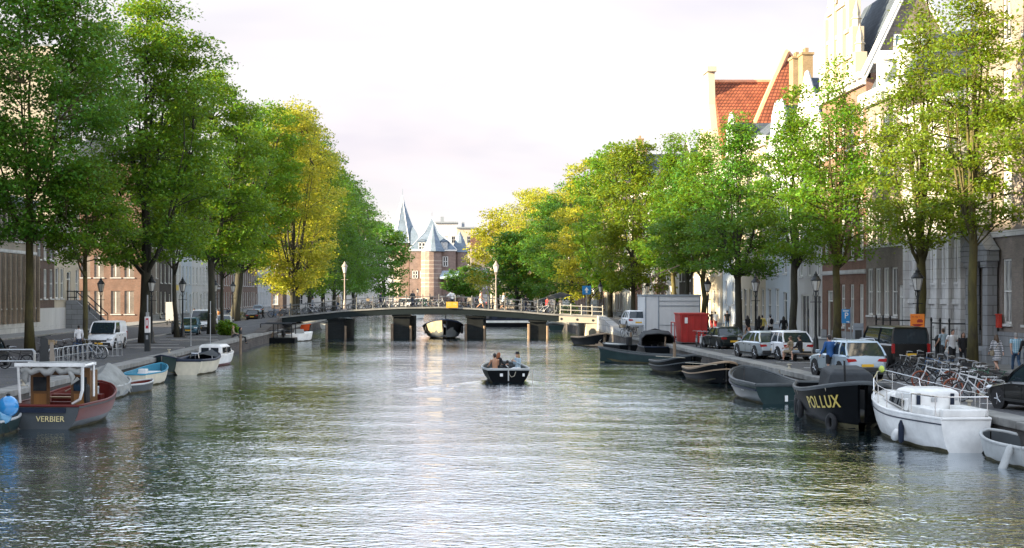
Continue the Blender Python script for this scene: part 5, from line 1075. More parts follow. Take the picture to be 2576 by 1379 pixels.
def rail(pts, r=.016): rl.tube(pts, r, 5)
E = lambda u, sd, dz: h.pt(u, 1, sd, .06) + Vector((0,0,dz))
rail([E(.80,-1,0),E(.82,-1,.62),E(.97,-1,.66),h.pt(1,1,1)+Vector((0,.02,.66)),E(.97,1,.66),E(.82,1,.62),E(.80,1,0)], .022); rail([E(.82,-1,.32),E(.97,-1,.34),h.pt(1,1,1)+Vector((0,0,.34)),E(.97,1,.34),E(.82,1,.32)])
for sd in (-1,1):
    rail([E(.96,sd,0),E(.96,sd,.66)])
    for u in (.30,.48,.64): rail([E(u,sd,0),E(u,sd,.6)])
    rail([E(.06,sd,.6),E(.3,sd,.6),E(.48,sd,.58),E(.64,sd,.6),E(.82,sd,.6)], .008)
    rail([E(.05,sd,0),E(.05,sd,.62)])
rail([E(.22,-1,.0),E(.22,-1,.62),E(.03,-1,.62),E(.03,1,.62),E(.22,1,.62),E(.22,1,0)], .02)
rl.build('rails', M['chrome'], t)
b = MB(); q_ = h.pt(.36,.62,-1,-.16); b.lathe([(.04,-.42),(.13,-.3),(.15,0),(.13,.3),(.04,.42)], 9, (0,0,0)); fo = b.build('fender', H_['white'], t, smooth=60); fo.location = q_; fo.rotation_euler = (R(70),0,R(-10))
b = MB(); q_ = h.pt(.30,.70,-1,-.12); b.lathe([(.03,-.36),(.09,-.28),(.09,.2),(.03,.34)], 8); fo = b.build('fender', H_['navy'], t, smooth=60); fo.location = q_
b = MB(); b.ell((0,3.75,2.05), (.10,.10,.12), 8, 6); b.build('bow_light', P('lime', (.45,.55,.08), .5), t)
t = boat_at('dinghy', 'grey inflatable-like dinghy at the bottom right corner with a pale fender', 'boat', 2622, 1180, 3.0, near='stern', rz=.06)
h = Hull(3.2, 1.45, .72, .55, .55, .92, q=.5); make_hull(t, h, 'pale', 'pale', inside='grey', floor=.1, rimr=.05); thwart(t, h, .4, .42, mat='pale'); b = MB(); b.lathe([(.04,-.5),(.11,-.4),(.11,.4),(.04,.5)], 8); fo = b.build('fender', H_['pale'], t, smooth=60); fo.location = (-.88,-1.2,.15); fo.rotation_euler = (0,R(22),0)
# --- craft beyond the bridge
t = thing('houseboat', 'low dark houseboat with a white band seen under the bridge', 'houseboat', (10.0, 205, 0), R(90))
b = MB(); b.bx(-2,2,-5.2,5.2,-.3,.55); b.build('hull', H_['black'], t); b = MB(); b.bx(-2.02,2.02,-5.25,5.25,.55,.85); b.build('white_band', H_['white'], t); b = MB(); b.bx(-1.6,1.6,-4.5,4.5,.853,2.1); cb_ = b.build('cabin', H_['navy'], t); b = MB()
for y in (-3.5,-1.5,.5,2.5): b.bx(-1.64,-1.603,y,y+1.2,1.1,1.8); b.bx(1.603,1.64,y,y+1.2,1.1,1.8)
b.build('window', M['glass'], cb_); b = MB(); b.bx(-1.8,1.8,-4.8,4.8,2.1,2.22); b.build('roof', M['lead'], t)
for x, y, L, lab, m1 in ((-13.6,190,7,'pale boat moored on the left beyond the bridge pier','pale'),(-13.4,214,8,'dark sloop moored on the far left beyond the bridge','black'),(14.2,180,6,'dark sloop moored right, just beyond the bridge','darkgreen'),(-3.5,268,7,'white tour boat far down the canal, between the piers','white')):
    t = thing('sloop', lab, 'boat', (x, y, 0), rnd.uniform(-.1,.1)); h = Hull(L, 2.3, 1.1, .8, .8, .8); make_hull(t, h, m1, 'grey', inside='grey'); thwart(t, h, .4, .5); deck(t, h, .7, .98, 'grey')
# mooring posts
for x, y, lab in ((14.9, 93, 'thin wooden mooring post between the twin black bows'), (15.3, 117, 'thin mooring post behind the hooded sloop'), (-14.9, 112, 'dark mooring post against the left quay wall')):
    b = MB(); b.tube([(0,0,-1.6),(.03,0,1.5)], .10, 7); o = b.build('mooring_post', M['wood']); o.location = (x, y, 0); tag(o, lab, 'post')

# mooring ropes from boat to quay
for x0, y0, z0, x1, y1, lab in ((14.2,48.2,1.45,16.4,46.0,'slack mooring rope from the white yacht to the quay'),(14.9,57.5,1.2,16.4,59.5,'mooring rope from the black lettered boat to the quay'),(15.6,67.5,1.1,16.4,69.5,'mooring rope of the wide open green sloop'),(-13.3,54.5,1.2,-15.8,57.0,'mooring rope of the red and grey canopy boat'),(-14.4,86.5,1.0,-15.8,88.0,'mooring rope of the cream sloop on the left')):
    b = MB(); b.tube([(x0+(x1-x0)*k/8, y0+(y1-y0)*k/8, z0+(1.06-z0)*k/8-.35*math.sin(math.pi*k/8)) for k in range(9)], .022, 5); b.lathe([(.09,0),(.09,.05),(.05,.07),(.05,.18),(.11,.2),(.11,.25)], 8, (x1+(.15 if x1 > 0 else -.15), y1, 1.03)); o = b.build('mooring_rope', M['rope']); tag(o, lab, 'rope')
# ------------------------------------------------------------------ cars (front = local +Y)
def paint(name, c, metal=.25, rough=.32): return P('car_paint_'+name, c, rough, metal, var=.05, coat=.22, scale=1.0, spec=.3)
CP = {'white': paint('white', (.68,.69,.70), 0), 'silver': paint('silver', (.42,.47,.50), .5), 'lightblue': paint('light_blue', (.38,.46,.52), .4), 'black': paint('black', (.005,.0055,.006), 0, .3), 'blue': paint('grey_blue', (.06,.13,.17), .3), 'darkgreen': paint('dark_green', (.008,.014,.015), .1), 'cream': paint('cream', (.46,.44,.38), 0), 'grey': paint('grey', (.16,.17,.18), .4)}
M['carglass'] = P('car_glass', (.018,.028,.036), .04, spec=.8, var=.1); M['tyre'] = P('tyre', (.015,.015,.016), .85); M['rim'] = P('alloy', (.42,.43,.44), .35, .8, var=.05)
M['plate'] = P('yellow_plate', (.72,.42,.03), .5, var=.04); M['platewhite'] = P('white_plate', (.7,.7,.66), .5, var=.04); M['tail'] = P('tail_lamp', (.36,.015,.015), .15, var=.1, coat=.5); M['head'] = P('head_lamp', (.62,.64,.66), .12, .2, var=.1, coat=.8); M['plastic'] = P('black_plastic', (.02,.021,.022), .55)
def make_car(name, label, kind, col, L, W, H, group='parked cars', plate='plate', rails=False):
    t = thing(name, label, 'van' if 'van' in name else 'car', (0,0,0), 0, group)
    gc = .20 if kind in ('suv','van') else .17; wr = .345 if kind in ('suv','van','box') else .31
    belt = H*{'suv':.625,'van':.60,'box':.58,'hatch':.60,'sedan':.62,'classic':.60}[kind]; hood = belt*{'suv':.97,'van':.86,'box':.80,'hatch':.92,'sedan':.94,'classic':.93}[kind]
    # (share of length from rear, top height, width share, bottom)
    body = {'suv': [(0,.55*belt,.80,.42),(.015,.93*belt,.90,.30),(.05,belt,.97,gc),(.3,belt,1,gc),(.62,belt*.99,1,gc),(.72,hood*1.0,.98,gc),(.92,hood*.90,.94,gc),(.975,hood*.80,.86,.26),(1,.52*belt,.76,.36)],
            'hatch': [(0,.52*belt,.80,.40),(.02,.92*belt,.90,.28),(.06,belt,.97,gc),(.3,belt,1,gc),(.66,belt*.98,1,gc),(.75,hood,.98,gc),(.92,hood*.84,.92,gc),(.98,hood*.70,.84,.24),(1,.48*belt,.74,.32)],
            'sedan': [(0,.55*belt,.84,.36),(.015,.92*belt,.92,.26),(.05,belt*.98,.96,gc),(.22,belt,1,gc),(.68,belt*.99,1,gc),(.74,hood*1.0,.98,gc),(.94,hood*.86,.93,gc),(.985,hood*.74,.86,.24),(1,.5*belt,.78,.32)],
            'classic': [(0,.5*belt,.84,.36),(.015,.86*belt,.92,.26),(.06,belt*.94,.95,gc),(.25,belt,1,gc),(.66,belt*.99,1,gc),(.72,hood,.98,gc),(.95,hood*.88,.93,gc),(.985,hood*.76,.90,.24),(1,.52*belt,.84,.32)],
            'van': [(0,.5*belt,.90,.40),(.012,belt,.95,.28),(.04,belt,.98,gc),(.5,belt,1,gc),(.72,belt*.98,1,gc),(.80,hood*1.02,.98,gc),(.93,hood*.86,.93,gc),(.98,hood*.68,.86,.26),(1,.46*belt,.78,.34)],
            'box': [(0,.5*belt,.93,.40),(.010,belt,.96,.28),(.03,belt,.98,gc),(.5,belt,1,gc),(.80,belt*.98,1,gc),(.87,hood*1.02,.97,gc),(.95,hood*.86,.93,gc),(.985,hood*.70,.88,.26),(1,.46*belt,.80,.34)]}[kind]
    b = MB(); rings = []
    for f, zt, ws, zl in body:
        w = W/2*ws; y = -L/2 + L*f; m = zl + (zt-zl)*.55
        rings.append([(-w*.90,y,zl),(-w*.985,y,zl+(zt-zl)*.18),(-w,y,m),(-w*.985,y,zt-.05*(zt-zl)-.03),(-w*.90,y,zt),(0,y,zt+.03),(w*.90,y,zt),(w*.985,y,zt-.05*(zt-zl)-.03),(w,y,m),(w*.985,y,zl+(zt-zl)*.18),(w*.90,y,zl)])
    b.loft(rings); b.build('body', CP[col], t, smooth=38)
    # greenhouse: base and roof outline along the length
    g0, g1, r0, r1 = {'suv': (.025,.72,.13,.52), 'hatch': (.03,.74,.13,.56), 'sedan': (.14,.72,.26,.54), 'classic': (.16,.69,.25,.55), 'van': (.012,.80,.03,.64), 'box': (.012,.88,.03,.76)}[kind]
    y0, y1, q0, q1 = [-L/2 + L*f for f in (g0, g1, r0, r1)]; wb, wt = W/2*.90, W/2*(.80 if kind in ('van','box') else .72); zb, zr = belt-.03, H-.07
    ym0, ym1 = y0 + (q0-y0)*.55, y1 + (q1-y1)*.5; zm = zb + (zr-zb)*.55; wm = (wb+wt)/2 + .03
    b = MB(); R0 = [(-wb,y0,zb),(wb,y0,zb),(wb*.94,y1,zb),(-wb*.94,y1,zb)]; R1 = [(-wm,ym0,zm),(wm,ym0,zm),(wm*.95,ym1,zm),(-wm*.95,ym1,zm)]; R2 = [(-wt,q0,zr),(wt,q0,zr),(wt*.96,q1,zr),(-wt*.96,q1,zr)]
    van = kind == 'van'
    b.loft([R0, R1, R2]); b.build('windows', M['carglass'], t, smooth=30)
    b = MB(); ro = .035; qm = (q0+q1)/2
    b.loft([[(-wt-ro,q0-.05,zr-.03),(wt+ro,q0-.05,zr-.03),(wt+ro,qm,zr-.02),(wt*.96+ro,q1+.04,zr-.03),(-wt*.96-ro,q1+.04,zr-.03),(-wt-ro,qm,zr-.02)], [(-wt*.95,q0-.02,zr+.035),(wt*.95,q0-.02,zr+.035),(wt*.97,qm,zr+.06),(wt*.9,q1,zr+.035),(-wt*.9,q1,zr+.035),(-wt*.97,qm,zr+.06)], [(-wt*.7,q0+.1,zr+.06),(wt*.7,q0+.1,zr+.06),(wt*.7,qm,zr+.085),(wt*.65,q1-.1,zr+.06),(-wt*.65,q1-.1,zr+.06),(-wt*.7,qm,zr+.085)]]); b.build('roof', CP[col], t, smooth=50)
    off = .012
    for sd in (-1, 1):
        for (A, C, D_) in (((sd*wb,y0,zb),(sd*wm,ym0,zm),(sd*wt,q0,zr)), ((sd*wb*.94,y1,zb),(sd*wm*.95,ym1,zm),(sd*wt*.96,q1,zr))): b = MB(); b.tube([(A[0]+sd*off,A[1],A[2]),(C[0]+sd*off,C[1],C[2]),(D_[0]+sd*off,D_[1],D_[2])], [.055,.045,.04], 5); b.build('pillar', CP[col], t)
        n = 2 if kind in ('suv','hatch') else 1
        fr = [.47] if n == 1 else [.30, .60]
        for f in fr:
            yb_2, yt_2 = y0+(y1-y0)*f, q0+(q1-q0)*f; b = MB(); b.tube([(sd*(wb+.012)*.975,yb_2,zb),(sd*(wm+.012)*.98,(yb_2+yt_2)/2,zm),(sd*(wt+.012)*.99,yt_2,zr)], .035, 4); b.build('pillar', CP[col], t)
    if kind in ('van',):                                    # panel sides of a delivery van
        b = MB()
        for sd in (-1, 1):
            f = .52; yb_2, yt_2 = y0+(y1-y0)*f, q0+(q1-q0)*f*1.12
            b.loft([[(sd*(wb+.014),y0+.01,zb),(sd*(wb+.010)*.96,yb_2,zb),(sd*(wb+.0)*.96,yb_2,zb),(sd*wb,y0+.01,zb)],[(sd*(wm+.016),ym0+.01,zm),(sd*(wm+.014)*.985,(yb_2+yt_2)/2,zm),(sd*wm*.97,(yb_2+yt_2)/2,zm),(sd*(wm),ym0+.01,zm)],[(sd*(wt+.016),q0+.01,zr),(sd*(wt+.014)*.99,yt_2,zr),(sd*wt*.97,yt_2,zr),(sd*wt,q0+.01,zr)]])
        b.build('side_panel', CP[col], t)
    ax = (.19, .80) if kind != 'box' else (.17, .82)
    def wheel():
        b = MB(); b.lathe([(wr*.62,-.095),(wr*.96,-.10),(wr,-.07),(wr,.07),(wr*.96,.10),(wr*.62,.095)], 18, axis='x'); w = b.build('wheel', M['tyre'], None, smooth=40)
        b = MB()
        for sd in (-1, 1):
            b.lathe([(wr*.60,sd*.085),(wr*.64,sd*.101),(wr*.60,sd*.104),(wr*.55,sd*.094)], 16, axis='x')
            for k in range(5): a = 2*math.pi*k/5; b.tube([(sd*.100,0,0),(sd*.096,wr*.58*math.cos(a),wr*.58*math.sin(a))], .028, 4)
            b.lathe([(.06,sd*.085),(.06,sd*.106)], 8, axis='x')
        r_ = b.build('rim', M['rim'], w); return w
    first = wheel()
    for i, f in enumerate(ax):
        for sd in (-1, 1):
            if i == 0 and sd == -1: w = first
            else:
                w = first.copy(); COL.objects.link(w); c = first.children[0].copy(); COL.objects.link(c); c.parent = w
            w.parent = t; w.location = (sd*(W/2-.115), -L/2+L*f, wr)
    for f in ax:
        for sd in (-1, 1):
            y = -L/2+L*f; b = MB(); b.lathe([(wr*1.17, 0), (wr*1.17, .02*sd)], 16, (sd*(W/2*.985-.02)+sd*.006, y, wr+.01), 'x'); b.build('wheel_arch', M['tyre'], t)
    b = MB()
    for sd in (-1, 1):
        for f in (.30, .50, .72) if kind not in ('van','box') else (.06, .48, .74):
            b.bx(sd*W*.5-.004, sd*W*.5+.004, -L/2+L*f-.008, -L/2+L*f+.008, .30, belt*.90)
        for f in (.34, .54): b.bx(sd*W*.497-.012, sd*W*.497+.014, -L/2+L*f, -L/2+L*f+.16, belt*.80, belt*.84)
        b.bx(sd*W*.5-.006, sd*W*.5+.006, -L/2+L*.27, -L/2+L*.72, .27, .36)
    b.build('door_seams', M['plastic'], t)
    b = MB(); b.bx(-W*.40, W*.40, -L/2-.025, -L/2+.10, .30, .30+.2*belt); b.bx(-W*.40, W*.40, L/2-.10, L/2+.02, .26, .26+.2*belt); b.build('bumpers', M['plastic'] if kind in ('van','box','suv','classic') else CP[col], t, bevel=.03)
    for sd in (-1, 1):
        b = MB(); zt = belt*.80
        if kind in ('van','box'): b.bx(sd*W*.445-.07, sd*W*.445+.07, -L/2-.012, -L/2+.10, belt*.62, belt*1.02)
        else: b.prism([(sd*W*.24,-.05),(sd*W*.45,-.09),(sd*W*.465,.06),(sd*W*.28,.05)] if kind == 'suv' else [(sd*W*.26,-.06),(sd*W*.46,-.07),(sd*W*.465,.07),(sd*W*.28,.06)], -L/2-.015, -L/2+.32); 
        o = b.build('tail_light', M['tail'], t, bevel=.01)
        if kind not in ('van','box'): o.location = (0, .03, zt)
        b = MB(); b.ell((sd*W*.36, L/2-.10, hood*.74), (W*.10, .12, .085), 10, 6); b.build('headlight', M['head'], t, smooth=180)
        b = MB(); b.bc((sd*(W/2+.09), y1-.45*(L/4.2)*.6, belt+.08), (.18,.09,.14)); b.bc((sd*(W/2), y1-.45*(L/4.2)*.6+.02, belt+.03), (.16,.05,.05)); b.build('mirror', CP[col] if col != 'white' else M['plastic'], t, bevel=.03)
    b = MB(); b.bx(-.26, .26, -L/2-.035, -L/2-.012, belt*.52, belt*.52+.115); b.build('number_plate', M[plate], t)
    b = MB(); b.bx(-.26, .26, L/2+.012, L/2+.035, .36, .475); b.build('number_plate', M[plate], t)
    b = MB(); b.bx(-W*.27, W*.27, L/2-.05, L/2+.012, hood*.56, hood*.68); b.build('grille', M['plastic'], t)
    if rails:
        b = MB()
        for sd in (-1, 1): b.tube([(sd*wt*.92,q0+.1,zr+.06),(sd*wt*.94,q0+.2,zr+.11),(sd*wt*.92,q1-.2,zr+.11),(sd*wt*.9,q1-.1,zr+.06)], .02, 5)
        b.build('roof_rails', M['rim'], t)
    return t
def park(t, x, y, rz, z=1.006): p = gp(x, y, z); t.location = p; t.rotation_euler = (0, 0, rz); return t
PI = math.pi
# left bank
park(make_car('delivery_van', 'small white delivery van facing us behind the bicycle racks', 'van', 'white', 4.1, 1.82, 1.82), 268, 878, PI-.02)
park(make_car('parked_car', 'dark car cut off by the left picture edge', 'hatch', 'black', 4.2, 1.75, 1.48), -36, 922, .12)
park(make_car('parked_car', 'small grey-blue car facing us beside the thin leaning tree', 'hatch', 'blue', 3.55, 1.63, 1.49), 478, 842, PI+.08)
park(make_car('parked_van', 'boxy white van parked right behind the small blue car', 'box', 'white', 4.9, 1.95, 2.05), 512, 834, PI-.03)
park(make_car('parked_car', 'cream old-fashioned car half hidden behind the dark tree trunk', 'classic', 'cream', 4.2, 1.66, 1.42), 563, 828, PI+.12)
park(make_car('parked_car', 'grey car with a pale roof behind the thin tree by the quay', 'hatch', 'grey', 4.1, 1.72, 1.52), 592, 818, PI-.1)
park(make_car('parked_car', 'black sedan with a yellow number plate at the left end of the bridge', 'sedan', 'black', 4.5, 1.75, 1.42), 636, 806, .06)
park(make_car('parked_car', 'pale blue car roof showing behind the black sedan at the bridge', 'hatch', 'lightblue', 4.1, 1.72, 1.55), 650, 789, .05)
# right bank
park(make_car('parked_car', 'white hatchback parked on the ramp beside the right bridge end', 'hatch', 'white', 3.9, 1.72, 1.5), 1592, 826, .10, 1.7)
park(make_car('parked_car', 'dark green sedan with a yellow plate between tree and bicycles', 'sedan', 'darkgreen', 4.5, 1.78, 1.43), 1818, 876, .13)
park(make_car('parked_car', 'silver estate with red tail lights left of the white crossover', 'suv', 'silver', 4.3, 1.78, 1.52), 1912, 900, .16)
park(make_car('parked_car', 'white crossover parked behind the two seated people', 'suv', 'white', 4.1, 1.80, 1.58), 1968, 903, .20)
park(make_car('parked_car', 'light blue-grey crossover with roof rails beside the black van', 'suv', 'lightblue', 4.3, 1.84, 1.62, rails=True), 2128, 948, .14)
park(make_car('delivery_van', 'tall black van with a yellow plate beside the orange sign', 'box', 'black', 4.8, 1.95, 2.0), 2276, 926, .07); bpy.data.objects['delivery_van.001'].location.y += 2.0
park(make_car('parked_car', 'glossy black hatchback at the right picture edge', 'hatch', 'black', 4.1, 1.75, 1.50), 2632, 1034, .22)
wv = make_car('market_van', 'white van in front of the gatehouse, left of the far lamp', 'box', 'white', 5.0, 2.0, 2.3, group='vans on the square'); wv.location = (-7.9, 372, 1); wv.rotation_euler = (0,0,R(80))
dup(wv, (-4.9, 378, 1), R(95), 'second white van in front of the gatehouse wall, behind the far lamp')
# motor scooters
def make_scooter(label, col, x, y, rz):
    t = thing('motor_scooter', label, 'scooter', gp(x, y), rz, 'scooters on the left street')
    for yy in (-.62, .62): b = MB(); b.lathe([(.12,-.05),(.22,-.055),(.24,0),(.22,.055),(.12,.05)], 12, (0,yy,.24), 'x'); b.build('wheel', M['tyre'], t)
    b = MB(); b.loft([[(-.12,y_,z0),(.12,y_,z0),(.14,y_,z1),(-.14,y_,z1)] for y_, z0, z1 in ((-.85,.5,.62),(-.6,.38,.76),(-.2,.34,.74),(-.05,.22,.34),(.3,.22,.32),(.42,.3,.6),(.55,.5,1.0),(.62,.7,.98))]); b.build('body', CP[col], t, smooth=40, bevel=.02)
    b = MB(); b.loft([[(-.13,-.8,.76),(.13,-.8,.76),(.14,-.1,.78),(-.14,-.1,.78)],[(-.10,-.75,.85),(.10,-.75,.85),(.10,-.15,.83),(-.10,-.15,.83)]]); b.build('seat', M['rubber'], t)
    b = MB(); b.tube([(-.32,.40,1.06),(-.1,.5,1.02),(.1,.5,1.02),(.32,.40,1.06)], .02, 5); b.tube([(-.25,.45,1.05),(-.32,.48,1.3)], .012, 4); b.ell((-.33,.48,1.32), (.06,.02,.05), 6, 4); b.build('handlebar', M['rubber'], t)
make_scooter('cream motor scooter parked by the bollards on the left street', 'cream', 412, 806, 1.3)
make_scooter('white motor scooter parked right of the cream one on the left street', 'white', 432, 808, 1.5)
make_scooter('dark motor scooter standing by the small grey-blue car', 'black', 438, 842, .4)
# ------------------------------------------------------------------ bicycles (front = local +Y)
BC = {'black': P('bike_black', (.014,.015,.017), .4), 'white': P('bike_white', (.62,.63,.63), .35), 'blue': P('bike_blue', (.03,.10,.22), .4), 'orange': P('bike_orange', (.26,.065,.025), .4), 'grey': P('bike_grey', (.22,.24,.25), .4, .4), 'green': P('bike_green', (.02,.09,.05), .4), 'tan': P('bike_tan', (.40,.30,.18), .5)}
M['saddle'] = P('saddle', (.03,.024,.02), .6)
def make_bike(col, rimcol, basket=None):
    t = thing('bicycle', 'bicycle', 'bicycle')
    r = .345
    def ring(R_, rr, c, n=22): return [(0, c[1]+R_*math.cos(2*math.pi*i/n), c[2]+R_*math.sin(2*math.pi*i/n)) for i in range(n)]
    for y in (-.54, .56):
        b = MB(); b.tube(ring(r-.018, 0, (0,0,0)), .020, 5, closed=True); w = b.build('wheel', M['tyre'] if rimcol != 'orange' else BC['orange'], t); w.location = (0, y, r)
        b = MB(); b.tube(ring(r-.045, 0, (0,0,0)), .011, 4, closed=True); b.tube([(-.05,0,0),(.05,0,0)], .03, 6)
        for k in range(9): a = math.pi*k/9; b.tube([(0,-(r-.05)*math.cos(a),-(r-.05)*math.sin(a)),(0,(r-.05)*math.cos(a),(r-.05)*math.sin(a))], .0035, 3, caps=False)
        b.build('rim', BC[rimcol] if rimcol in BC else M['rim'], w)
    b = MB(); q = .019
    for A, C in (((0,-.10,.30),(0,-.24,.86)), ((0,-.10,.30),(0,.36,.74)), ((0,-.205,.72),(0,.345,.84)), ((0,.33,.90),(0,.37,.70))): b.tube([A, C], q, 6)
    for s_ in (-.05, .05): b.tube([(s_*.5,-.10,.30),(s_,-.54,r)], .012, 5); b.tube([(s_*.3,-.20,.70),(s_,-.54,r)], .011, 5); b.tube([(s_*.8,.37,.72),(s_,.46,.5),(s_,.56,r)], .014, 5)
    b.build('frame', BC[col], t)
    b = MB(); b.loft([[(-.09,-.40,.90),(.09,-.40,.90),(.08,-.40,.95),(-.08,-.40,.95)],[(-.085,-.30,.89),(.085,-.30,.89),(.08,-.3,.95),(-.08,-.3,.95)],[(-.02,-.10,.91),(.02,-.10,.91),(.02,-.1,.945),(-.02,-.1,.945)]]); b.tube([(0,-.235,.80),(0,-.25,.90)], .014, 5); b.build('saddle', M['saddle'], t)
    b = MB(); b.tube([(0,.325,.88),(0,.31,1.05)], .014, 5); b.tube([(-.30,.10,1.04),(-.28,.22,1.06),(-.06,.32,1.05),(.06,.32,1.05),(.28,.22,1.06),(.30,.10,1.04)], .014, 5); b.build('handlebar', M['rim'], t)
    b = MB(); n = 9; b.loft([[(sx_*.03, -.54-.372*math.cos(a), r+.372*math.sin(a)) for sx_ in (-1,1)] for a in [R(-15)+R(165)*i/n for i in range(n+1)]], closed=False, cap0=False, cap1=False)
    b.bx(-.06,.06,-.86,-.34,.735,.755); b.tube([(.04,-.8,.735),(.04,-.54,r)], .008, 4); b.tube([(-.04,-.8,.735),(-.04,-.54,r)], .008, 4); b.tube([(.06,-.10,.30),(.11,-.05,.16)], .012, 4); b.tube([(-.06,-.10,.30),(-.11,-.15,.45)], .012, 4); b.lathe([(.09,-.01),(.09,.01)], 10, (.04,-.10,.30), 'x'); b.build('mudguard', BC[col], t)
    if basket:
        b = MB(); b.loft([[(-.17,.40,.80),(.17,.40,.80),(.17,.68,.80),(-.17,.68,.80)],[(-.21,.36,1.06),(.21,.36,1.06),(.21,.74,1.06),(-.21,.74,1.06)]], cap1=False); b.build('basket', BC[basket], t)
    return t
bikes = {k: make_bike(*v) for k, v in {'black': ('black','black'), 'basket': ('black','grey','tan'), 'white': ('white','grey'), 'orange': ('white','orange'), 'blue': ('blue','black'), 'grey': ('grey','grey'), 'green': ('green','grey','black')}.items()}
used_b = set()
def bike(kind, loc, rz, label, group, lean=0.0):
    src = bikes[kind]
    if kind not in used_b: used_b.add(kind); o = src; o.location = loc; o.rotation_euler = (0, lean, rz); o['label'] = label; o['group'] = group
    else: o = dup(src, loc, rz, label, group); o.rotation_euler = (0, lean, rz)
    return o
g = 'bicycles in the left racks'
for i, (x, y, kd, rz, lab) in enumerate(((40,928,'black',1.45,'black bicycle behind the white railing at the left edge'),(112,915,'black',2.6,'dark bicycle leaning by the first mossy tree trunk'),(150,905,'basket',1.2,'bicycle with a tan basket in the left rack, beside the ticket pillar'),(176,902,'black',1.25,'black bicycle in the middle of the left rack'),(196,900,'blue',1.15,'blue bicycle in the left rack'),(212,899,'black',1.3,'black bicycle in the left rack, near the young tree'),(228,902,'grey',1.1,'pale rimmed bicycle at the right end of the left rack'),(238,903,'white',1.15,'white wheeled bicycle sticking out furthest right of the left rack'))):
    bike(kd, gp(x, y), rz, lab, g, rnd.uniform(-.08,.08))
g = 'bicycles beside the yacht'
xs0 = [(2310,960,'black'),(2330,968,'grey'),(2352,978,'orange'),(2370,975,'black'),(2392,985,'white'),(2412,990,'black'),(2300,945,'grey'),(2325,942,'black'),(2350,950,'blue'),(2378,955,'black'),(2404,962,'grey'),(2430,968,'white'),(2450,975,'black'),(2470,985,'green'),(2440,1002,'orange'),(2462,1012,'white'),(2482,1000,'black'),(2282,958,'black')]
labs = ['black bicycle at the left of the bicycles behind the yacht rail','grey bicycle behind the yacht rail, left of the orange rimmed one','white framed bicycle with orange rims behind the yacht bow','black bicycle between the orange rimmed and the white bicycle','white bicycle parked above the yacht coach roof','black bicycle right of the white bicycle above the coach roof','grey bicycle in the back row beside the black van','black bicycle in the back row beside the mossy tree','blue bicycle in the back row of the right bicycle cluster','black bicycle in the back row in front of the couple','grey bicycle in the back row beneath the woman in black','white bicycle in the back row by the second mossy tree','black bicycle by the mossy tree, nearest the striped woman','green bicycle with a black basket next to the black hatchback','second white bicycle with orange rims, nearest the quay edge','white bicycle leaning near the front of the black hatchback','black bicycle against the nose of the black hatchback','black bicycle behind the black van at the cluster end']
for (x, y, kd), lab in zip(xs0, labs): bike(kd, gp(x, y), rnd.uniform(1.15,1.75), lab, g, rnd.uniform(-.12,.12))
g = 'bicycles by the red container'
for x, y, kd, lab in ((1752,872,'grey','grey bicycle nearest the red container'),(1764,874,'white','white bicycle second from the red container'),(1776,873,'grey','pale bicycle in the row by the dark green sedan'),(1788,876,'black','black bicycle next to the dark green sedan'),(1770,862,'black','black bicycle at the back of the row by the container')): bike(kd, gp(x, y), rnd.uniform(-.5,-.1), lab, g, rnd.uniform(-.1,.1))
bike('basket', gp(1576,849), .5, 'bicycle with a tan basket in front of the site cabin', 'bicycles by the site cabin'); bike('black', gp(1590,838), .3, 'black bicycle beside the white hatchback at the cabin', 'bicycles by the site cabin')
bike('black', gp(1872,888), .2, 'black bicycle standing beside the silver estate at the quay', 'bicycles by the parked cars')
g = 'bicycles on the bridge'
for i, (x, kd, lab) in enumerate(((-8.2,'grey','grey bicycle on the bridge right of the left lamp'),(-7.3,'black','black bicycle on the bridge, second right of the left lamp'),(-6.5,'basket','bicycle with a tan basket on the bridge'),(-5.0,'white','white bicycle on the bridge, left of the basket bicycles'),(-4.4,'grey','pale bicycle leaning on the bridge rail near its middle'),(-1.1,'green','bicycle with a basket left of the yellow board'),(.2,'tanb','pale bicycle partly behind the yellow board'),(-15.2,'black','black bicycle at the far left end of the bridge'),(-14.0,'grey','grey bicycle near the left end of the bridge'),(-12.8,'white','white bicycle near the left end of the bridge'),(-11.6,'black','black bicycle left of the left bridge lamp'),(-16.4,'blue','blue bicycle by the black sedan at the bridge'),(11.0,'white','white bicycle at the start of the white bridge railing'),(12.0,'grey','pale bicycle behind the white bridge railing'),(13.2,'black','black bicycle behind the white bridge railing'))):
    bike('white' if kd == 'tanb' else kd, (x, YB+.75, bz(x)+.0), rnd.choice((PI/2, -PI/2)) + rnd.uniform(-.12,.12), lab, g, rnd.uniform(-.1,.1))
g = 'bicycles along the far rail of the bridge'
kinds = ['black','grey','black','blue','white','black','green','basket']
for i in range(24):
    x = -14.5 + i*1.23; bike(kinds[(i*5+i//3) % 8], (x + SK*8, YB+8.0 + rnd.uniform(-.15,.15), bz(x)-.02), rnd.uniform(.2,1.2)*rnd.choice((1,-1)) + PI/2, 'bicycle parked along the far rail of the bridge', g, rnd.uniform(-.1,.1))
g = 'bicycles on the square'
for i in range(30):
    bike(kinds[(i*3) % 8], (-13 + i*.93 + rnd.uniform(-.2,.2), 333 + rnd.uniform(0,3), 1.0), rnd.uniform(0,6.28), 'bicycle parked at the far end of the canal', g, rnd.uniform(-.1,.1))
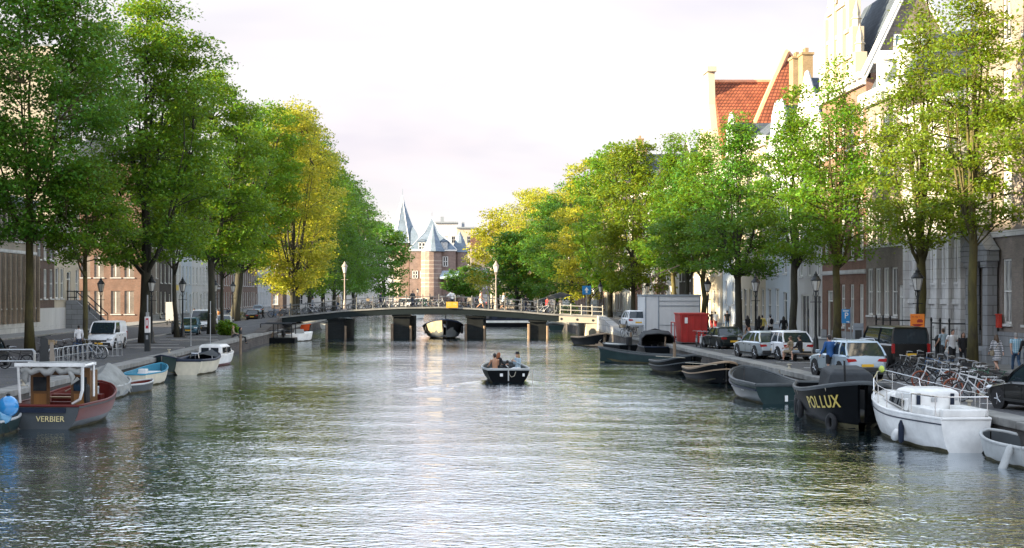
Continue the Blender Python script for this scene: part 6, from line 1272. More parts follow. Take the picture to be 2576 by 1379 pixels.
# ------------------------------------------------------------------ people: limbs and trunk fused into one continuous skin, clothes as children
def CM(name, c, var=.18): return P('cloth_'+name, c, .85, var=var, scale=6, bump=.25, bscale=12)
SK_ = {'light': P('skin_light', (.50,.29,.20), .5, var=.08), 'tan': P('skin_tan', (.42,.22,.13), .5, var=.08), 'dark': P('skin_dark', (.16,.08,.05), .5, var=.08)}
CL = {k: CM(k, v) for k, v in {'white': (.72,.72,.72), 'black': (.014,.014,.016), 'navy': (.018,.03,.06), 'jeans': (.05,.10,.18), 'blue': (.02,.085,.24), 'green': (.06,.42,.04), 'red': (.42,.03,.03), 'grey': (.22,.24,.26), 'paleblue': (.36,.46,.52), 'pink': (.62,.36,.30), 'khaki': (.26,.21,.14), 'orange': (.62,.28,.10), 'yellow': (.6,.48,.12), 'charcoal': (.05,.055,.06), 'cream': (.6,.52,.42)}.items()}
HR = {'dark': P('hair_dark', (.016,.012,.010), .5), 'brown': P('hair_brown', (.07,.04,.02), .5), 'blond': P('hair_blond', (.36,.25,.12), .5), 'ginger': P('hair_ginger', (.24,.075,.02), .5), 'grey': P('hair_grey', (.28,.27,.26), .5)}
def stripes(name, a, b, n, diag=None):
    m, t, o = nt(name); q = NT(t); p = q.n('ShaderNodeBsdfPrincipled', {'Roughness': .85}); tcd = q.n('ShaderNodeTexCoord').outputs['Object']; s = q.n('ShaderNodeSeparateXYZ', {0: tcd})
    def band(k): return q.n('ShaderNodeMath', {0: q.n('ShaderNodeMath', {0: q.n('ShaderNodeMath', {0: s.outputs[k], 1: n}, operation='MULTIPLY').outputs[0]}, operation='FRACT').outputs[0], 1: .5}, operation='GREATER_THAN').outputs[0]
    f = band(2)
    if diag: f = q.n('ShaderNodeMath', {0: q.n('ShaderNodeMath', {0: f, 1: band(0)}, operation='ADD').outputs[0], 1: .5}, operation='MULTIPLY').outputs[0]
    mx = q.n('ShaderNodeMixRGB', {0: f, 1: c4_(a), 2: c4_(b)}); t.links.new(mx.outputs[0], p.inputs['Base Color']); t.links.new(p.outputs[0], o.inputs[0]); return m
CL['striped'] = stripes('cloth_striped', (.68,.68,.68), (.03,.04,.07), 13.0); CL['checked'] = stripes('cloth_checked', (.50,.62,.68), (.10,.30,.42), 11.0, True)
def rings(b, spec, n=14):
    """spec: (centre, rx, ry) ellipses along the trunk"""
    b.loft([[(c[0]+rx*math.cos(2*math.pi*i/n), c[1]+ry*math.sin(2*math.pi*i/n), c[2]) for i in range(n)] for c, rx, ry in spec])
def fuse(b, name, mat, parent, vox):
    o = b.build(name, mat, parent, smooth=180); r = o.modifiers.new('fuse', 'REMESH'); r.mode = 'VOXEL'; r.voxel_size = vox; r.use_smooth_shade = True
    s = o.modifiers.new('soft', 'SMOOTH'); s.factor = .5; s.iterations = 2; return o
def person(label, loc, rz, pose='stand', top='black', bottom='navy', skin='light', hair='dark', long_hair=False, sleeve='long', legs='long', h=1.74, group=None, fine=True, face=False, bag=None, hat=None, female=False, phase=1, arms=None, bare=False, seat=.45):
    t = thing('person', label, 'person', loc, rz, group, scale=h/1.75)
    V = Vector; lean = 0.0
    if pose == 'sit': hz = seat + .10
    elif pose == 'crouch': hz = .45
    else: hz = .92
    if pose == 'walk': lean = .05
    sw = .18 if female else .205; cw = .150 if female else .172
    dz = hz - .92
    spine = lambda z: V((0, lean*(z-.92)/.6 + (.04 if pose == 'sit' else 0)*(z-.92), z + dz))
    if pose in ('sit', 'crouch'):
        kz = seat + .06 if pose == 'sit' else .5
        legsj = [[V((s*.09,0,hz)), V((s*.13,.42,kz)), V((s*.13,.42 + (.10 if s > 0 else -.02),.09))] for s in (-1, 1)]
        if pose == 'sit' and seat < .2: legsj = [[V((s*.09,0,hz)), V((s*.12,.36,.42)), V((s*.12,.62,.09))] for s in (-1, 1)]
    elif pose == 'hang': legsj = [[V((s*.09,0,hz)), V((s*.11,.42,hz-.02)), V((s*.11,.48,hz-.46))] for s in (-1, 1)]
    elif pose == 'walk':
        p = phase; legsj = [[V((s*.09,0,.92)), V((s*.095,(.20 if s == p else .02),.50)), V((s*.09,(.30 if s == p else -.34),(.08 if s == p else .17)))] for s in (-1, 1)]
    else: legsj = [[V((s*.09,0,.92)), V((s*.10,.02,.50)), V((s*.11,0,.08))] for s in (-1, 1)]
    armj = []
    for i, s in enumerate((-1, 1)):
        sh = spine(1.43) + V((s*sw,0,0))
        if arms == 'phone' : el, wr_ = sh + V((s*.05,.05,-.27)), sh + V((-s*.08,.26,-.12))
        elif arms == 'phone1' and s == 1: el, wr_ = sh + V((s*.07,.10,-.24)), sh + V((-s*.06,.12,.06))
        elif pose in ('sit','crouch'): el, wr_ = sh + V((s*.07,.10,-.27)), sh + V((-s*.02,.34,-.34))
        elif pose == 'walk': d = (.16 if s != phase else -.16); el, wr_ = sh + V((s*.06,d*.5-.02,-.28)), sh + V((s*.05,d*1.4+.04,-.52))
        else: el, wr_ = sh + V((s*.065,-.02,-.29)), sh + V((s*.06,.04,-.55))
        armj.append([sh, el, wr_])
    b = MB(); w = .013 if fine else .028
    rings(b, [(spine(.84), .145, .105), (spine(.92), .160, .118), (spine(1.05), .135 if female else .145, .100), (spine(1.2), .145 if female else .16, .105), (spine(1.33), cw+.005, .112), (spine(1.43), cw-.02, .095), (spine(1.49), .075, .065)])
    hd = spine(1.63) + V((0,.02,0)); b.tube([spine(1.45), spine(1.56) + V((0,.012,0))], [.062,.052], 10)
    b.ell(hd, (.074,.094,.112), 14, 10); b.ell(hd + V((0,.035,-.062)), (.052,.058,.052), 10, 7)
    b.ell(hd + V((0,.100,-.018)), (.013,.02,.022), 7, 5); [b.ell(hd + V((s*.075,-.005,-.01)), (.012,.02,.032), 6, 5) for s in (-1, 1)]
    for s, j in zip((-1, 1), legsj):
        m1 = (j[0]*.5+j[1]*.5); m2 = j[1]*.65+j[2]*.35 + V((0,-.015,0)); b.tube([j[0]+V((0,0,-.02)), m1, j[1], m2, j[2]], [.088,.074,.054,.056,.034], 10)
        f = j[2]; b.tube([f + V((0,-.05,-.03)), f + V((0,.06,-.035)), f + V((0,.16,-.055))], [.036,.038,.026], 8)
    for s, j in zip((-1, 1), armj):
        b.tube([j[0], j[0]*.5+j[1]*.5, j[1], j[1]*.6+j[2]*.4, j[2]], [.052,.045,.037,.036,.024], 9)
        d = (j[2]-j[1]).normalized(); side = V((0,1,0)) - d*d.y; side = side.normalized() if side.length > .1 else V((1,0,0)); nrm = d.cross(side)
        pc = j[2] + d*.045; b.tube([j[2], pc, j[2]+d*.085], [.024,.034,.030], 8)
        if fine:
            for k, L in enumerate((.066,.076,.071,.055)):
                a = j[2] + d*.08 + side*(.027-.018*k); c1 = a + d*L*.55 + nrm*(-s*.010); c2 = a + d*L*.9 + nrm*(-s*.032); b.tube([a, c1, c2], [.0095,.0088,.0075], 6)
            a = j[2] + d*.03 + side*.026; b.tube([a, a + side*.028 + d*.03, a + side*.032 + d*.062], [.012,.0105,.008], 6)
    fuse(b, 'body', SK_[skin], t, w)
    cv = .017 if fine else .03
    if not bare:
        b = MB(); lowz = .80 if legs != 'skirt' else .60
        sp = [(spine(.84), .170, .130), (spine(.92), .178, .136), (spine(1.05), .158, .120), (spine(1.2), .168, .124), (spine(1.33), cw+.026, .130), (spine(1.43), cw+.004, .110), (spine(1.485), .085, .075)]
        if legs == 'skirt': sp = [(spine(.55), .235, .17), (spine(.75), .205, .155)] + sp[1:]
        rings(b, sp)
        for s, j in zip((-1, 1), armj):
            if sleeve == 'long': b.tube([j[0]+V((-s*.03,0,.005)), j[0], j[0]*.5+j[1]*.5, j[1], j[1]*.2+j[2]*.8], [.06,.070,.062,.054,.042], 9)
            elif sleeve == 'short': b.tube([j[0]+V((-s*.03,0,.005)), j[0], j[0]*.42+j[1]*.58], [.06,.070,.066], 9)
            else: b.tube([j[0]+V((-s*.05,0,.0)), j[0]], [.05,.055], 8)
        fuse(b, 'shirt', CL[top], t, cv)
    if legs != 'none' and legs != 'skirt':
        b = MB(); rings(b, [(spine(.80), .158, .122), (spine(.90), .176, .132), (spine(.98), .160, .122)])
        for s, j in zip((-1, 1), legsj):
            m1 = j[0]*.5+j[1]*.5; m2 = j[1]*.5+j[2]*.5 + V((0,-.01,0))
            if legs == 'long': b.tube([j[0], m1, j[1], m2, j[1]*.06+j[2]*.94], [.102,.090,.072,.066,.056], 10)
            else: b.tube([j[0], m1, j[0]*.12+j[1]*.88], [.104,.098,.092], 10)
        fuse(b, 'trousers' if legs == 'long' else 'shorts', CL[bottom], t, cv)
    for s, j in zip((-1, 1), legsj):
        b = MB(); f = j[2]; b.tube([f + V((0,-.065,-.035)), f + V((0,.05,-.035)), f + V((0,.175,-.052))], [.045,.047,.034], 8); b.build('shoe', CL['charcoal' if top != 'white' else 'grey'], t, smooth=180)
    b = MB(); b.ell(hd + V((0,-.014,.028)), (.086,.098,.102), 12, 8); b.ell(hd + V((0,-.045,-.03)), (.078,.066,.075), 10, 7)
    if long_hair: b.tube([hd + V((0,-.05,.03)), hd + V((0,-.085,-.1)), hd + V((0,-.085,-.25)), hd + V((0,-.07,-.36))], [.075,.088,.080,.045], 10); [b.tube([hd + V((s*.06,-.01,.03)), hd + V((s*.085,-.02,-.1)), hd + V((s*.08,0,-.24))], [.04,.036,.02], 8) for s in (-1, 1)]
    fuse(b, 'hair', HR[hair], t, .016 if fine else .03)
    if face:
        for s in (-1, 1): b = MB(); b.ell(hd + V((s*.030,.083,.004)), (.013,.010,.008), 8, 5); b.build('eye', HR['dark'], t, smooth=180)
        b = MB(); b.ell(hd + V((0,.090,-.070)), (.024,.010,.007), 8, 5); b.build('mouth', P('lips', (.30,.09,.08), .5), t, smooth=180)
    if hat: b = MB(); b.lathe([(.15,0),(.155,.012),(.098,.02),(.092,.09),(.05,.11)], 12, tuple(hd + V((0,-.01,.055)))); b.build('hat', CL[hat], t, smooth=50)
    if bag == 'backpack': b = MB(); c = spine(1.25) + V((0,-.19,0)); b.ell(c, (.15,.09,.23), 10, 8); b.ell(c + V((0,-.06,-.08)), (.11,.05,.10), 8, 6); b.build('backpack', CL['black'], t, smooth=180)
    if bag == 'shoulder':
        b = MB(); b.tube([spine(1.47)+V((.10,.08,0)), spine(1.2)+V((-.05,.15,0)), spine(.98)+V((-.20,.03,0)), spine(1.2)+V((-.06,-.15,0)), spine(1.47)+V((.10,-.08,0))], .012, 5); b.bc(spine(.90)+V((-.24,0,0)), (.08,.26,.22)); b.build('shoulder_bag', CL['khaki'], t)
    return t
def on(x, Y, z=1.0): return ((x-HX)*Y/F, Y, z)
g = 'people on the right quay'
person('man in a white T-shirt walking towards us beside a woman in black', on(2394,72.5), PI+.15, 'walk', 'white', 'black', sleeve='short', h=1.84, face=True, group=g)
person('woman with long brown hair all in black walking towards us', on(2421,72.2), PI-.05, 'walk', 'black', 'black', hair='brown', long_hair=True, female=True, h=1.70, face=True, phase=-1, group=g)
person('man in a pale blue shirt walking away behind the man in white', on(2374,76), .5, 'walk', 'paleblue', 'charcoal', hair='brown', sleeve='short', h=1.80, group=g)
person('woman in a black and white striped dress seen from behind', on(2507,67.2), .12, 'walk', 'striped', 'black', hair='brown', long_hair=True, legs='skirt', female=True, h=1.72, bag='shoulder', group=g)
person('man in a pale blue checked shirt and jeans seen from behind', on(2556,67.6), -.1, 'walk', 'checked', 'jeans', hair='grey', sleeve='short', h=1.80, phase=-1, group=g)
person('person in dark clothes half cut off by the right picture edge', on(2584,66.5), .1, 'walk', 'black', 'navy', h=1.75, group=g)
person('child with ginger curly hair behind the bicycles and mossy tree', on(2392,75), .6, 'stand', 'khaki', 'charcoal', hair='ginger', long_hair=True, h=1.25, group=g)
person('man in a blue hoodie and black shorts walking along the quay edge', (16.75,63.0,1.03), .45, 'walk', 'blue', 'black', hair='dark', legs='short', h=1.80, group=g)
person('child in a bright green jacket behind the man in blue', (17.75,66.2,1.0), .3, 'walk', 'green', 'navy', hair='dark', legs='short', h=1.38, phase=-1, group=g)
bn = thing('bench', 'low wooden bench under the two people sitting by the tree', 'bench', (19.3,77.6,1.0), -.9)
b = MB(); [b.bx(-.85,.85,y,y+.12,.40,.44) for y in (-.2,-.06,.08)]; b.build('seat', M['wood'], bn); [MB().bx(x-.04,x+.04,-.18,.18,0,.398).build('leg', M['iron'], bn) for x in (-.7,.7)]
person('seated man in black leaning forward beside the dark trunk, bare legged', (19.1,77.75,1.0), .9, 'sit', 'black', 'grey', legs='short', h=1.76, group=g)
person('second seated person in khaki nearest the tree trunk', (18.75,78.3,1.0), .9, 'sit', 'khaki', 'khaki', legs='short', hair='brown', h=1.70, sleeve='short', group=g)
g = 'people on the far right pavement'
for lab, x, Y, rz, k in (('woman in a white top and red trousers walking away by the red container',1800,142,.1,dict(top='white',bottom='red',female=True,sleeve='short')),('person in black just left of the woman in red trousers',1790,144,.0,dict(top='black',bottom='red')),('man in a black T-shirt and jeans walking away on the pavement',1829,139,0,dict(top='black',bottom='jeans',sleeve='short',h=1.86)),
    ('woman in a long black coat with long dark hair behind the silver car',1881,117,.4,dict(top='black',bottom='black',long_hair=True,female=True,legs='skirt')),('person in black with a yellow bag behind the silver car',1908,116.5,-.6,dict(top='black',bottom='black',long_hair=True)),('person in a yellow top between two dark dressed walkers',1918,119,.3,dict(top='yellow',bottom='charcoal')),
    ('man in a white shirt and hat carrying a black backpack',1938,115.5,.2,dict(top='white',bottom='black',bag='backpack',hat='grey',h=1.82)),('person in black with long dark hair behind the white crossover',1971,113,0,dict(top='black',bottom='black',long_hair=True)),('person in a white top partly behind the dark tree trunk',1992,112,.1,dict(top='white',bottom='charcoal')),('boy in black standing by the bicycle at the silver car',1886,91,1.2,dict(top='black',bottom='navy',hair='ginger',h=1.50))):
    person(lab, on(x, Y, 1.0 if Y < 100 else 1.11), rz, 'walk', group=g, phase=rnd.choice((1,-1)), **{**dict(fine=True), **k})
g = 'people on the left street'
person('person in a pale shirt standing behind the racks left of the white van', on(198,91.5), .4, 'stand', 'white', 'navy', h=1.62, group=g)
person('person in dark clothes sitting on the left quay edge with legs over the water', (XL-.25,119.5,.98-.82), -PI/2, 'hang', 'black', 'black', long_hair=True, h=1.72, group=g)
person('person in pale clothes sitting beside the one in black on the left quay', (XL-.6,117.6,1.0), -PI/2, 'sit', 'khaki', 'charcoal', h=1.70, seat=.12, group=g, hair='blond')
person('person in an orange top walking behind the dark tree trunk', on(549,172), .2, 'walk', 'orange', 'cream', group=g)
for lab, x, Y, tp in (('person in black walking left of the boxy white van',441,150,'black'),('person in white walking behind the small blue car',487,185,'white'),('person in dark clothes behind the boxy white van',505,178,'charcoal'),('person in dark blue behind the thin tree',575,190,'navy'),('person in black walking near the left bridge end',660,192,'black'),('person in grey walking near the left bridge end',690,198,'grey'),('tall person in black at the left bridge end',706,186,'black')):
    person(lab, on(x, Y), rnd.uniform(0, 6), 'walk', tp, rnd.choice(('black','jeans','charcoal')), group=g, fine=False)
# on the bridge
person('person in pale clothes striding right across the bridge', (4.45,YB+1.3,bz(4.45)), -PI/2, 'walk', 'pink', 'cream', skin='tan', h=1.86, hair='dark', legs='short', sleeve='short', group='walkers on the bridge')
person('woman in a pale blue top and dark shorts walking by the right lamp', (6.75,YB+1.2,bz(6.75)), -PI/2+.2, 'walk', 'paleblue', 'black', skin='tan', hair='blond', legs='short', sleeve='short', female=True, h=1.80, arms='phone', group='walkers on the bridge')
for x, tp in ((-2.6,'charcoal'),(-13.2,'grey'),(9.4,'black'),(-6.0,'navy'),(1.6,'white'),(11.6,'red'),(-10.4,'khaki')): person('person in %s clothes at the far rail of the bridge' % {'charcoal':'dark grey','grey':'light grey','navy':'navy blue'}.get(tp, tp), (x,YB+6.5,bz(x)), rnd.uniform(0,6), 'walk', tp, 'navy', fine=False, group='people at the far rail')
# in the boats
bm_ = boat_c.matrix_basis.copy() if False else Matrix.Translation(boat_c.location) @ Matrix.Rotation(boat_c.rotation_euler.z, 4, 'Z')
def aboard(p): return bm_ @ Vector(p)
person('bare backed man sitting at the left of the open sloop', aboard((-.62,-1.75,.05)), .5, 'sit', bare=True, bottom='white', legs='short', skin='tan', h=1.80, seat=.46, group='people in the open sloop')
person('woman with dark red hair in a black top sitting left in the open sloop', aboard((-.35,-.35,.05)), -1.0, 'sit', 'black', 'black', hair='ginger', long_hair=True, female=True, h=1.74, seat=.50, group='people in the open sloop')
person('woman in a pale blue top with long blond hair sitting right in the open sloop', aboard((.62,-1.35,.05)), 2.2, 'sit', 'paleblue', 'white', hair='blond', long_hair=True, female=True, h=1.78, seat=.50, arms='phone', hat='black', group='people in the open sloop')
person('person in dark green lying low in the middle of the open sloop', aboard((.15,-.2,.0)), 0, 'sit', 'charcoal', 'charcoal', h=1.5, seat=.3, group='people in the open sloop', bag='backpack')
person('dark figure standing at the wheel of the boat under the bridge', (.55,156,.25), PI, 'stand', 'black', 'black', h=1.7, group='people in the boat under the bridge', fine=False); person('second dark figure sitting in the boat under the bridge', (1.7,155.5,.3), PI, 'sit', 'navy', 'black', h=1.7, seat=.5, group='people in the boat under the bridge', fine=False)
# crowd on the square
crowd = []
for i in range(34):
    x = -16 + i*.98 + rnd.uniform(-.4,.4); Y = rnd.uniform(338, 372); tp = ('black','white','navy','paleblue','red','grey','charcoal','khaki')[i % 8]
    if i < 8: crowd.append(person('small distant person walking on the square before the gatehouse', (x,Y,1.0), rnd.uniform(0,6), 'walk', tp, ('jeans','black','charcoal')[i%3], fine=False, group='people on the square'))
    else: dup(crowd[i % 8], (x,Y,1.0), rnd.uniform(0,6))
# ------------------------------------------------------------------ street furniture
def make_hoop():
    b = MB(); b.tube([(-.35,0,0),(-.35,0,.70),(-.31,0,.80),(-.22,0,.85),(.22,0,.85),(.31,0,.80),(.35,0,.70),(.35,0,0)], .026, 8); b.lathe([(.07,0),(.07,.012)], 8, (-.35,0,0)); b.lathe([(.07,0),(.07,.012)], 8, (.35,0,0)); b.tube([(-.35,0,.42),(.35,0,.42)], .02, 6)
    return b.build('bicycle_hoop', M['steel'], smooth=50)
hp0 = make_hoop()
for i, (x, y) in enumerate(((130,922),(141,920),(152,918),(166,914),(178,912),(190,910),(202,908),(214,906),(226,904),(290,896),(300,895))):
    o = hp0 if i == 0 else hp0.copy()
    if i: COL.objects.link(o)
    o.location = gp(x, y); o.rotation_euler = (0,0,1.35); tag(o, 'steel bicycle hoop in the left bicycle rack' if i < 9 else 'steel hoop of the pair in front of the white van', 'bike rack', 'hoops of the left bicycle rack' if i < 9 else 'pair of hoops before the van')
t = thing('railing', 'pale steel two-rail barrier at the left picture edge', 'railing', gp(45, 938), .12)
for y in (0, .35): b = MB(); b.tube([(-1.3,y,0),(-1.3,y,.95),(-1.22,y,1.04),(.62,y,1.04),(.7,y,.95),(.7,y,0)], .032, 7); b.tube([(-1.3,y,.52),(.7,y,.52)], .026, 6); b.build('rail', M['steel'], t, smooth=50)
t = thing('ticket_pillar', 'dark ticket pillar with a slanted top and pale side panel by the bicycle rack', 'ticket machine', gp(112, 928), .2)
b = MB(); b.prism([(-.22,0),(.22,0),(.16,1.45),(-.18,1.52)], -.2, .2, 'y'); b.build('pillar', M['darkpaint'], t, bevel=.02); b = MB(); b.bc((0,0,1.56), (.62,.5,.05), 0, Matrix.Rotation(R(-8),4,'Y')); b.build('solar_roof', M['darkpaint'], t); b = MB(); b.prism([(.24,0),(.50,0),(.40,1.25),(.26,1.25)], -.16, .16, 'y'); b.build('side_panel', M['concrete'], t)
t = thing('parking_meter', 'parking meter with a white panel and red notice beside the thick trunk', 'parking meter', gp(371, 884), -.05)
b = MB(); b.bx(-.17,.17,-.14,.14,0,1.15); b.build('base', M['darkpaint'], t, bevel=.02); b = MB(); b.bx(-.16,.16,-.12,.12,1.153,2.15); p_ = b.build('panel', M['white'], t, bevel=.02); b = MB(); b.bx(-.09,.09,-.128,-.121,1.42,2.05); n_ = b.build('notice', P('notice_red', (.45,.03,.04), .5), p_); b = MB(); b.bx(-.05,.05,-.134,-.129,1.6,1.95); b.build('notice_text', M['white'], n_); b = MB(); b.bx(-.07,.07,-.15,-.141,.75,1.0); b.build('keypad', M['steel'], t); b = MB(); b.bx(-.09,.09,-.06,.06,2.153,2.42); b.tube([(0,0,2.42),(0,0,3.5)], .045, 6); b.build('mast', M['steel'], t)
for x, y, hh, lab in ((480,870,2.7,'thin grey pole in front of the small blue car'),(529,866,3.0,'thin pale pole beside the dark tree trunk and van'),(1995,850,0,''),(2105,850,0,'')):
    if hh: b = MB(); b.lathe([(.06,0),(.035,.05),(.03,hh),(.045,hh+.01),(.02,hh+.04)], 7); b.tube([(-.09,0,hh*.72),(.09,0,hh*.72)], .02, 5); o = b.build('sign_post', M['steel']); o.location = gp(x, y); tag(o, lab, 'pole')
def make_bollard(): b = MB(); b.lathe([(.13,0),(.13,.10),(.10,.14),(.095,.72),(.125,.75),(.125,.82),(.06,.92),(.02,.95)], 10); return b.build('bollard', M['stonegrey'], smooth=40)
bo = make_bollard()
for i, (x, y) in enumerate(((420,800),(430,799),(440,798),(450,797))):
    o = bo if i == 0 else bo.copy()
    if i: COL.objects.link(o)
    o.location = gp(x, y); tag(o, 'grey stone bollard in the short row by the motor scooters', 'bollard', 'row of grey bollards')
b = MB(); b.lathe([(.17,0),(.17,.2),(.14,.25),(.14,1.05),(.18,1.1),(.18,1.2),(.1,1.34),(.02,1.4)], 12); o = b.build('bollard', M['iron'], smooth=40); o.location = on(2556-200+200-198, 78.5); tag(o, 'fat dark bollard between the mossy tree and the man in white', 'bollard')
# signs on the right
t = thing('parking_sign', 'tall grey post with a blue P parking sign left of the black van', 'sign', on(2130, 85), -.15, None, (.74,.74,.80))
b = MB(); b.tube([(-.12,0,0),(-.12,0,3.5)], .045, 7); b.tube([(.30,0,0),(.30,0,3.5)], .06, 7); b.build('post', M['steel'], t)
M['signblue'] = P('sign_blue', (.015,.20,.46), .4, var=.05)
b = MB(); b.bx(-.42,.22,-.075,-.05,2.35,3.35); pn = b.build('panel', M['signblue'], t, bevel=.01); lettering('P', .62, .004, M['white'], pn, (-.06,-.08,2.88), (R(90),0,0)); b = MB(); b.bx(-.32,.12,-.082,-.076,3.2,3.27); b.bx(-.05,.16,-.082,-.076,2.42,2.49); b.bx(.1,.16,-.082,-.076,2.36,2.5); b.build('white_lines', M['white'], pn)
t = thing('ticket_machine', 'grey parking ticket machine beside the blue sign post', 'ticket machine', on(2158, 84.5), -.2); b = MB(); b.bx(-.28,.28,-.2,.2,0,1.65); b.prism([(-.2,1.653),(.2,1.653),(.2,1.75),(-.2,1.9)], -.28, .28, 'x'); b.build('case', M['lead'], t, bevel=.02); b = MB(); b.bx(-.18,.18,-.215,-.203,1.0,1.5); b.build('screen', M['darkpaint'], t)
t = thing('construction_sign', 'orange construction notice sign above a white plate with the number 2', 'sign', on(2303, 74.5), -.2, None, (.80,.8,.82))
b = MB(); b.tube([(.1,.02,0),(.1,.02,3.1)], .04, 7); b.build('post', M['steel'], t)
M['signorange'] = P('sign_orange', (.85,.22,.012), .45, var=.04); M['signred'] = P('sign_dark_red', (.34,.02,.01), .5, var=.05)
b = MB(); b.bx(-.34,.52,-.05,-.025,1.98,3.12); pn = b.build('panel', M['signorange'], t, bevel=.01); lettering('let op !', .17, .003, M['signred'], pn, (-.27,-.054,2.96), (R(90),0,0), align='LEFT')
b = MB(); b.add([(-.24,-.053,2.48),(.05,-.053,2.30),(.46,-.053,2.47),(.2,-.053,2.52)], [(0,1,2,3)]); b.bx(.06,.42,-.055,-.0505,2.60,2.74); b.bx(.12,.36,-.055,-.0505,2.74,2.80)
for i in range(7): b.bx(-.12+.085*i, -.06+.085*i, -.055, -.0505, 2.08, 2.15+.02*(i%2))
b.build('boat_symbol', M['signred'], pn); b = MB(); b.bx(-.34,.50,-.05,-.025,1.5,1.93); p2 = b.build('number_plate', M['white'], t); lettering('2', .36, .003, M['darkpaint'], p2, (-.05,-.055,1.71), (R(90),0,0))
t = thing('direction_sign', 'square blue sign with a white arrow right of the bridge trees', 'sign', on(1475, 178, 1.2), 0); b = MB(); b.tube([(0,0,0),(0,0,4.3)], .05, 6); b.build('post', M['steel'], t); b = MB(); b.bx(-.52,.52,-.08,-.05,3.25,4.3); pn = b.build('panel', M['signblue'], t, bevel=.02); b = MB(); b.prism([(-.10,3.42),(.10,3.42),(.10,3.75),(.28,3.75),(0,4.15),(-.28,3.75),(-.10,3.75)], -.09, -.082, 'y'); b.build('arrow', M['white'], pn)
t = thing('info_panel', 'white information panel behind the motor scooters', 'sign', on(427, 168), 0); b = MB(); b.bx(-.45,.45,-.06,.06,.5,2.6); b.build('panel', M['plaster'], t, bevel=.02); b = MB(); b.bx(-.35,-.25,-.05,.05,0,.497); b.bx(.25,.35,-.05,.05,0,.497); b.build('feet', M['iron'], t)
# site cabin and red container
t = thing('site_cabin', 'pale grey site cabin with ribbed panels behind the red container', 'cabin', (19.1, 121, 1.0), 0)
M['cabin'] = P('cabin_sheet', (.58,.585,.59), .5, var=.07, scale=.8, streak=(4,1,.4))
b = MB(); b.bx(-2.25,2.25,-1.2,3.2,.12,3.35); b.build('body', M['cabin'], t, bevel=.02); b = MB(); b.bx(-2.3,2.3,-1.26,3.26,3.353,3.5); b.build('roof', M['lead'], t); b = MB()
for x in (-2.2,-1.15,2.2): b.bx(x-.05,x+.05,-1.24,-1.203,.12,3.35)
b.bx(-1.1,2.15,-1.235,-1.203,2.55,2.62); b.bx(-1.1,2.15,-1.235,-1.203,1.0,1.05); b.bx(-1.1,2.15,-1.235,-1.203,2.95,3.0); b.build('panel_joints', M['lead'], t); b = MB(); b.tube([(-1.3,0,3.5),(-1.7,0,5.1)], .05, 5); b.tube([(-1.7,0,4.9),(.8,.3,5.9)], .045, 5); b.build('poles', M['wood'], t); b = MB(); [b.bx(x-.15,x+.15,-1,3,-.02,.117) for x in (-2,2)]; b.build('skids', M['iron'], t)
M['contred'] = P('container_red', (.40,.022,.018), .5, var=.22, scale=1.2)
t = thing('container', 'red steel waste container in front of the grey cabin', 'container', (18.2, 105.5, 1.0), -.04, None, (.9,1,1.02))
b = MB(); b.loft([[(-.95,-1.0,.12),(.95,-1.0,.12),(.95,2.0,.12),(-.95,2.0,.12)],[(-1.1,-1.1,2.05),(1.1,-1.1,2.05),(1.1,2.2,2.05),(-1.1,2.2,2.05)]]); b.build('bin', M['contred'], t, bevel=.02); b = MB()
for x in (-.9,-.45,0,.45,.9): b.bc((x*1.08,-1.09,1.1), (.07,.10,1.85), 0, Matrix.Rotation(R(3),4,'X'))
b.bx(-1.16,1.16,-1.18,2.26,2.053,2.15); b.build('ribs', M['contred'], t); b = MB(); b.bx(-.75,-.52,-1.18,-1.16,1.45,1.85); b.build('white_mark', M['white'], t); b = MB(); [b.tube([(-1.5,y,0),(-1.5,y,1.5)], .04, 5) for y in (-.9,1.2)]; b.tube([(-1.5,-.9,1.5),(-1.5,1.2,1.5)], .04, 5); b.build('guard_rail', M['contred'], t)
# black stoop railings on the right
for x, Y, lab in ((2190, 88, 'black iron stoop railing in front of the brown brick house'), (2420, 78, 'black iron stoop railing in front of the pale stone building')):
    t = thing('stoop_railing', lab, 'railing', (26.6, Y, 1.11), R(-90)); b = MB()
    for xx in (-1.6, -.2, 1.2): b.lathe([(.07,0),(.07,.1),(.045,.15),(.045,2.0),(.07,2.05),(.03,2.2)], 7, (xx,0,0))
    for z in (1.0, 1.9): b.tube([(-1.6,0,z),(1.2,0,z)], .04, 5); b.tube([(1.2,0,z),(1.2,1.2,z)], .04, 5)
    b.build('rails', M['iron'], t, smooth=40)
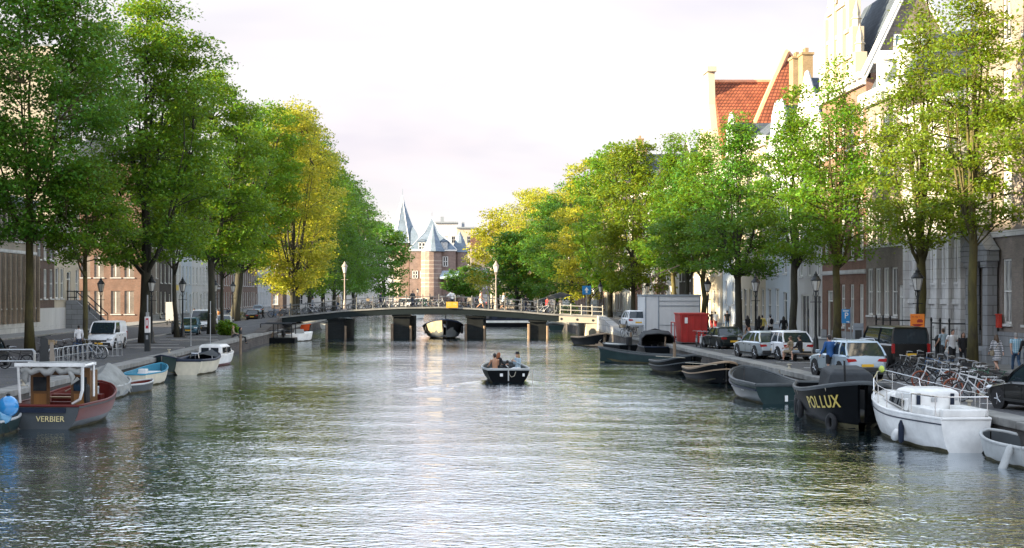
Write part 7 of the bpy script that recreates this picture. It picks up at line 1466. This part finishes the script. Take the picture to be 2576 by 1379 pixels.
# square: umbrella, dark market canopy, shrubs
t = thing('parasol', 'white parasol on the square to the right of the gatehouse turret', 'parasol', (4.0, 368, 1.0)); b = MB(); b.lathe([(1.75,2.9),(.9,3.7),(.05,4.4)], 8); b.lathe([(1.76,2.7),(1.75,2.9)], 8); b.build('canopy', P('parasol_cloth', (.66,.62,.58), .8, var=.06), t); b = MB(); b.tube([(0,0,0),(0,0,2.9)], .06, 6); b.lathe([(.4,0),(.4,.1),(.1,.15)], 8); b.build('pole', M['iron'], t)
t = thing('market_canopy', 'dark sloping canopy beyond the right end of the bridge', 'canopy', on(1398, 195, 1.0)); b = MB(); b.loft([[(-2.6,-1.5,2.5),(2.2,-1.5,3.3),(2.2,1.5,3.3),(-2.6,1.5,2.5)],[(-2.6,-1.5,2.6),(.6,-1.0,3.75),(.6,1.0,3.75),(-2.6,1.5,2.6)]]); b.build('canopy', M['canvasdark'], t); b = MB(); [b.tube([(x,y,0),(x,y,2.55 if x < 0 else 3.2)], .05, 5) for x in (-2.3,2.0) for y in (-1.3,1.3)]; b.build('posts', M['iron'], t)
def shrub(label, loc, r, seed):
    rs = np.random.RandomState(seed); t = thing('shrub', label, 'shrub', loc); n = 1500; p = rs.normal(0,1,(n,3)); p /= np.linalg.norm(p,axis=1)[:,None]; p *= (rs.uniform(.3,1,n)**.6*(1+.25*np.sin(p[:,0]*7+p[:,1]*5)))[:,None]; p = p*np.array([r,r,r*.75]) + np.array([0,0,r*.7])
    o = bpy.data.objects.new('foliage', leaf_mesh('foliage', p, .22, rs, M['leaf'])); COL.objects.link(o); o.parent = t; b = MB(); [b.tube([(0,0,0),(math.cos(a)*r*.5,math.sin(a)*r*.5,r)], [.05,.015], 5) for a in (0,1.3,2.5,3.9,5.1)]; b.build('stems', M['bark'], t)
shrub('green shrub at the right end of the bridge below the canopy', (14.8,176,1.0) if False else on(1428,190,1.0), 1.5, 5); shrub('low shrub at the foot of the dark trunk by the quay', on(568,128), .85, 6); shrub('shrub beside the left bridge abutment', on(585,126.5), .6, 8)
b = MB(); b.bx(-.6,.6,-.4,.4,0,.75); b.bx(-.65,.65,-.45,.45,.75,.8); o = b.build('utility_box', M['greyp'], bevel=.02); o.location = on(2052, 92); tag(o, 'grey utility box beside the lamp left of the parking sign', 'utility box')
